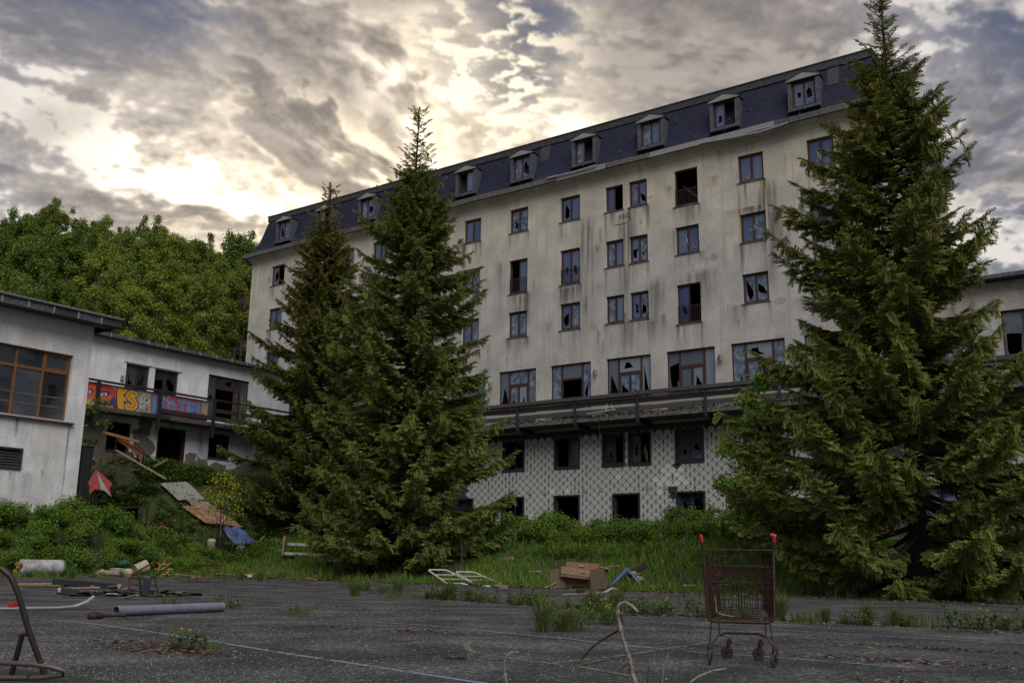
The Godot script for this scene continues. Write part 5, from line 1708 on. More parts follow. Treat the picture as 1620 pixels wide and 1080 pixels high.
func weeds() -> void:
	rng.seed = 606
	# each clump in the car park is a thing; leafy weeds and grassy ones
	var leafy := []
	for k in 3:
		var mb := B()
		for i in 26:
			var a := R(0, TAU)
			var b := Vector3(R(-0.28, 0.28), 0, R(-0.16, 0.16))
			var h := R(0.10, 0.30)
			var tip := b + Vector3(cos(a) * h * 0.5, h, sin(a) * h * 0.5)
			mb.col = Color(0.07, 0.11, 0.025)
			mb.tube([b, tip], 0.003, 0.002, 3, false)
			for j in 9:
				var p := b.lerp(tip, R(0.2, 1.0))
				var aa := R(0, TAU)
				var d := Vector3(cos(aa), R(0.0, 0.9), sin(aa)).normalized()
				mb.col = Color(0.055, 0.10, 0.02).lerp(Color(0.13, 0.19, 0.04), rng.randf())
				add_leaf(mb, p, d, d.cross(Vector3.UP).normalized(), R(0.04, 0.085), R(0.010, 0.02))
			if k == 1 and i % 9 == 0:
				mb.col = Color(0.45, 0.36, 0.03)
				mb.box(tip, Vector3(0.025, 0.02, 0.025))
		leafy.append(mb.mesh())
	var gr := []
	for k in 2: gr.append(tuft_mesh([190, 110][k], [0.42, 0.20][k], [0.12, 0.4][k], 0.004, 20 + k))
	rng.seed = 607
	var first := {}
	var plant := func(x: float, z: float, s: float, kind: int, label: String, group: String) -> void:
		var o: MeshInstance3D
		if kind < 3:
			o = put_mesh("weed_clump", leafy[kind], M.leaf)
		else:
			o = put_mesh("grass_tuft", gr[kind - 3], M.grass_dry)
		o.position = Vector3(x, 0.004, z)
		o.rotation.y = R(0, TAU)
		o.scale = Vector3.ONE * s
		meta(o, label, "weeds" if kind < 3 else "grass tuft", group)
	plant.call(-6.75, -10.1, 1.1, 3, "tall upright tuft of long grass in the middle of the car park", "")
	plant.call(-6.55, -10.35, 0.8, 3, "", "")
	get_child(get_child_count() - 1).set_meta("label", "shorter grass tuft leaning against the tall one in the car park")
	plant.call(-7.7, -5.74, 0.75, 1, "weed with yellow flower heads growing nearest the camera at lower left", "")
	plant.call(-7.55, -5.9, 0.6, 4, "short dry grass tuft behind the yellow flowered weed at lower left", "")
	plant.call(-11.34, -10.45, 1.0, 4, "lone grass tuft right of the grey pipe", "")
	plant.call(-13.42, -10.85, 0.9, 0, "small weed clump at the right end of the grey pipe", "")
	plant.call(-15.2, -11.0, 0.6, 0, "tiny weed clump behind the grey pipe", "")
	var jp := [Vector2(-22.1, -21.6), Vector2(-14.6, -17.2), Vector2(-11.8, -16.3), Vector2(-9.8, -15.5), Vector2(-7.6, -14.95), Vector2(-5.5, -14.8), Vector2(-4.1, -14.9), Vector2(-2.4, -15.3), Vector2(-0.5, -15.8)]
	for i in jp.size() - 1:
		var n: int = [7, 10, 8, 10, 7, 8, 8, 6][i]
		for j in n:
			var p: Vector2 = jp[i].lerp(jp[i + 1], (j + R(0, 1)) / n)
			var where: String = ["in the crack at its far left end", "in the crack below the middle spruce", "in the crack below the white bed frame", "in the crack in front of the dresser", "in the crack between dresser and trolley", "in the crack right behind the trolley", "in the crack to the right of the trolley", "in the crack at the right edge"][i]
			var kd := rng.randi() % 5
			plant.call(p.x + R(-0.25, 0.25), p.y + R(-0.25, 0.25), R(0.5, 1.25), kd, ("leafy green weeds growing " if kd < 3 else "tuft of grass growing ") + where, "weeds " + where)
	for q in [[-7.3, -11.7], [-7.5, -12.7], [-8.0, -13.4], [-8.4, -14.0], [-6.9, -11.0], [-7.0, -12.2], [-6.6, -10.7], [-7.7, -12.3], [-7.2, -12.0], [-8.1, -14.5]]:
		plant.call(q[0] + R(-0.2, 0.2), q[1] + R(-0.2, 0.2), R(0.7, 1.2), rng.randi() % 3, "leafy weeds in the row running from the tall grass tuft to the crack", "weeds behind the tall grass tuft")
	for q in [[-16.3, -16.7], [-15.0, -16.6], [-13.9, -17.0], [-18.0, -19.5], [-19.6, -20.4], [-29, -24.8], [-31, -25.6], [-34, -24], [-33, -22.5], [-35, -21], [-35.5, -23.4]]:
		plant.call(q[0], q[1], R(0.8, 1.4), rng.randi() % 5, "small weeds at the far side of the car park toward the litter", "weeds at the far side of the car park")


# ---------------------------------------------------------------- ground
func ground() -> void:
	var mb := B()
	var xs := []
	var zs := []
	var x := -320.0
	while x < 320:
		xs.append(x)
		x += 1.0 if x > -64 and x < 14 else (3.0 if x > -150 and x < 60 else 17.0)
	var z := -320.0
	while z < 320:
		zs.append(z)
		z += 1.0 if z > -50 and z < -4 else (3.0 if z > -150 and z < 30 else 17.0)
	var P := func(i: int, j: int) -> Vector3: return on(xs[i], zs[j])
	var hs := []
	for i in xs.size():
		var row := []
		for j in zs.size(): row.append(P.call(i, j))
		hs.append(row)
	var N := func(i: int, j: int) -> Vector3:
		var a: Vector3 = hs[mini(i + 1, xs.size() - 1)][j] - hs[maxi(i - 1, 0)][j]
		var b: Vector3 = hs[i][mini(j + 1, zs.size() - 1)] - hs[i][maxi(j - 1, 0)]
		return b.cross(a).normalized()
	for i in xs.size() - 1:
		for j in zs.size() - 1:
			var a: Vector3 = hs[i][j]; var b: Vector3 = hs[i][j + 1]; var c: Vector3 = hs[i + 1][j + 1]; var d: Vector3 = hs[i + 1][j]
			var na: Vector3 = N.call(i, j); var nb: Vector3 = N.call(i, j + 1); var nc: Vector3 = N.call(i + 1, j + 1); var nd: Vector3 = N.call(i + 1, j)
			mb.tri_n(a, b, c, na, nb, nc); mb.tri_n(a, c, d, na, nc, nd)
	struct("ground", mb, M.soil)
	# the asphalt: one sheet a little above, with a ragged far rim
	rng.seed = 707
	var as_ := B()
	var n := 150
	for i in n:
		var xa := lerpf(-37.2, 40, i / float(n)); var xb := lerpf(-37.2, 40, (i + 1) / float(n))
		var za := rim(xa); var zb := rim(xb)
		as_.quad(Vector3(xa, 0.022, 30), Vector3(xb, 0.022, 30), Vector3(xb, 0.022, zb), Vector3(xa, 0.022, za))
		as_.quad(Vector3(xb, 0.022, zb), Vector3(xb, -0.1, zb - 0.02), Vector3(xa, -0.1, za - 0.02), Vector3(xa, 0.022, za))
	var as2 := struct("car_park", as_, M.asphalt)
	# painted lines, worn through in places
	var lines := [
		[[-14.0, -6.0], [-12.57, -7.08], [-12.1, -7.22], [-11.07, -7.1], [-9.53, -6.8], [-8.03, -6.45], [-6.78, -6.13], [-5.72, -5.9], [-4.49, -5.63], [-3.4, -5.4]],
		[[-9.56, -9.94], [-8.82, -9.98], [-7.91, -9.9], [-6.91, -9.58], [-6.13, -9.45], [-5.3, -9.12], [-4.88, -9.01], [-4.52, -8.98]],
		[[-7.48, -13.24], [-6.52, -12.98], [-5.84, -12.74], [-4.76, -12.67], [-3.93, -12.59], [-2.76, -12.54], [-1.0, -12.5]],
		[[-4.3, -8.86], [-3.82, -8.86], [-3.35, -8.89], [-3.0, -8.85], [-2.2, -8.8]],
		[[-17.4, -8.6], [-16.7, -9.7], [-16.72, -11.19], [-16.42, -12.65], [-16.34, -14.5], [-15.98, -16.37]],
		[[-24.31, -13.1], [-22.79, -12.9], [-21.05, -12.5], [-19.52, -12.09]],
		[[-9.7, -13.27], [-8.97, -13.29]]]
	var old := [[[-6.47, -8.37], [-6.18, -7.91], [-5.82, -7.5], [-5.57, -7.31], [-5.12, -7.11], [-4.68, -7.03], [-4.27, -6.95], [-3.65, -6.65]], [[-4.61, -7.02], [-4.54, -7.6], [-4.52, -8.34], [-4.59, -9.4], [-4.59, -10.17]], [[-3.2, -10.9], [-2.9, -10.2], [-2.95, -9.6], [-3.3, -9.3]]]
	var wear := FastNoiseLite.new(); wear.seed = 4; wear.frequency = 1.1
	for g in 2:
		for ln in [lines, old][g]:
			var pm := B()
			var cv := Curve2D.new()
			for p in ln: cv.add_point(Vector2(p[0], p[1]))
			var L := cv.get_baked_length()
			var d := 0.0
			while d < L:
				var e := minf(L, d + 0.07)
				var p := cv.sample_baked(d); var q := cv.sample_baked(e)
				var s := (q - p).normalized().orthogonal()
				for k in 3:      # three strands, each worn away on its own
					if wear.get_noise_2d(d * 2.2 + g * 50, k * 9.0 + ln[0][0]) > (0.34 if g == 0 else 0.22): continue
					var a := (k - 1.5) * 0.021 + R(-0.004, 0.004); var b := a + 0.022 + R(-0.004, 0.004)
					pm.quad(Vector3(p.x + s.x * a, 0.026, p.y + s.y * a), Vector3(p.x + s.x * b, 0.026, p.y + s.y * b), Vector3(q.x + s.x * b, 0.026, q.y + s.y * b), Vector3(q.x + s.x * a, 0.026, q.y + s.y * a))
				d = e
			struct("painted_line", pm, [M.paint, M.paint_old][g])
	# cracks in the surface
	rng.seed = 717
	for q in [[-13.0, -7.6, -6.0, -9.2], [-10.5, -5.0, -4.0, -7.6], [-19.0, -12.0, -9.5, -13.8], [-5.2, -9.6, -0.5, -8.2], [-8.0, -7.2, -3.0, -10.6], [-24, -18, -12, -15.4], [-30, -24, -20, -19], [-6.0, -20.0, 3.0, -21.5], [-14.0, -22.0, -5.0, -23.5]]:
		var ck := B()
		var p := Vector2(q[0], q[1]); var e := Vector2(q[2], q[3])
		var n3 := int(p.distance_to(e) / 0.12)
		var last := p
		var wd := R(0.006, 0.022)
		for k in range(1, n3 + 1):
			var u := k / float(n3)
			var c := p.lerp(e, u) + (e - p).orthogonal().normalized() * (wear.get_noise_2d(u * 9.0, q[0] * 3) * 0.9 + wear.get_noise_2d(u * 60.0, q[1] * 3) * 0.08)
			var s := (c - last).normalized().orthogonal() * wd * R(0.3, 1.3)
			if wear.get_noise_2d(u * 14.0, q[2] * 5) < 0.25: ck.quad(Vector3(last.x - s.x, 0.0255, last.y - s.y), Vector3(last.x + s.x, 0.0255, last.y + s.y), Vector3(c.x + s.x, 0.0255, c.y + s.y), Vector3(c.x - s.x, 0.0255, c.y - s.y))
			last = c
		struct("crack", ck, M.crack)
	# dead needles, moss and crumbs lying in drifts: along the crack, along the grass, in patches
	var chip := B()
	chip.col = Color.WHITE
	chip.tri(Vector3(-0.5, 0, 0.16), Vector3(0.5, 0.1, 0), Vector3(-0.1, 0.22, -0.2)); chip.tri(Vector3(-0.4, 0.1, -0.2), Vector3(0.2, 0, 0.3), Vector3(0.4, 0.24, -0.1))
	var cm := chip.mesh()
	var xf := []
	var cl := []
	var drop := func(px: float, pz: float, s: float, c: Color) -> void:
		xf.append(Transform3D(Basis(Vector3.UP, R(0, TAU)) * Basis.from_scale(Vector3(s, s * 0.7, s * R(0.3, 0.8))), Vector3(px, maxf(0.026, land(px, pz) + 0.01), pz)))
		cl.append(c * R(0.6, 1.3))
	var brown := Color(0.075, 0.036, 0.020)
	var pale := Color(0.17, 0.13, 0.09)
	for i in 8000:
		var px := R(-36, 8)
		if wear.get_noise_2d(px * 0.35, 60) < -0.2 and rng.randf() < 0.75: continue
		drop.call(px, rim(px) + absf(rng.randfn()) * 0.6 - 0.1, R(0.05, 0.16), brown if rng.randf() < 0.8 else pale)
	var jp := [Vector2(-38, -29), Vector2(-22.1, -21.6), Vector2(-14.6, -17.2), Vector2(-11.8, -16.3), Vector2(-9.8, -15.5), Vector2(-7.6, -14.95), Vector2(-5.5, -14.8), Vector2(-4.1, -14.9), Vector2(-2.4, -15.3), Vector2(2, -16.2)]
	for i in jp.size() - 1:
		for j in 190:
			var p: Vector2 = jp[i].lerp(jp[i + 1], rng.randf())
			drop.call(p.x + rng.randfn() * 0.22, p.y + rng.randfn() * 0.22, R(0.03, 0.10), brown if rng.randf() < 0.6 else pale)
	for q in [[-5.0, -26.5, 3.6, 1.2, 900], [-9.5, -27.0, 2.0, 0.7, 400], [-25.0, -28.6, 4.0, 0.8, 700], [-16.0, -27.2, 2.5, 0.5, 300], [-12.6, -5.9, 0.8, 0.5, 260], [-7.6, -5.6, 0.7, 0.3, 320], [-8.5, -5.9, 0.7, 0.2, 140], [-9.0, -8.9, 0.5, 0.2, 90], [-7.8, -9.0, 0.4, 0.3, 110], [-2.4, -9.3, 1.0, 0.25, 260], [-1.6, -7.6, 0.9, 0.2, 200], [-2.6, -11.0, 1.0, 0.2, 150], [-29, -17, 3.0, 0.8, 240], [-27, -15, 3.0, 0.6, 240], [-5.4, -6.8, 0.12, 0.08, 50], [-3.0, -6.0, 0.8, 0.2, 120], [-6.5, -14.2, 2.5, 0.3, 240], [-1.8, -14.4, 2.0, 0.4, 300], [-15, -12.5, 3, 1.5, 160], [-10, -12, 3, 1.5, 140], [-5, -11, 2.5, 1, 120]]:
		for i in int(q[4] * 1.5): drop.call(q[0] + rng.randfn() * q[2] * 0.5, q[1] + rng.randfn() * q[3] * 0.5, R(0.018, 0.07) * (1.7 if q[1] < -20 else 1.0), brown if rng.randf() < 0.75 else pale)
	for i in 2600: drop.call(R(-30, 4), R(-26, -4), R(0.008, 0.03), [brown, pale, Color(0.22, 0.22, 0.22), Color(0.03, 0.03, 0.03)][rng.randi() % 4])
	multi("leaf_litter", cm, M.debris, xf, cl)
	var gm := B()
	var gp := [Vector3(-0.5, 0, -0.4), Vector3(0.5, 0, -0.3), Vector3(0.1, 0, 0.5), Vector3(0.05, 0.6, 0.0)]
	gm.tri(gp[0], gp[3], gp[1]); gm.tri(gp[1], gp[3], gp[2]); gm.tri(gp[2], gp[3], gp[0])
	xf = []
	cl = []
	for i in 60000:
		var pz := -4.0 - 23.0 * pow(rng.randf(), 1.7)
		var px := lerpf(-11, 2.5, rng.randf()) + (pz + 4.0) * R(0.0, 1.1)
		if wear.get_noise_2d(px * 0.5, pz * 0.5) < -0.25 and rng.randf() < 0.7: continue
		var sc := R(0.006, 0.015)
		xf.append(Transform3D(Basis(Vector3.UP, R(0, TAU)) * Basis.from_scale(Vector3(sc, sc * R(0.6, 1.1), sc)), Vector3(px, 0.0225, pz)))
		var gk: float = [0.05, 0.08, 0.15, 0.26, 0.11, 0.07][rng.randi() % 6] * R(0.8, 1.2)
		cl.append(Color(gk, gk * R(0.95, 1.0), gk * R(0.9, 1.0)))
	multi("loose_grit", gm.mesh(), M.debris, xf, cl)

func rim(x: float) -> float:
	return -27.4 - 1.1 * sst(-16, -32, x) + 0.35 * noise_land.get_noise_1d(x * 9.0) + 0.25 * noise_land.get_noise_1d(x * 31.0) + 0.6 * sst(-12, -4, x)


# ---------------------------------------------------------------- things lying about
func trolley() -> void:
	rng.seed = 808
	var t := thing("shopping_trolley", "rusty wire shopping trolley with red handle ends standing on the asphalt", "shopping trolley", Vector3(-3.34, 0.022, -7.93), deg_to_rad(21.5))
	# local: -z away from the camera; near frame at z = 0
	var fr := B()
	var hw := 0.285
	fr.tube([Vector3(-hw - 0.012, 1.0, 0.02), Vector3(-hw, 0.90, 0), Vector3(-hw + 0.02, 0.42, 0), Vector3(-hw + 0.035, 0.365, 0), Vector3(-hw + 0.07, 0.345, 0), Vector3(hw - 0.07, 0.345, 0), Vector3(hw - 0.035, 0.365, 0), Vector3(hw - 0.015, 0.42, 0), Vector3(hw, 0.90, 0), Vector3(hw + 0.005, 1.0, 0.02)], 0.012, 0.012, 8)
	fr.tube([Vector3(-hw, 0.925, 0), Vector3(hw, 0.925, 0)], 0.009, 0.009, 6)
	part("handle_frame", fr, M.rust_dark, t)
	var bright := B()
	bright.tube([Vector3(hw + 0.002, 0.92, 0.013), Vector3(hw - 0.012, 0.40, 0.013)], 0.006, 0.006, 5)
	part("bare_metal_edge", bright, M.chrome, t)
	for s in [-1.0, 1.0]:
		var k := B()
		var x: float = (hw + 0.008) * s
		k.lathe(Vector3(x, 0.985, 0.016), Vector3(0.12 * s, 1, 0.2), [[0, 0.013], [0.01, 0.016], [0.045, 0.016], [0.062, 0.012], [0.07, 0]], 10)
		if s > 0: k.lathe(Vector3(x + 0.02, 1.04, 0.02), Vector3(-1, 0.25, 0), [[-0.005, 0], [0, 0.015], [0.04, 0.017], [0.055, 0]], 10)
		part("handle_end", k, M.red, t)
	# basket: four corners near, four far
	var nl := 0.40; var yt := 0.90; var zf := -0.80; var fw := 0.205
	var W := func(mb: MB, a: Vector3, b: Vector3, r := 0.0028) -> void: mb.tube([a, b], r, r, 4, false)
	for s in [-1.0, 1.0]:
		var sd := B()
		var C := func(u: float, v: float) -> Vector3:      # u to the back, v upwards
			var top := lerpf(yt, 0.80, sst(0.0, 0.35, u))
			var x := lerpf(hw - 0.008, fw, u) - (1 - v) * 0.02
			return Vector3(x * s, lerpf(lerpf(0.36, 0.43, u), top, v), zf * u)
		for i in 27: W.call(sd, C.call(i / 26.0, 0), C.call(i / 26.0, 1))
		for i in 8: W.call(sd, C.call(0, i / 7.0), C.call(1, i / 7.0))
		var rimp := []
		for i in 9: rimp.append(C.call(i / 8.0, 1))
		sd.tube(rimp, 0.006, 0.006, 6)
		part("side_panel", sd, M.rust, t)
	var fp := B()
	for i in 17: W.call(fp, Vector3(lerpf(-fw, fw, i / 16.0) * 0.92, 0.43, zf), Vector3(lerpf(-fw, fw, i / 16.0), 0.80, zf))
	for y in [0.43, 0.50, 0.58, 0.64, 0.72, 0.74]: W.call(fp, Vector3(-fw, y, zf), Vector3(fw, y, zf))
	fp.tube([Vector3(-fw, 0.80, zf), Vector3(fw, 0.80, zf)], 0.006, 0.006, 6)
	part("front_panel", fp, M.rust, t)
	var bp := B()
	for i in 15:
		var u := i / 14.0
		W.call(bp, Vector3(lerpf(-hw, hw, u) * 0.92, 0.352, -0.01), Vector3(lerpf(-fw, fw, u) * 0.92, 0.43, zf))
	for i in 9:
		var u := i / 8.0
		var x := lerpf(hw, fw, u) * 0.92
		W.call(bp, Vector3(-x, lerpf(0.352, 0.43, u), zf * u), Vector3(x, lerpf(0.352, 0.43, u), zf * u))
	part("basket_floor", bp, M.rust, t)
	var gate := B()     # folded child seat wires behind the handle
	for x in [-0.17, -0.13, -0.012, 0.012, 0.14, 0.18, -0.21, 0.22]: W.call(gate, Vector3(x, 0.915, -0.02), Vector3(x, 0.46, -0.10), 0.0035)
	for y in [0.90, 0.79, 0.66]: W.call(gate, Vector3(-0.262, y, -0.022 - (0.9 - y) * 0.15), Vector3(0.262, y, -0.022 - (0.9 - y) * 0.15), 0.004)
	gate.tube([Vector3(-0.012, 0.915, -0.01), Vector3(-0.012, 0.95, 0), Vector3(0.0, 0.962, 0), Vector3(0.012, 0.95, 0), Vector3(0.012, 0.915, -0.01)], 0.004, 0.004, 5)
	part("folding_seat", gate, M.rust_dark, t)
	var plate := B()
	plate.plank(Vector3(0.015, 0.545, zf + 0.012), Vector3(0.10, 0.036, 0.008), Basis(), 0.003)
	var pp := part("name_plate", plate, M.black, t)
	var mk := B()
	for x in [-0.012, 0.012, 0.032]: mk.box(Vector3(x + 0.004, 0.546, zf + 0.0175), Vector3(0.012, 0.008, 0.002))
	part("lettering", mk, M.white_dirty, pp)
	# undercarriage
	var ch := B()
	for s in [-1.0, 1.0]:
		ch.tube([Vector3((hw - 0.05) * s, 0.345, -0.01), Vector3((hw - 0.035) * s, 0.22, -0.02), Vector3((hw - 0.025) * s, 0.13, -0.02)], 0.009, 0.009, 6)
		ch.tube([Vector3(0.20 * s, 0.37, -0.5), Vector3(0.195 * s, 0.20, -0.52)], 0.009, 0.009, 6)
		ch.tube([Vector3((hw - 0.025) * s, 0.14, -0.02), Vector3((hw - 0.04) * s, 0.16, -0.20), Vector3(0.205 * s, 0.205, -0.42), Vector3(0.17 * s, 0.215, -0.62)], 0.009, 0.009, 6)
	part("legs", ch, M.chrome, t)
	var cr := B()
	for z in [-0.50, -0.62]: cr.tube([Vector3(-0.19, 0.20, z), Vector3(-0.14, 0.222, z), Vector3(0.14, 0.222, z), Vector3(0.19, 0.20, z)], 0.008, 0.008, 6)
	part("cross_bars", cr, M.rust, t)
	var wh := [[-hw + 0.028, -0.02, 0.05, 0.02, 1.45], [hw - 0.03, 0.0, 0.052, 0.022, 1.05], [-0.14, -0.60, 0.055, 0.024, 0.15], [0.13, -0.58, 0.055, 0.024, 0.35]]
	for q in wh:
		var w := node("castor", t, Vector3(q[0], q[2], q[1]), q[4])
		var ty := B()
		ty.lathe(Vector3(0, 0, -q[3] / 2), Vector3(0, 0, 1), [[0, 0.026], [0, q[2] - 0.006], [0.005, q[2]], [q[3] - 0.005, q[2]], [q[3], q[2] - 0.006], [q[3], 0.026]], 18)
		part("tyre", ty, M.rubber, w)
		var hb := B()
		hb.lathe(Vector3(0, 0, -q[3] / 2 - 0.002), Vector3(0, 0, 1), [[0, 0], [0, 0.026], [q[3] + 0.004, 0.026], [q[3] + 0.004, 0]], 14)
		part("hub", hb, M.rust, w)
		var fk := B()
		for s in [-1.0, 1.0]: fk.beam(Vector3(0, 0, s * (q[3] / 2 + 0.008)), Vector3(0.022, q[2] + 0.03, s * (q[3] / 2 + 0.008)), 0.004, 0.026, Vector3.RIGHT)
		fk.lathe(Vector3(0.022, q[2] + 0.022, 0), Vector3.UP, [[0, 0], [0, 0.026], [0.02, 0.022], [0.045, 0.012], [0.045, 0]], 12)
		part("fork", fk, M.rust_dark, w)
	var st := B()
	st.tube([Vector3(-0.22, 0.62, -0.10), Vector3(-0.20, 0.50, -0.09), Vector3(-0.195, 0.42, -0.08), Vector3(-0.15, 0.40, -0.06), Vector3(-0.05, 0.385, -0.06)], 0.006, 0.005, 6)
	part("loose_strap", st, M.white_dirty, t)

func bent_chair() -> void:
	var o := Vector3(-6.75, 0.022, -3.75)
	var t := thing("tubular_stand", "bent brown tubular steel frame at the left edge nearest the camera", "metal frame", o)
	var f := B(o)
	f.tube([Vector3(-6.92, 0.60, -3.5), Vector3(-6.86, 0.70, -3.52), Vector3(-6.80, 0.735, -3.53), Vector3(-6.76, 0.73, -3.55), Vector3(-6.71, 0.68, -3.59), Vector3(-6.68, 0.57, -3.64), Vector3(-6.64, 0.33, -3.72), Vector3(-6.59, 0.04, -3.84)], 0.020, 0.020, 12)
	part("upright", f, M.tube_brown, t)
	var b := B(o)
	b.tube([Vector3(-6.64, 0.31, -3.72), Vector3(-6.68, 0.30, -3.70), Vector3(-6.77, 0.04, -3.71)], 0.018, 0.018, 10)
	part("brace", b, M.tube_brown, t)
	var l := B(o)
	l.tube([Vector3(-6.78, 0.14, -3.48), Vector3(-6.56, 0.135, -3.57), Vector3(-6.43, 0.13, -3.66), Vector3(-6.33, 0.115, -3.73), Vector3(-6.275, 0.09, -3.79), Vector3(-6.29, 0.065, -3.79), Vector3(-6.41, 0.045, -3.71), Vector3(-6.62, 0.04, -3.57), Vector3(-6.85, 0.04, -3.42)], 0.016, 0.016, 12)
	part("base_loop", l, M.tube_light, t)
	for p in [Vector3(-6.395, 0.135, -3.685), Vector3(-6.47, 0.055, -3.665)]:
		var s := B(o)
		s.lathe(p, Vector3.UP, [[-0.012, 0.0], [-0.012, 0.014], [0.012, 0.014], [0.02, 0.0]], 8)
		part("bolt", s, M.black, t)
	var h := B(o)
	h.beam(Vector3(-6.82, 0.655, -3.50), Vector3(-6.76, 0.675, -3.53), 0.02, 0.03)
	part("hook", h, M.black, t)

func sticks() -> void:
	var s := thing("crooked_branch", "tall crooked dead branch with curled tip standing in the foreground", "branch", Vector3(-3.36, 0, -6.1))
	var o := Vector3(-3.36, 0, -6.1)
	var m := B(o)
	m.tube([Vector3(-3.33, -0.03, -6.17), Vector3(-3.355, 0.1, -6.11), Vector3(-3.36, 0.19, -6.09), Vector3(-3.38, 0.33, -6.03), Vector3(-3.395, 0.48, -5.99), Vector3(-3.385, 0.54, -5.98), Vector3(-3.37, 0.562, -5.98), Vector3(-3.34, 0.57, -6.0), Vector3(-3.31, 0.55, -6.03), Vector3(-3.28, 0.51, -6.06)], 0.016, 0.010, 8)
	part("stem", m, M.stick, s)
	var a := B(o)
	a.tube([Vector3(-3.385, 0.40, -6.01), Vector3(-3.48, 0.385, -6.2), Vector3(-3.57, 0.33, -6.15), Vector3(-3.65, 0.27, -6.11), Vector3(-3.74, 0.17, -6.08)], 0.009, 0.006, 6)
	part("twig", a, M.rust_dark, s)
	var b := B(o)
	b.tube([Vector3(-3.36, 0.18, -6.09), Vector3(-3.42, 0.13, -6.06)], 0.009, 0.005, 6)
	part("twig", b, M.bark, s)
	var kn := B(o)
	for p in [Vector3(-3.36, 0.19, -6.09), Vector3(-3.385, 0.40, -6.01), Vector3(-3.39, 0.5, -5.985)]: kn.lathe(p, Vector3(0.2, 1, 0), [[-0.02, 0.012], [-0.008, 0.016], [0.008, 0.016], [0.02, 0.012]], 8)
	part("knot", kn, M.stick, s)
	var q := [
		["pale hooked dead stem in the foreground left of the crooked branch", [[-4.05, -0.02, -5.65], [-4.055, 0.09, -5.62], [-4.045, 0.17, -5.6], [-4.03, 0.21, -5.605], [-4.0, 0.235, -5.62], [-3.96, 0.235, -5.64]], 0.011, "stick"],
		["short thin upright twig beside the hooked stem in the foreground", [[-4.02, -0.02, -5.66], [-3.99, 0.15, -5.65]], 0.006, "bark_pale"],
		["thin upright twig between the crooked branch and the trolley", [[-3.21, -0.02, -6.24], [-3.18, 0.15, -6.23], [-3.14, 0.25, -6.23]], 0.006, "stick"],
		["smallest dark twig just right of the crooked branch", [[-3.29, -0.02, -6.18], [-3.26, 0.16, -6.17]], 0.005, "bark"],
		["pale forked stick bending right below the trolley", [[-3.24, -0.03, -6.6], [-3.13, 0.06, -6.66], [-3.05, 0.10, -6.71], [-2.97, 0.115, -6.77]], 0.009, "stick"],
		["short grey stick lying in front of the trolley wheels", [[-2.92, 0.03, -6.3], [-2.86, 0.04, -6.5]], 0.008, "bark_pale"]]
	for r in q:
		var pts := []
		for p in r[1]: pts.append(Vector3(p[0], p[1], p[2]) - Vector3(r[1][0][0], 0, r[1][0][2]))
		var mb := B()
		mb.tube(pts, r[2], r[2] * 0.6, 7)
		single("dry_stick", mb, M[r[3]], r[0], "stick", Vector3(r[1][0][0], 0, r[1][0][2]))

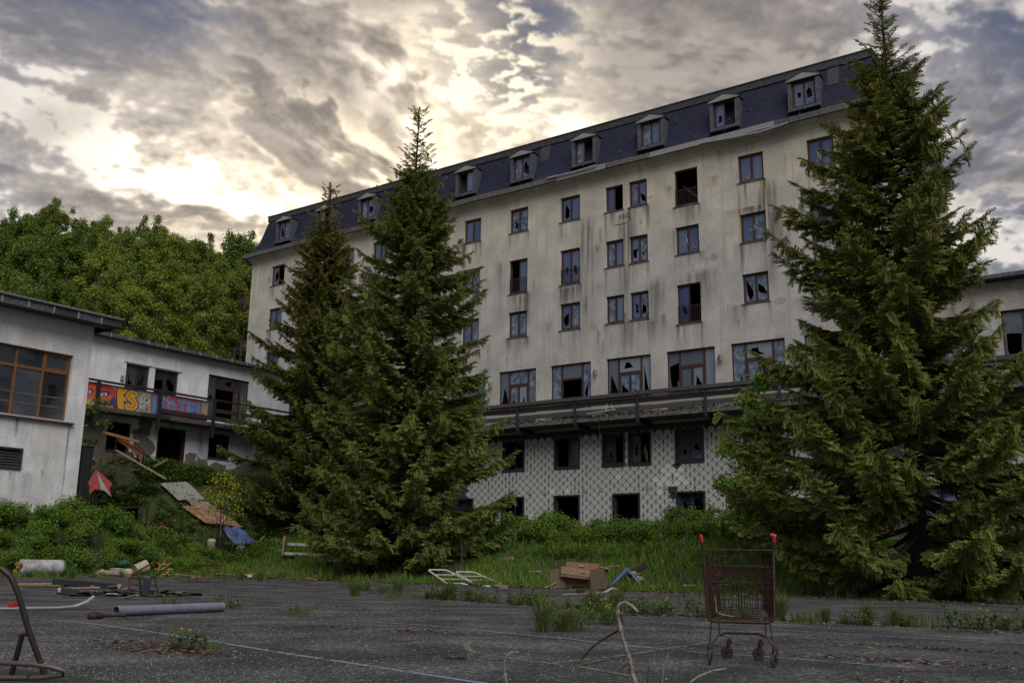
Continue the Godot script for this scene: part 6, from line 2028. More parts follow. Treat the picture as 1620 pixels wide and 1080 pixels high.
func litter() -> void:
	rng.seed = 909
	# grey drain pipe
	var p0 := Vector3(-12.49, 0, -8.20); var p1 := Vector3(-12.69, 0, -10.15)
	var ax := (p1 - p0).normalized()
	var pi := B(p0)
	pi.lathe(p0 + Vector3(0, 0.095, 0), ax, [[0.01, 0.062], [0.0, 0.064], [0.0, 0.074], [0.12, 0.074], [0.125, 0.069], [1.96, 0.069], [1.96, 0.061], [0.05, 0.060]], 36)
	single("drain_pipe", pi, M.pvc, "long smooth grey plastic pipe lying on the asphalt", "pipe", p0)
	# lump with a tail
	var lu := B()
	lu.lathe(Vector3(0, 0.06, 0), Vector3(0.2, 0.0, -1), [[-0.09, 0], [-0.07, 0.045], [0, 0.06], [0.08, 0.045], [0.13, 0.022], [0.34, 0.015], [0.4, 0.028], [0.44, 0.0]], 12)
	single("old_brush", lu, M.rust_dark, "small dark bulb headed object lying left of the grey pipe", "debris", Vector3(-12.2, 0.0, -7.7))
	# ski at left
	var sk := B()
	var sp := [Vector3(-15.05, 0.05, -7.3), Vector3(-14.75, 0.045, -8.7), Vector3(-14.72, 0.06, -8.95), Vector3(-14.70, 0.12, -9.12), Vector3(-14.68, 0.2, -9.22)]
	ribbon(sk, sp, 0.05, 0.018, Vector3(-14.9, 0, -8))
	var ski := single("ski", sk, M.enamel, "silver ski with upturned tip lying at the left of the car park", "ski", Vector3(-14.9, 0, -8))
	var bd := B(Vector3(-14.9, 0, -8))
	bd.plank(Vector3(-14.88, 0.1, -8.05), Vector3(0.07, 0.08, 0.13), Basis(), 0.01)
	part("binding", bd, M.red, ski)
	# ski by the dresser
	sk = B()
	ribbon(sk, [Vector3(-13.98, 0.04, -21.9), Vector3(-14.03, 0.045, -23.3), Vector3(-14.05, 0.06, -24.1), Vector3(-14.08, 0.17, -24.6)], 0.05, 0.014, Vector3(-14.03, 0, -23.2))
	ski = single("ski", sk, M.white, "white ski with red stripe lying in front of the broken dresser", "ski", Vector3(-14.03, 0, -23.2))
	bd = B(Vector3(-14.03, 0, -23.2))
	bd.plank(Vector3(-14.02, 0.1, -22.75), Vector3(0.09, 0.1, 0.3), Basis(), 0.01)
	part("binding", bd, M.rust_dark, ski)
	var rs := B(Vector3(-14.03, 0, -23.2))
	rs.plank(Vector3(-14.03, 0.075, -23.3), Vector3(0.105, 0.03, 0.2), Basis(), 0.004)
	part("red_stripe", rs, M.red, ski)
	dresser()
	bed_frame()
	blue_chair()
	# white slabs
	var wl := [[-18.7, -25.6, 0.62, 0.09, 0.28, "white_dirty", "larger pale polystyrene slab on the asphalt between bed frame and dresser", -0.6], [-19.7, -26.2, 0.34, 0.06, 0.18, "white", "small white slab beside the corner of the metal bed frame", -0.6], [-21.2, -31.2, 0.5, 0.05, 0.3, "white", "crumpled white sheet in the grass behind the polystyrene slabs", -0.3], [-23.6, -32.8, 0.7, 0.12, 0.35, "white_dirty", "heap of white scraps in the grass near the middle spruce", 0.2], [-18.6, -28.4, 0.5, 0.05, 0.16, "wood_pale", "pale wooden scrap in the grass just left of the dresser", -0.5]]
	for q in wl:
		var mb := B()
		mb.plank(Vector3(0, q[3] / 2, 0), Vector3(q[2], q[3], q[4]), Basis(Vector3(0, 0, 1), R(-0.1, 0.1)), 0.02)
		if q[3] > 0.1:
			for k in 5: mb.plank(Vector3(R(-0.3, 0.3), 0.1, R(-0.15, 0.15)), Vector3(0.25, 0.02, 0.18), Basis.from_euler(Vector3(R(-0.9, 0.9), R(0, 6), R(-0.9, 0.9))), 0.004)
		single("white_slab" if q[5] != "wood_pale" else "wooden_scrap", mb, M[q[5]], q[6], "debris", on(q[0], q[1], 0.03), q[7])
	# boards right of the blue chair
	for q in [[-15.3, -29.6, 1.5, "wood_pale", "long pale board lying in the grass right of the blue chair", 0.75], [-14.3, -29.9, 0.4, "white", "short white board end at the right end of the long pale board", 0.7], [-14.7, -29.2, 1.2, "board_dark", "dark thin board lying in front of the long pale board", 0.72]]:
		var mb := B()
		mb.plank(Vector3(0, 0.03, 0), Vector3(q[2], 0.05, 0.12), Basis(Vector3(0, 0, 1), 0.02), 0.01)
		single("board", mb, M[q[3]], q[4], "board", on(q[0], q[1], 0.02), q[5])
	# ---- left: tank, can, bucket, wheel, frames
	var tk := thing("water_tank", "white cylindrical water tank lying on its side by the left shrubs", "tank", Vector3(-37.3, 0.08, -21.1))
	var to := Vector3(-37.3, 0.08, -21.1)
	var tx := Vector3(0.02, 0, -1).normalized()
	var tb := B(to)
	tb.lathe(Vector3(-37.3, 0.38, -20.25), tx, [[0, 0], [0, 0.26], [0.03, 0.30], [1.62, 0.30], [1.65, 0.26], [1.65, 0]], 30)
	part("body", tb, M.enamel, tk)
	for a in [0.1, 1.65]:
		var ri := B(to)
		ri.lathe(Vector3(-37.3, 0.38, -20.25) + tx * (a - 0.04), tx, [[0, 0.295], [0, 0.318], [0.05, 0.318], [0.05, 0.295]], 30)
		part("rim", ri, M.green_can if a > 1 else M.cream, tk)
	for a in [0.62, 0.95]:
		var se := B(to)
		se.plank(Vector3(-37.3 + 0.30 * cos(a), 0.38 + 0.30 * sin(a), -21.05), Vector3(1.58, 0.03, 0.02), Basis(Vector3.UP, PI / 2), 0.005)
		part("seam", se, M.zinc, tk)
	var fo := B(to)
	for k in 9: fo.lathe(Vector3(-37.3 + R(-0.2, 0.2), 0.4 + R(-0.22, 0.22), -20.22 + R(-0.02, 0.03)), Vector3(0, 0, 1), [[0, 0.1], [0.06, 0.09], [0.1, 0.0]], 7)
	part("foam_lagging", fo, M.ochre, tk)
	var cn := B()
	cn.lathe(Vector3(0, 0.2, 0.4), Vector3(0, 0, -1), [[0, 0], [0.02, 0.12], [0.12, 0.17], [0.7, 0.17], [0.8, 0.13], [0.84, 0.05], [0.92, 0.05], [0.92, 0]], 20)
	single("gas_canister", cn, M.green_can, "green canister lying in the shrubs behind the litter row", "canister", on(-38.0, -24.8, 0.1), -0.1)
	var bu := B()
	bu.lathe(Vector3(0, 0.24, 0.3), Vector3(0.1, 0.35, -1), [[0, 0.2], [0.0, 0.225], [0.5, 0.27], [0.52, 0.28], [0.52, 0.26], [0.02, 0.2], [0.02, 0]], 22)
	single("bucket", bu, M.cream, "cream bucket tipped over between the white tank and the yellow wheel", "bucket", on(-37.3, -25.5, 0.02))
	var b2 := B()
	b2.lathe(Vector3(0, 0.14, 0.2), Vector3(0.4, 0.1, -1), [[0, 0.1], [0.1, 0.2], [0.34, 0.18], [0.42, 0.1], [0.42, 0]], 14)
	single("cream_pot", b2, M.cream, "small cream pot lying left of the tipped bucket", "pot", on(-37.2, -24.75, 0.0))
	var wp := on(-36.9, -26.3, 0.0)
	var wt := thing("spoked_wheel", "yellow spoked wooden wheel with handles leaning in the litter", "wheel", wp, -0.6)
	var wc := Vector3(0, 0.34, 0)
	var rg := B()
	var pts := []
	for i in 21: pts.append(wc + Vector3(0.0, sin(TAU * i / 20.0) * 0.22, cos(TAU * i / 20.0) * 0.22))
	rg.tube(pts, 0.028, 0.028, 7, false)
	part("ring", rg, M.ochre, wt)
	for i in 8:
		var sp2 := B()
		var d := Vector3(0, sin(TAU * i / 8.0), cos(TAU * i / 8.0))
		sp2.tube([wc, wc + d * 0.3], 0.016, 0.02, 6)
		sp2.lathe(wc + d * 0.29, d, [[0, 0.018], [0.03, 0.034], [0.07, 0.03], [0.09, 0]], 8)
		part("spoke", sp2, M.ochre, wt)
	var hb := B()
	hb.lathe(wc - Vector3(0.04, 0, 0), Vector3(1, 0, 0), [[0, 0], [0, 0.07], [0.08, 0.07], [0.08, 0]], 12)
	part("hub", hb, M.ochre, wt)
	# planks and scraps in a row behind
	var row := [[-37.5, -23.9, 1.0, 0.16, 0.22, "cream", "cream broken panel just right of the white tank", 1.5], [-37.4, -24.4, 0.5, 0.28, 0.3, "cloth_pale", "pale crumpled bundle beside the cream broken panel", 1.2], [-36.8, -27.4, 1.2, 0.07, 0.2, "ply_brown", "orange brown plank right of the yellow wheel", 1.35], [-36.4, -29.3, 1.1, 0.06, 0.14, "white_dirty", "pale batten lying behind the rusty table frame", 1.2], [-34.8, -29.6, 1.3, 0.07, 0.16, "wood_pale", "pale plank lying left of the grey roots at the asphalt rim", 1.0], [-33.0, -29.6, 0.8, 0.2, 0.2, "bark_pale", "grey driftwood like root at the rim of the asphalt left of the middle spruce", 0.8], [-31.0, -29.4, 0.14, 0.08, 0.1, "white", "tiny white scrap on the asphalt rim under the middle spruce", 0.8], [-34.1, -28.6, 0.2, 0.1, 0.14, "white", "small white scrap on the asphalt rim right of the pale plank", 0.8], [-37.6, -28.4, 0.5, 0.1, 0.16, "white_dirty", "white scrap in the litter left of the table frame", 1.3], [-38.3, -24.3, 1.1, 0.04, 0.1, "white_dirty", "pale batten among the shrubs above the bucket", 1.4]]
	for q in row:
		var mb := B()
		mb.plank(Vector3(0, q[3] / 2 + 0.02, 0), Vector3(q[2], q[3], q[4]), Basis(Vector3(0, 0, 1), R(-0.08, 0.08)), 0.015)
		if q[3] > 0.15:
			for k in 4: mb.plank(Vector3(R(-0.3, 0.3) * q[2], q[3] * R(0.4, 1.0), R(-0.1, 0.1)), Vector3(q[2] * 0.4, 0.05, 0.12), Basis.from_euler(Vector3(R(-0.6, 0.6), R(-0.6, 0.6), R(-0.5, 0.5))), 0.012)
		single("plank" if q[3] < 0.12 else "scrap_heap", mb, M[q[5]], q[6], "debris", on(q[0], q[1], 0.02), q[7])
	# rusty table frame
	var tf := Vector3(-28.6, 0.02, -22.1)
	var tt := thing("table_frame", "rusty empty angle iron table frame at the far side of the car park", "table frame", tf, 0.62)
	tt.scale = Vector3.ONE * 0.85
	var lg := 0.66
	for q in [[-0.62, 0.3], [0.62, 0.3], [-0.5, -0.35], [0.62, -0.35], [0.18, 0.32]]:
		var l := B()
		l.beam(Vector3(q[0], 0, q[1]), Vector3(q[0], lg, q[1]), 0.03, 0.03)
		part("leg", l, M.rust_bright if q[0] > 0 else M.rust_dark, tt)
	var tp := B()
	for q in [[Vector3(-0.95, lg, 0.3), Vector3(0.64, lg + 0.02, 0.3)], [Vector3(-0.8, lg - 0.01, -0.35), Vector3(0.64, lg, -0.35)], [Vector3(0.62, lg, 0.3), Vector3(0.62, lg, -0.35)], [Vector3(-0.62, lg, 0.3), Vector3(-0.5, lg, -0.35)]]: tp.beam(q[0], q[1], 0.04, 0.035)
	part("top_rail", tp, M.rust_dark, tt)
	var lo := B()
	for q in [[Vector3(-0.95, 0.02, 0.34), Vector3(0.3, 0.02, 0.36)], [Vector3(-0.62, 0.03, 0.3), Vector3(0.62, 0.03, 0.3)], [Vector3(0.18, 0.4, 0.31), Vector3(0.62, 0.42, 0.3)]]: lo.beam(q[0], q[1], 0.025, 0.025)
	part("low_rail", lo, M.rust, tt)
	# broken tubular chair on charred remains
	var bc := Vector3(-18.6, 0.02, -12.95)
	var ct := thing("broken_chair", "broken tubular chair frame tipped over on black charred scraps", "chair", bc, 0.62)
	var cf := B()
	cf.tube([Vector3(-0.38, 0.42, 0.1), Vector3(-0.2, 0.54, 0.1), Vector3(0.02, 0.68, 0.05), Vector3(0.06, 0.70, 0)], 0.021, 0.021, 6)
	cf.tube([Vector3(-0.40, 0.40, 0.12), Vector3(-0.36, 0.10, 0.16)], 0.021, 0.021, 6)
	part("rusty_tube", cf, M.rust_bright, ct)
	var cg := B()
	cg.tube([Vector3(-0.36, 0.38, 0.1), Vector3(0.0, 0.37, 0.1), Vector3(0.12, 0.42, 0.05), Vector3(0.42, 0.66, 0), Vector3(0.48, 0.66, 0)], 0.021, 0.021, 6)
	cg.tube([Vector3(0.1, 0.40, 0.05), Vector3(0.18, 0.2, 0.1), Vector3(0.26, 0.05, 0.12)], 0.021, 0.021, 6)
	cg.tube([Vector3(-0.3, 0.36, -0.2), Vector3(-0.26, 0.04, -0.24)], 0.021, 0.021, 6)
	cg.tube([Vector3(-0.32, 0.24, 0.15), Vector3(0.18, 0.22, 0.12)], 0.016, 0.016, 6)
	part("dark_tube", cg, M.rust_dark, ct)
	var rg2 := B()
	rg2.plank(Vector3(-0.02, 0.2, 0.16), Vector3(0.16, 0.36, 0.03), Basis(Vector3(0, 0, 1), -0.12), 0.01)
	part("hanging_rag", rg2, M.steel, ct)
	var ch := thing("charred_scraps", "spread of black charred scraps and torn sheeting under the broken chair", "debris", Vector3(-18.8, 0.02, -12.8), 1.0)
	for k in 34:
		var mb := B()
		var u := R(-1, 1)
		mb.plank(Vector3(u * 1.15, 0.04 + R(0, 0.10) * (1 - absf(u)), R(-0.2, 0.2)), Vector3(R(0.15, 0.5), 0.02, R(0.06, 0.2)), Basis.from_euler(Vector3(R(-0.5, 0.5), R(-0.7, 0.7), R(-0.25, 0.25))), 0.006)
		part("scrap", mb, M.black if rng.randf() < 0.78 else [M.white_dirty, M.zinc, M.rust_dark, M.green_can][rng.randi() % 4], ch)
	# black plank with white tip, splinters left of it
	var bp := B()
	bp.plank(Vector3(0, 0.10, 0), Vector3(1.75, 0.17, 0.10), Basis(Vector3(0, 0, 1), -0.06), 0.02)
	var bl := single("black_beam", bp, M.black, "black painted beam with a white broken tip lying left of the broken chair", "beam", Vector3(-24.3, 0.02, -15.0), 0.55)
	var bt := B()
	bt.plank(Vector3(0.9, 0.045, 0), Vector3(0.12, 0.12, 0.09), Basis(Vector3(0, 0, 1), -0.3), 0.02)
	part("broken_tip", bt, M.white_dirty, bl)
	var b3 := B()
	b3.plank(Vector3(0, 0.09, 0), Vector3(0.42, 0.14, 0.12), Basis(Vector3(0, 0, 1), -0.1), 0.02)
	var bb := single("black_crate", b3, M.black, "short black box with white end at the left end of the charred scraps", "box", Vector3(-19.65, 0.02, -11.75), 0.95)
	var b4 := B()
	b4.plank(Vector3(-0.16, 0.12, 0.062), Vector3(0.06, 0.09, 0.01), Basis(), 0.003)
	part("label_patch", b4, M.white, bb)
	for q in [[-25.4, -14.3, 1.5, "wood_grey", "grey splintered board at the far left of the car park", 0.4], [-26.9, -15.2, 1.3, "wood_pale", "pale split board at the left edge of the car park", 0.5], [-25.2, -14.9, 1.0, "wood_grey", "weathered lath lying across the grey splintered board", 0.8], [-23.2, -14.2, 0.9, "white_dirty", "thin pale stick crossing below the black beam", 0.9], [-26.2, -15.9, 1.1, "ply_brown", "brown veneer strip behind the pale split board", 0.45]]:
		var mb := B()
		mb.plank(Vector3(0, 0.04, 0), Vector3(q[2], R(0.03, 0.08), R(0.05, 0.2)), Basis(Vector3(0, 0, 1), R(-0.03, 0.03)), 0.01)
		single("board", mb, M[q[3]], q[4], "board", Vector3(q[0], 0.02, q[1]), q[5])
	# small broken pieces strewn along the two rims and down the slope
	var kinds := [["splinter", 0.5, 0.03, 0.07, "wood_pale", "pale wood splinter"], ["splinter", 0.7, 0.03, 0.05, "wood_grey", "grey wood splinter"], ["shard", 0.22, 0.02, 0.18, "white", "white broken shard"], ["shard", 0.3, 0.03, 0.2, "ply_brown", "orange brown broken shard"], ["shard", 0.26, 0.05, 0.2, "concrete", "grey lump of rubble"], ["splinter", 0.45, 0.04, 0.10, "board_dark", "dark burnt splinter"]]
	var zones := [["lying among the litter at the foot of the left shrubs", -37.4, -30.0, -22.5, -29.4, 20], ["lying on the asphalt around the black beam and broken chair", -27.0, -17.5, -16.5, -12.0, 16], ["lying along the grass rim between bed frame and dresser", -22.5, -15.5, -28.3, -26.8, 12], ["lying on the slope between the graffiti house and the blue tarpaulin", -50.0, -42.5, -31.0, -36.0, 22]]
	for zn in zones:
		for i in zn[5]:
			var kd = kinds[rng.randi() % kinds.size()]
			var mb := B()
			var sc := R(0.6, 1.5)
			mb.plank(Vector3.ZERO, Vector3(kd[1] * sc, kd[2], kd[3] * R(0.7, 1.3)), Basis.from_euler(Vector3(R(-0.25, 0.25), 0, R(-0.22, 0.22))), 0.008)
			var u := rng.randf()
			single(kd[0], mb, M[kd[4]], kd[5] + " " + zn[0], "debris", on(lerpf(zn[1], zn[2], u) + R(-0.8, 0.8), lerpf(zn[3], zn[4], u) + R(-0.8, 0.8), 0.06 if zn[1] > -40 else 0.22), R(0, TAU), kd[5] + "s " + zn[0])
	slope()

# a flat strip through points, with thickness
func ribbon(mb: MB, pts: Array, w: float, h: float, off: Vector3) -> void:
	mb.off = off
	for i in pts.size() - 1:
		var a: Vector3 = pts[i]; var b: Vector3 = pts[i + 1]
		var s := (b - a).cross(Vector3.UP).normalized() * w
		var u := Vector3(0, h, 0)
		mb.hexa([a - s, a + s, b + s, b - s, a - s + u, a + s + u, b + s + u, b - s + u])

func dresser() -> void:
	# front towards the camera and to the left; lies broken at the rim of the asphalt
	var at := Vector3(-17.0, 0.03, -27.6)
	var t := thing("broken_dresser", "broken brown wooden dresser with two pulled drawers in front of the grass", "dresser", at, deg_to_rad(36))
	var Pl := func(called: String, c: Vector3, s: Vector3, b: Basis, m: Material) -> MeshInstance3D:
		var mb := B()
		mb.plank(c, s, b, 0.008)
		return part(called, mb, m, t)
	# local x to the right, z to the camera
	Pl.call("side_panel", Vector3(-0.72, 0.30, -0.02), Vector3(0.58, 0.60, 0.035), Basis(Vector3.UP, deg_to_rad(28)) * Basis(Vector3(0, 0, 1), 0.05), M.wood_grey)
	Pl.call("side_panel", Vector3(0.62, 0.32, 0.0), Vector3(0.95, 0.64, 0.035), Basis(Vector3.UP, deg_to_rad(50)) * Basis(Vector3(0, 0, 1), 0.03), M.wood_grey)
	Pl.call("back_panel", Vector3(-0.1, 0.24, -0.28), Vector3(1.15, 0.34, 0.02), Basis(Vector3(0, 0, 1), -0.1), M.wood_red)
	Pl.call("bottom_rail", Vector3(-0.12, 0.36, 0.06), Vector3(1.05, 0.07, 0.05), Basis(Vector3(0, 0, 1), -0.10), M.wood_brown)
	var d1 := node("drawer", t, Vector3(-0.12, 0.52, 0.02), 0.05)
	var f1 := B()
	f1.plank(Vector3.ZERO, Vector3(1.0, 0.24, 0.03), Basis(Vector3(0, 0, 1), -0.12) * Basis(Vector3(1, 0, 0), -0.25), 0.008)
	part("front", f1, M.wood_brown, d1)
	var k1 := B()
	k1.plank(Vector3(0.22, 0.0, 0.05), Vector3(0.14, 0.03, 0.03), Basis(Vector3(0, 0, 1), -0.12), 0.006)
	part("handle", k1, M.cream, d1)
	var s1 := B()
	s1.plank(Vector3(-0.42, 0.02, -0.25), Vector3(0.02, 0.2, 0.5), Basis(), 0.004); s1.plank(Vector3(0.42, -0.08, -0.25), Vector3(0.02, 0.2, 0.5), Basis(), 0.004); s1.plank(Vector3(0, -0.1, -0.25), Vector3(0.9, 0.02, 0.5), Basis(Vector3(0, 0, 1), -0.12), 0.004)
	part("drawer_box", s1, M.wood_pale, d1)
	var d2 := node("drawer", t, Vector3(0.10, 0.68, -0.42), 0.0)
	var f2 := B()
	f2.plank(Vector3.ZERO, Vector3(1.05, 0.28, 0.03), Basis(Vector3(0, 0, 1), -0.05) * Basis(Vector3(1, 0, 0), -0.2), 0.008)
	part("front", f2, M.wood_red, d2)
	var k2 := B()
	k2.plank(Vector3(-0.02, 0.03, 0.045), Vector3(0.15, 0.035, 0.03), Basis(Vector3(0, 0, 1), -0.05), 0.006)
	part("handle", k2, M.cream, d2)
	var s2 := B()
	s2.plank(Vector3(0.5, -0.02, -0.2), Vector3(0.02, 0.2, 0.42), Basis(), 0.004); s2.plank(Vector3(-0.5, 0.0, -0.2), Vector3(0.02, 0.2, 0.42), Basis(), 0.004); s2.plank(Vector3(0, -0.12, -0.2), Vector3(1.0, 0.02, 0.42), Basis(), 0.004)
	part("drawer_box", s2, M.wood_pale, d2)
	Pl.call("leg_support", Vector3(-0.1, 0.1, -0.40), Vector3(0.08, 0.5, 0.08), Basis(Vector3(0, 0, 1), 0.2), M.wood_brown)
	Pl.call("loose_board", Vector3(0.78, 0.66, -0.25), Vector3(0.35, 0.03, 0.22), Basis(Vector3(0, 0, 1), -0.25), M.cloth_pale)
	Pl.call("loose_board", Vector3(1.0, 0.70, -0.35), Vector3(0.62, 0.045, 0.06), Basis(Vector3(0, 0, 1), 0.12), M.wood_brown)
	Pl.call("loose_board", Vector3(-0.95, 0.10, 0.05), Vector3(0.4, 0.02, 0.12), Basis(Vector3(0, 0, 1), 0.4), M.cream)

func bed_frame() -> void:
	var at := Vector3(-22.6, 0.03, -28.6)
	var t := thing("metal_bed_frame", "bare white metal slatted bed frame lying by the middle spruce", "bed frame", at, deg_to_rad(40))
	# two ladder like panels, the left one propped up
	for k in 2:
		var ox: float = [-0.55, 0.45][k]
		var lean := Basis(Vector3(1, 0, 0), [0.42, 0.36][k])
		var c := Vector3(ox, 0.03, 0.35)
		var P := func(u: float, v: float) -> Vector3: return c + lean * Vector3(u - v * 0.62, 0, -v) 
		var fr := B()
		var corners := [P.call(0.02, 0), P.call(0.0, 0.05), P.call(0.0, 1.05), P.call(0.06, 1.12), P.call(0.62, 1.12), P.call(0.70, 1.05), P.call(0.95, 0.05), P.call(0.92, 0.0), P.call(0.02, 0)]
		fr.tube(corners, 0.032, 0.032, 7, false)
		part("frame_tube", fr, M.white, t)
		for v in [0.36, 0.72]:
			var sl := B()
			sl.beam(P.call(0.0, v), P.call(0.86, v), 0.10, 0.035)
			part("slat", sl, M.white, t)
	var rl := B()
	rl.beam(Vector3(0.5, 0.06, 0.4), Vector3(1.35, 0.08, 0.28), 0.03, 0.03)
	part("side_rail", rl, M.steel_blue, t)

func blue_chair() -> void:
	var at := on(-16.2, -29.3, 0.0)
	var t := thing("broken_blue_chair", "broken blue framed seat with burnt black upholstery beside the dresser", "chair", at, deg_to_rad(38))
	var a := B()
	a.beam(Vector3(-0.62, 0.05, 0.12), Vector3(-0.02, 0.62, 0.0), 0.16, 0.075, Vector3(0, 0, 1).cross(Vector3(0.6, 0.57, 0)).normalized())
	a.beam(Vector3(-0.02, 0.62, 0.0), Vector3(0.42, 0.06, 0.1), 0.14, 0.07, Vector3(0, 0, 1).cross(Vector3(0.44, -0.56, 0)).normalized())
	part("blue_frame", a, M.blue, t)
	var b := B()
	b.beam(Vector3(-0.55, 0.02, 0.02), Vector3(0.0, 0.54, -0.05), 0.3, 0.06, Vector3(-0.57, 0.6, 0).normalized())
	part("seat_board", b, M.black, t)
	var c := B()
	c.plank(Vector3(0.38, 0.62, -0.2), Vector3(0.62, 0.20, 0.10), Basis(Vector3(0, 0, 1), 0.45), 0.03)
	c.plank(Vector3(0.2, 0.48, -0.15), Vector3(0.4, 0.16, 0.10), Basis(Vector3(0, 0, 1), 0.6), 0.03)
	part("burnt_backrest", c, M.rust_dark, t)
	var d := B()
	for i in 8: d.plank(Vector3(0.12 + 0.045 * i + R(-0.04, 0.04), 0.52 - 0.04 * i + R(-0.06, 0.06), 0.06), Vector3(R(0.08, 0.2), R(0.05, 0.12), 0.03), Basis.from_euler(Vector3(R(-0.6, 0.6), R(-0.5, 0.5), R(-0.8, 0.8))), 0.01)
	part("torn_stuffing", d, M.cloth_pale, t)

# a thin sheet that follows the ground between four corners
func draped(mb: MB, q: Array, up: float, wav: float, n := 6) -> void:
	var P := func(i: int, j: int) -> Vector3:
		var u := i / float(n); var v := j / float(n)
		var a: Vector2 = q[0].lerp(q[1], u); var b: Vector2 = q[3].lerp(q[2], u)
		var p := a.lerp(b, v)
		return Vector3(p.x, land(p.x, p.y) + up + wav * sin(u * 9 + v * 5) * cos(v * 8), p.y)
	for i in n:
		for j in n:
			var a: Vector3 = P.call(i, j); var b: Vector3 = P.call(i + 1, j); var c: Vector3 = P.call(i + 1, j + 1); var d: Vector3 = P.call(i, j + 1)
			mb.quad(a, d, c, b)
			var k := Vector3(0, -0.025, 0)
			mb.quad(a + k, b + k, c + k, d + k)
			if i == 0: mb.quad(a, a + k, d + k, d)
			if i == n - 1: mb.quad(b, c, c + k, b + k)
			if j == 0: mb.quad(a, b, b + k, a + k)
			if j == n - 1: mb.quad(d, d + k, c + k, c)

func slope() -> void:
	# sheets laid down the slope, one below the other
	var sheets := [
		["board_sheet", [[-46.7, -32.6], [-46.9, -34.4], [-45.4, -34.6], [-45.3, -32.8]], "ply_grey", "large grey weathered board lying highest on the litter slope", 0.32, 0.0],
		["board_sheet", [[-45.3, -33.3], [-45.2, -34.6], [-44.5, -34.7], [-44.6, -33.4]], "white_dirty", "small pale board between the grey board and the orange brown board", 0.34, 0.0],
		["board_sheet", [[-44.8, -32.7], [-44.9, -34.6], [-43.2, -35.5], [-43.4, -33.2]], "ply_brown", "orange brown sheet of plywood on the litter slope behind the yellow green tree", 0.32, 0.0],
		["tarpaulin", [[-43.1, -34.1], [-43.3, -35.3], [-41.9, -35.4], [-41.6, -33.8]], "tarp", "crumpled blue tarpaulin at the foot of the litter slope", 0.26, 0.06],
		["pale_sheet", [[-41.9, -35.2], [-42.0, -35.5], [-38.6, -34.3], [-38.5, -34.0]], "white_dirty", "long narrow pale strip leading from the blue tarpaulin to the bench", 0.16, 0.03],
		["green_sheet", [[-39.6, -34.0], [-39.6, -34.3], [-37.9, -33.7], [-37.9, -33.4]], "tarp_green", "bright green strip of plastic lying before the bench", 0.14, 0.03]]
	for s in sheets:
		var mb := B()
		var q := []
		var c := Vector2.ZERO
		for p in s[1]:
			q.append(Vector2(p[0], p[1]))
			c += Vector2(p[0], p[1]) / 4
		mb.off = on(c.x, c.y)
		draped(mb, q, s[4], s[5])
		single(s[0], mb, M[s[2]], s[3], "sheet" if s[0] != "tarpaulin" else "tarpaulin", on(c.x, c.y))
	# planks
	var pl := [
		["long thin plank sloping down from the broken table to the grey board", Vector3(-51.0, 6.75, -32.5), Vector3(-46.7, 5.0, -32.9), 0.18, 0.06, "wood_pale"],
		["short pale plank lying below the open doorway", Vector3(-48.1, 5.75, -33.1), Vector3(-49.6, 6.35, -34.9), 0.2, 0.06, "wood_grey"],
		["pale stick of wood beside the blue tarpaulin", Vector3(-41.5, 1.55, -35.1), Vector3(-42.0, 2.0, -36.0), 0.10, 0.06, "wood_grey"]]
	for p in pl:
		var mb := B((p[1] + p[2]) / 2)
		mb.beam(p[1], p[2], p[3], p[4])
		single("plank", mb, M[p[5]], p[0], "plank", (p[1] + p[2]) / 2)
	# broken table under the window
	var o := on(-50.3, -32.9)
	var t := thing("broken_table", "collapsed brown table with a loose beam under the empty ground floor window", "table", o)
	var Bm := func(called: String, a: Vector3, b: Vector3, w: float, h: float, m: Material, up := Vector3.UP) -> void:
		var mb := B(o)
		mb.beam(a, b, w, h, up)
		part(called, mb, m, t)
	Bm.call("loose_beam", Vector3(-51.2, 7.7, -31.7), Vector3(-49.9, 7.22, -33.2), 0.14, 0.16, M.wood_orange)
	var tb := B(o)
	tb.hexa([Vector3(-50.9, 7.36, -32.3), Vector3(-49.6, 6.42, -33.1), Vector3(-49.7, 6.36, -33.75), Vector3(-50.9, 7.3, -33.05), Vector3(-50.9, 7.42, -32.3), Vector3(-49.6, 6.48, -33.1), Vector3(-49.7, 6.42, -33.75), Vector3(-50.9, 7.36, -33.05)])
	part("table_top", tb, M.wood_red, t)
	Bm.call("dark_board", Vector3(-50.2, 7.2, -33.1), Vector3(-49.3, 6.1, -33.95), 0.2, 0.06, M.board_dark)
	for q in [[-50.7, -32.2, 6.9], [-50.2, -33.0, 6.7], [-49.8, -33.5, 6.55], [-50.4, -33.5, 6.7]]: Bm.call("leg", on(q[0], q[1], -0.05), Vector3(q[0], q[2], q[1]), 0.06, 0.06, M.rust_dark)
	Bm.call("prop", on(-49.5, -33.15, -0.05), Vector3(-49.55, 6.5, -33.15), 0.07, 0.07, M.wood_orange)
	Bm.call("brace", Vector3(-49.7, 6.45, -33.7), Vector3(-49.5, 6.42, -34.1), 0.05, 0.04, M.wood_brown)
	# torn parasol
	var uo := on(-40.9, -25.35)
	var u := thing("torn_parasol", "torn red parasol hanging from bent metal poles beside the white hall", "parasol", uo)
	for k in 3:
		var po := B(uo)
		var dx := (k - 1) * 0.16
		po.tube([Vector3(-40.95 + dx * 0.2, uo.y - 0.1, -25.35 - dx), Vector3(-40.9, 3.5, -25.15 - dx * 0.9), Vector3(-40.85, 3.72, -25.0 - dx * 0.5), Vector3(-40.7, 3.9, -25.0)], 0.028, 0.022, 6)
		part("pole", po, M.chrome, u)
	var apex := Vector3(-40.62, 4.62, -25.0)
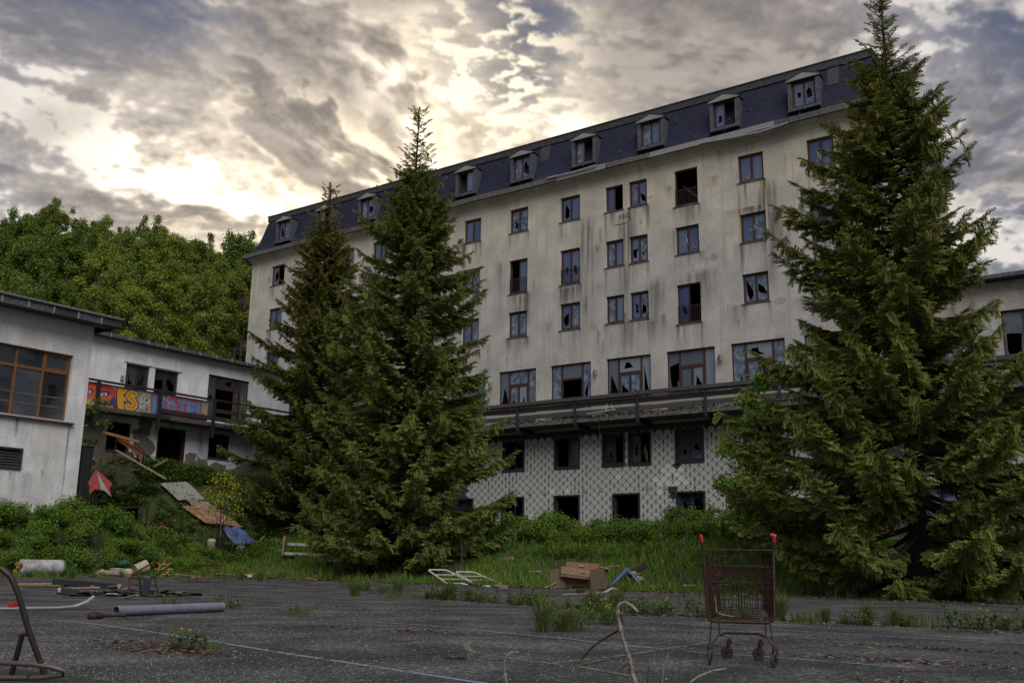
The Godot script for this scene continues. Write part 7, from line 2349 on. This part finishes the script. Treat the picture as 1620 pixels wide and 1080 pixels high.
	var rimv := [Vector3(-40.72, 4.0, -24.75), Vector3(-40.62, 3.50, -24.80), Vector3(-40.42, 3.72, -25.2), Vector3(-40.15, 3.42, -25.6), Vector3(-40.38, 4.02, -25.72), Vector3(-40.62, 4.28, -25.55)]
	for i in rimv.size() - 1:
		var cl := B(uo)
		var a: Vector3 = rimv[i]; var b: Vector3 = rimv[i + 1]
		var mid := (a + b) / 2 + (apex - (a + b) / 2) * 0.16 - Vector3(0, 0.05, 0)
		var th := Vector3(-0.012, -0.012, 0)
		for s in [[apex, a, mid], [apex, mid, b]]:
			cl.tri(s[0], s[1], s[2]); cl.tri(s[0] + th, s[2] + th, s[1] + th)
			cl.quad(s[1], s[1] + th, s[2] + th, s[2])
		part("cloth_gore", cl, M.cloth_red if i != 2 else M.cloth_pale, u)
	for v in rimv:
		var ri := B(uo)
		ri.tube([apex, v], 0.012, 0.008, 5)
		part("rib", ri, M.chrome, u)
	# red and pale cloth, dark crate, logs
	var rc := B()
	for i in 9: rc.plank(Vector3(R(-0.4, 0.4), R(0.06, 0.25), R(-0.4, 0.4)), Vector3(0.5, 0.02, 0.35), Basis.from_euler(Vector3(R(-0.5, 0.5), R(0, 6), R(-0.6, 0.6))), 0.006)
	var rcm := single("crumpled_cloth", rc, M.cloth_pale, "crumpled pale cloth with red ends on the litter slope among ground cover", "cloth", on(-43.6, -29.9, 0.2))
	for s in [-1.0, 1.0]:
		var e := B()
		e.plank(Vector3(0.25, 0.26, s * 0.52), Vector3(0.4, 0.18, 0.2), Basis.from_euler(Vector3(0.3 * s, 0.5, 0.4)), 0.04)
		part("red_end", e, M.cloth_red, rcm)
	var cr := B()
	cr.plank(Vector3(0, 0.4, 0), Vector3(0.9, 0.06, 1.5), Basis(Vector3(1, 0, 0), 0.1), 0.01)
	for q in [[-0.4, -0.7], [0.4, -0.7], [-0.4, 0.7], [0.4, 0.7]]: cr.beam(Vector3(q[0], -0.4, q[1]), Vector3(q[0], 0.4, q[1]), 0.06, 0.06)
	cr.plank(Vector3(-0.42, 0.05, 0), Vector3(0.03, 0.7, 1.4), Basis(), 0.01)
	single("old_workbench", cr, M.rust_dark, "dark low wooden bench half buried in ground cover below the parasol", "bench", on(-41.3, -27.3, 0.3))
	for q in [[-40.2, -31.2, "cream", "cream log like roll standing in the stems of the yellow green tree", 0.5], [-41.3, -33.9, "wood_pale", "pale tree stump below the blue tarpaulin", 0.2]]:
		var lo := B()
		lo.lathe(Vector3(0, 0, 0), Vector3(0.3, 1, 0.2), [[-0.2, 0.2], [q[4], 0.2], [q[4] + 0.03, 0.17], [q[4] + 0.03, 0]], 12)
		single("log", lo, M[q[2]], q[3], "log", on(q[0], q[1], 0.1))
	var wr := B()
	for i in 14: wr.tube([Vector3(R(-0.3, 0.3), 0, R(-0.3, 0.3)), Vector3(R(-0.6, 0.6), R(0.2, 0.6), R(-0.6, 0.6)), Vector3(R(-0.9, 0.9), R(0.1, 1.1), R(-0.9, 0.9))], 0.008, 0.005, 4)
	single("wire_tangle", wr, M.chrome, "tangle of thin pale wire left of the yellow green tree", "wire", on(-39.6, -29.9, 0.05))
	# broken bench
	var bo := on(-36.0, -33.2)
	var bn := thing("broken_bench", "broken bench of pale slats with one wooden end left of the middle spruce", "bench", bo, deg_to_rad(28))
	var be := B()
	be.plank(Vector3(-0.85, 0.36, 0), Vector3(0.09, 0.80, 0.46), Basis(Vector3(0, 0, 1), -0.05), 0.03)
	be.lathe(Vector3(-0.89, 0.74, 0), Vector3(1, 0, 0), [[-0.01, 0], [-0.01, 0.2], [0.09, 0.2], [0.09, 0]], 18)
	part("end_panel", be, M.wood_pale, bn)
	for q in [[0.56, -0.22, "enamel"], [0.12, 0.1, "white"]]:
		var s := B()
		s.plank(Vector3(0.15, q[0], q[1]), Vector3(1.95, 0.13, 0.05), Basis(Vector3(0, 0, 1), -0.02), 0.012)
		part("slat", s, M[q[2]], bn)
	var be2 := B()
	be2.plank(Vector3(0.9, 0.2, 0), Vector3(0.08, 0.5, 0.4), Basis(), 0.03)
	be2.plank(Vector3(-0.2, 0.03, 0.1), Vector3(1.3, 0.06, 0.5), Basis(), 0.01)
	part("base", be2, M.rust_dark, bn)
	# bare red earth under the rear spruce with boards
	for q in [[-43.4, -38.3, "ply_brown", "reddish board on the bare earth under the rear spruce", 1.3], [-42.2, -38.0, "wood_grey", "weathered grey board on the bare earth under the rear spruce", 0.9]]:
		var mb := B()
		mb.plank(Vector3.ZERO, Vector3(q[4], 0.05, 0.4), Basis(Vector3(0, 0, 1), 0.2), 0.01)
		single("board", mb, M[q[2]], q[3], "board", on(q[0], q[1], 0.12), 0.6)


func _ready() -> void:
	# ---- camera, sky, added fill light, exposure
	var cam := Camera3D.new()
	cam.name = "camera"
	cam.fov = 38.24
	cam.near = 0.1
	cam.far = 1500
	cam.position = EYE
	cam.rotation = Vector3(deg_to_rad(12.651), deg_to_rad(35.674), deg_to_rad(0.812))
	add_child(cam)
	cam.current = true
	var env := Environment.new()
	env.background_mode = Environment.BG_SKY
	var sm := PanoramaSkyMaterial.new()
	sm.panorama = make_sky()
	var sky := Sky.new()
	sky.sky_material = sm
	env.sky = sky
	env.tonemap_mode = Environment.TONE_MAPPER_LINEAR
	env.tonemap_exposure = 1.5
	env.sdfgi_enabled = true; env.ssao_enabled = true; env.ssil_enabled = true
	var we := WorldEnvironment.new()
	we.name = "world_environment"
	we.environment = env
	add_child(we)
	var front_fill := DirectionalLight3D.new()  # fill light added to lift the front walls; the real glow is behind the hotel
	front_fill.name = "front_fill"
	front_fill.light_energy = 0.5
	front_fill.light_color = Color(1.0, 0.985, 0.955)
	front_fill.light_angular_distance = 45.0
	front_fill.shadow_enabled = true
	front_fill.rotation = Vector3(deg_to_rad(-46), deg_to_rad(50), 0)
	add_child(front_fill)

	var t0 := Time.get_ticks_msec()
	rng.seed = 1
	make_materials()
	M.grass_dry = leaf(Color(0.095, 0.13, 0.035), 0.3)
	ground()
	hotel()
	left_buildings()
	forest()
	for k in 3: sprays.append(spray_mesh(60 + k))
	spruce("tall dense spruce in the middle, the larger of the two standing together", on(-28.7, -32.2), 20.9, 4.6, 71, Color(0.92, 1.08, 0.88), Color(1.02, 0.94, 0.74), 1.9, 1.0)
	spruce("darker spruce standing behind and left of the tall middle spruce", on(-43.8, -41.0), 21.6, 5.4, 72, Color(0.74, 0.80, 0.70), Color(0.98, 0.84, 0.58), 1.8, 1.06)
	spruce("big spruce on the right that hides the hotel corner, its tip above the roof", on(-7.2, -30.3), 19.0, 5.8, 73, Color(0.95, 1.05, 0.82), Color(1.02, 0.93, 0.68), 1.38, 1.0, 0.03, 0.36)
	garden_plants()
	grass()
	weeds()
	trolley()
	bent_chair()
	sticks()
	litter()
	print("built in ", Time.get_ticks_msec() - t0, " ms")
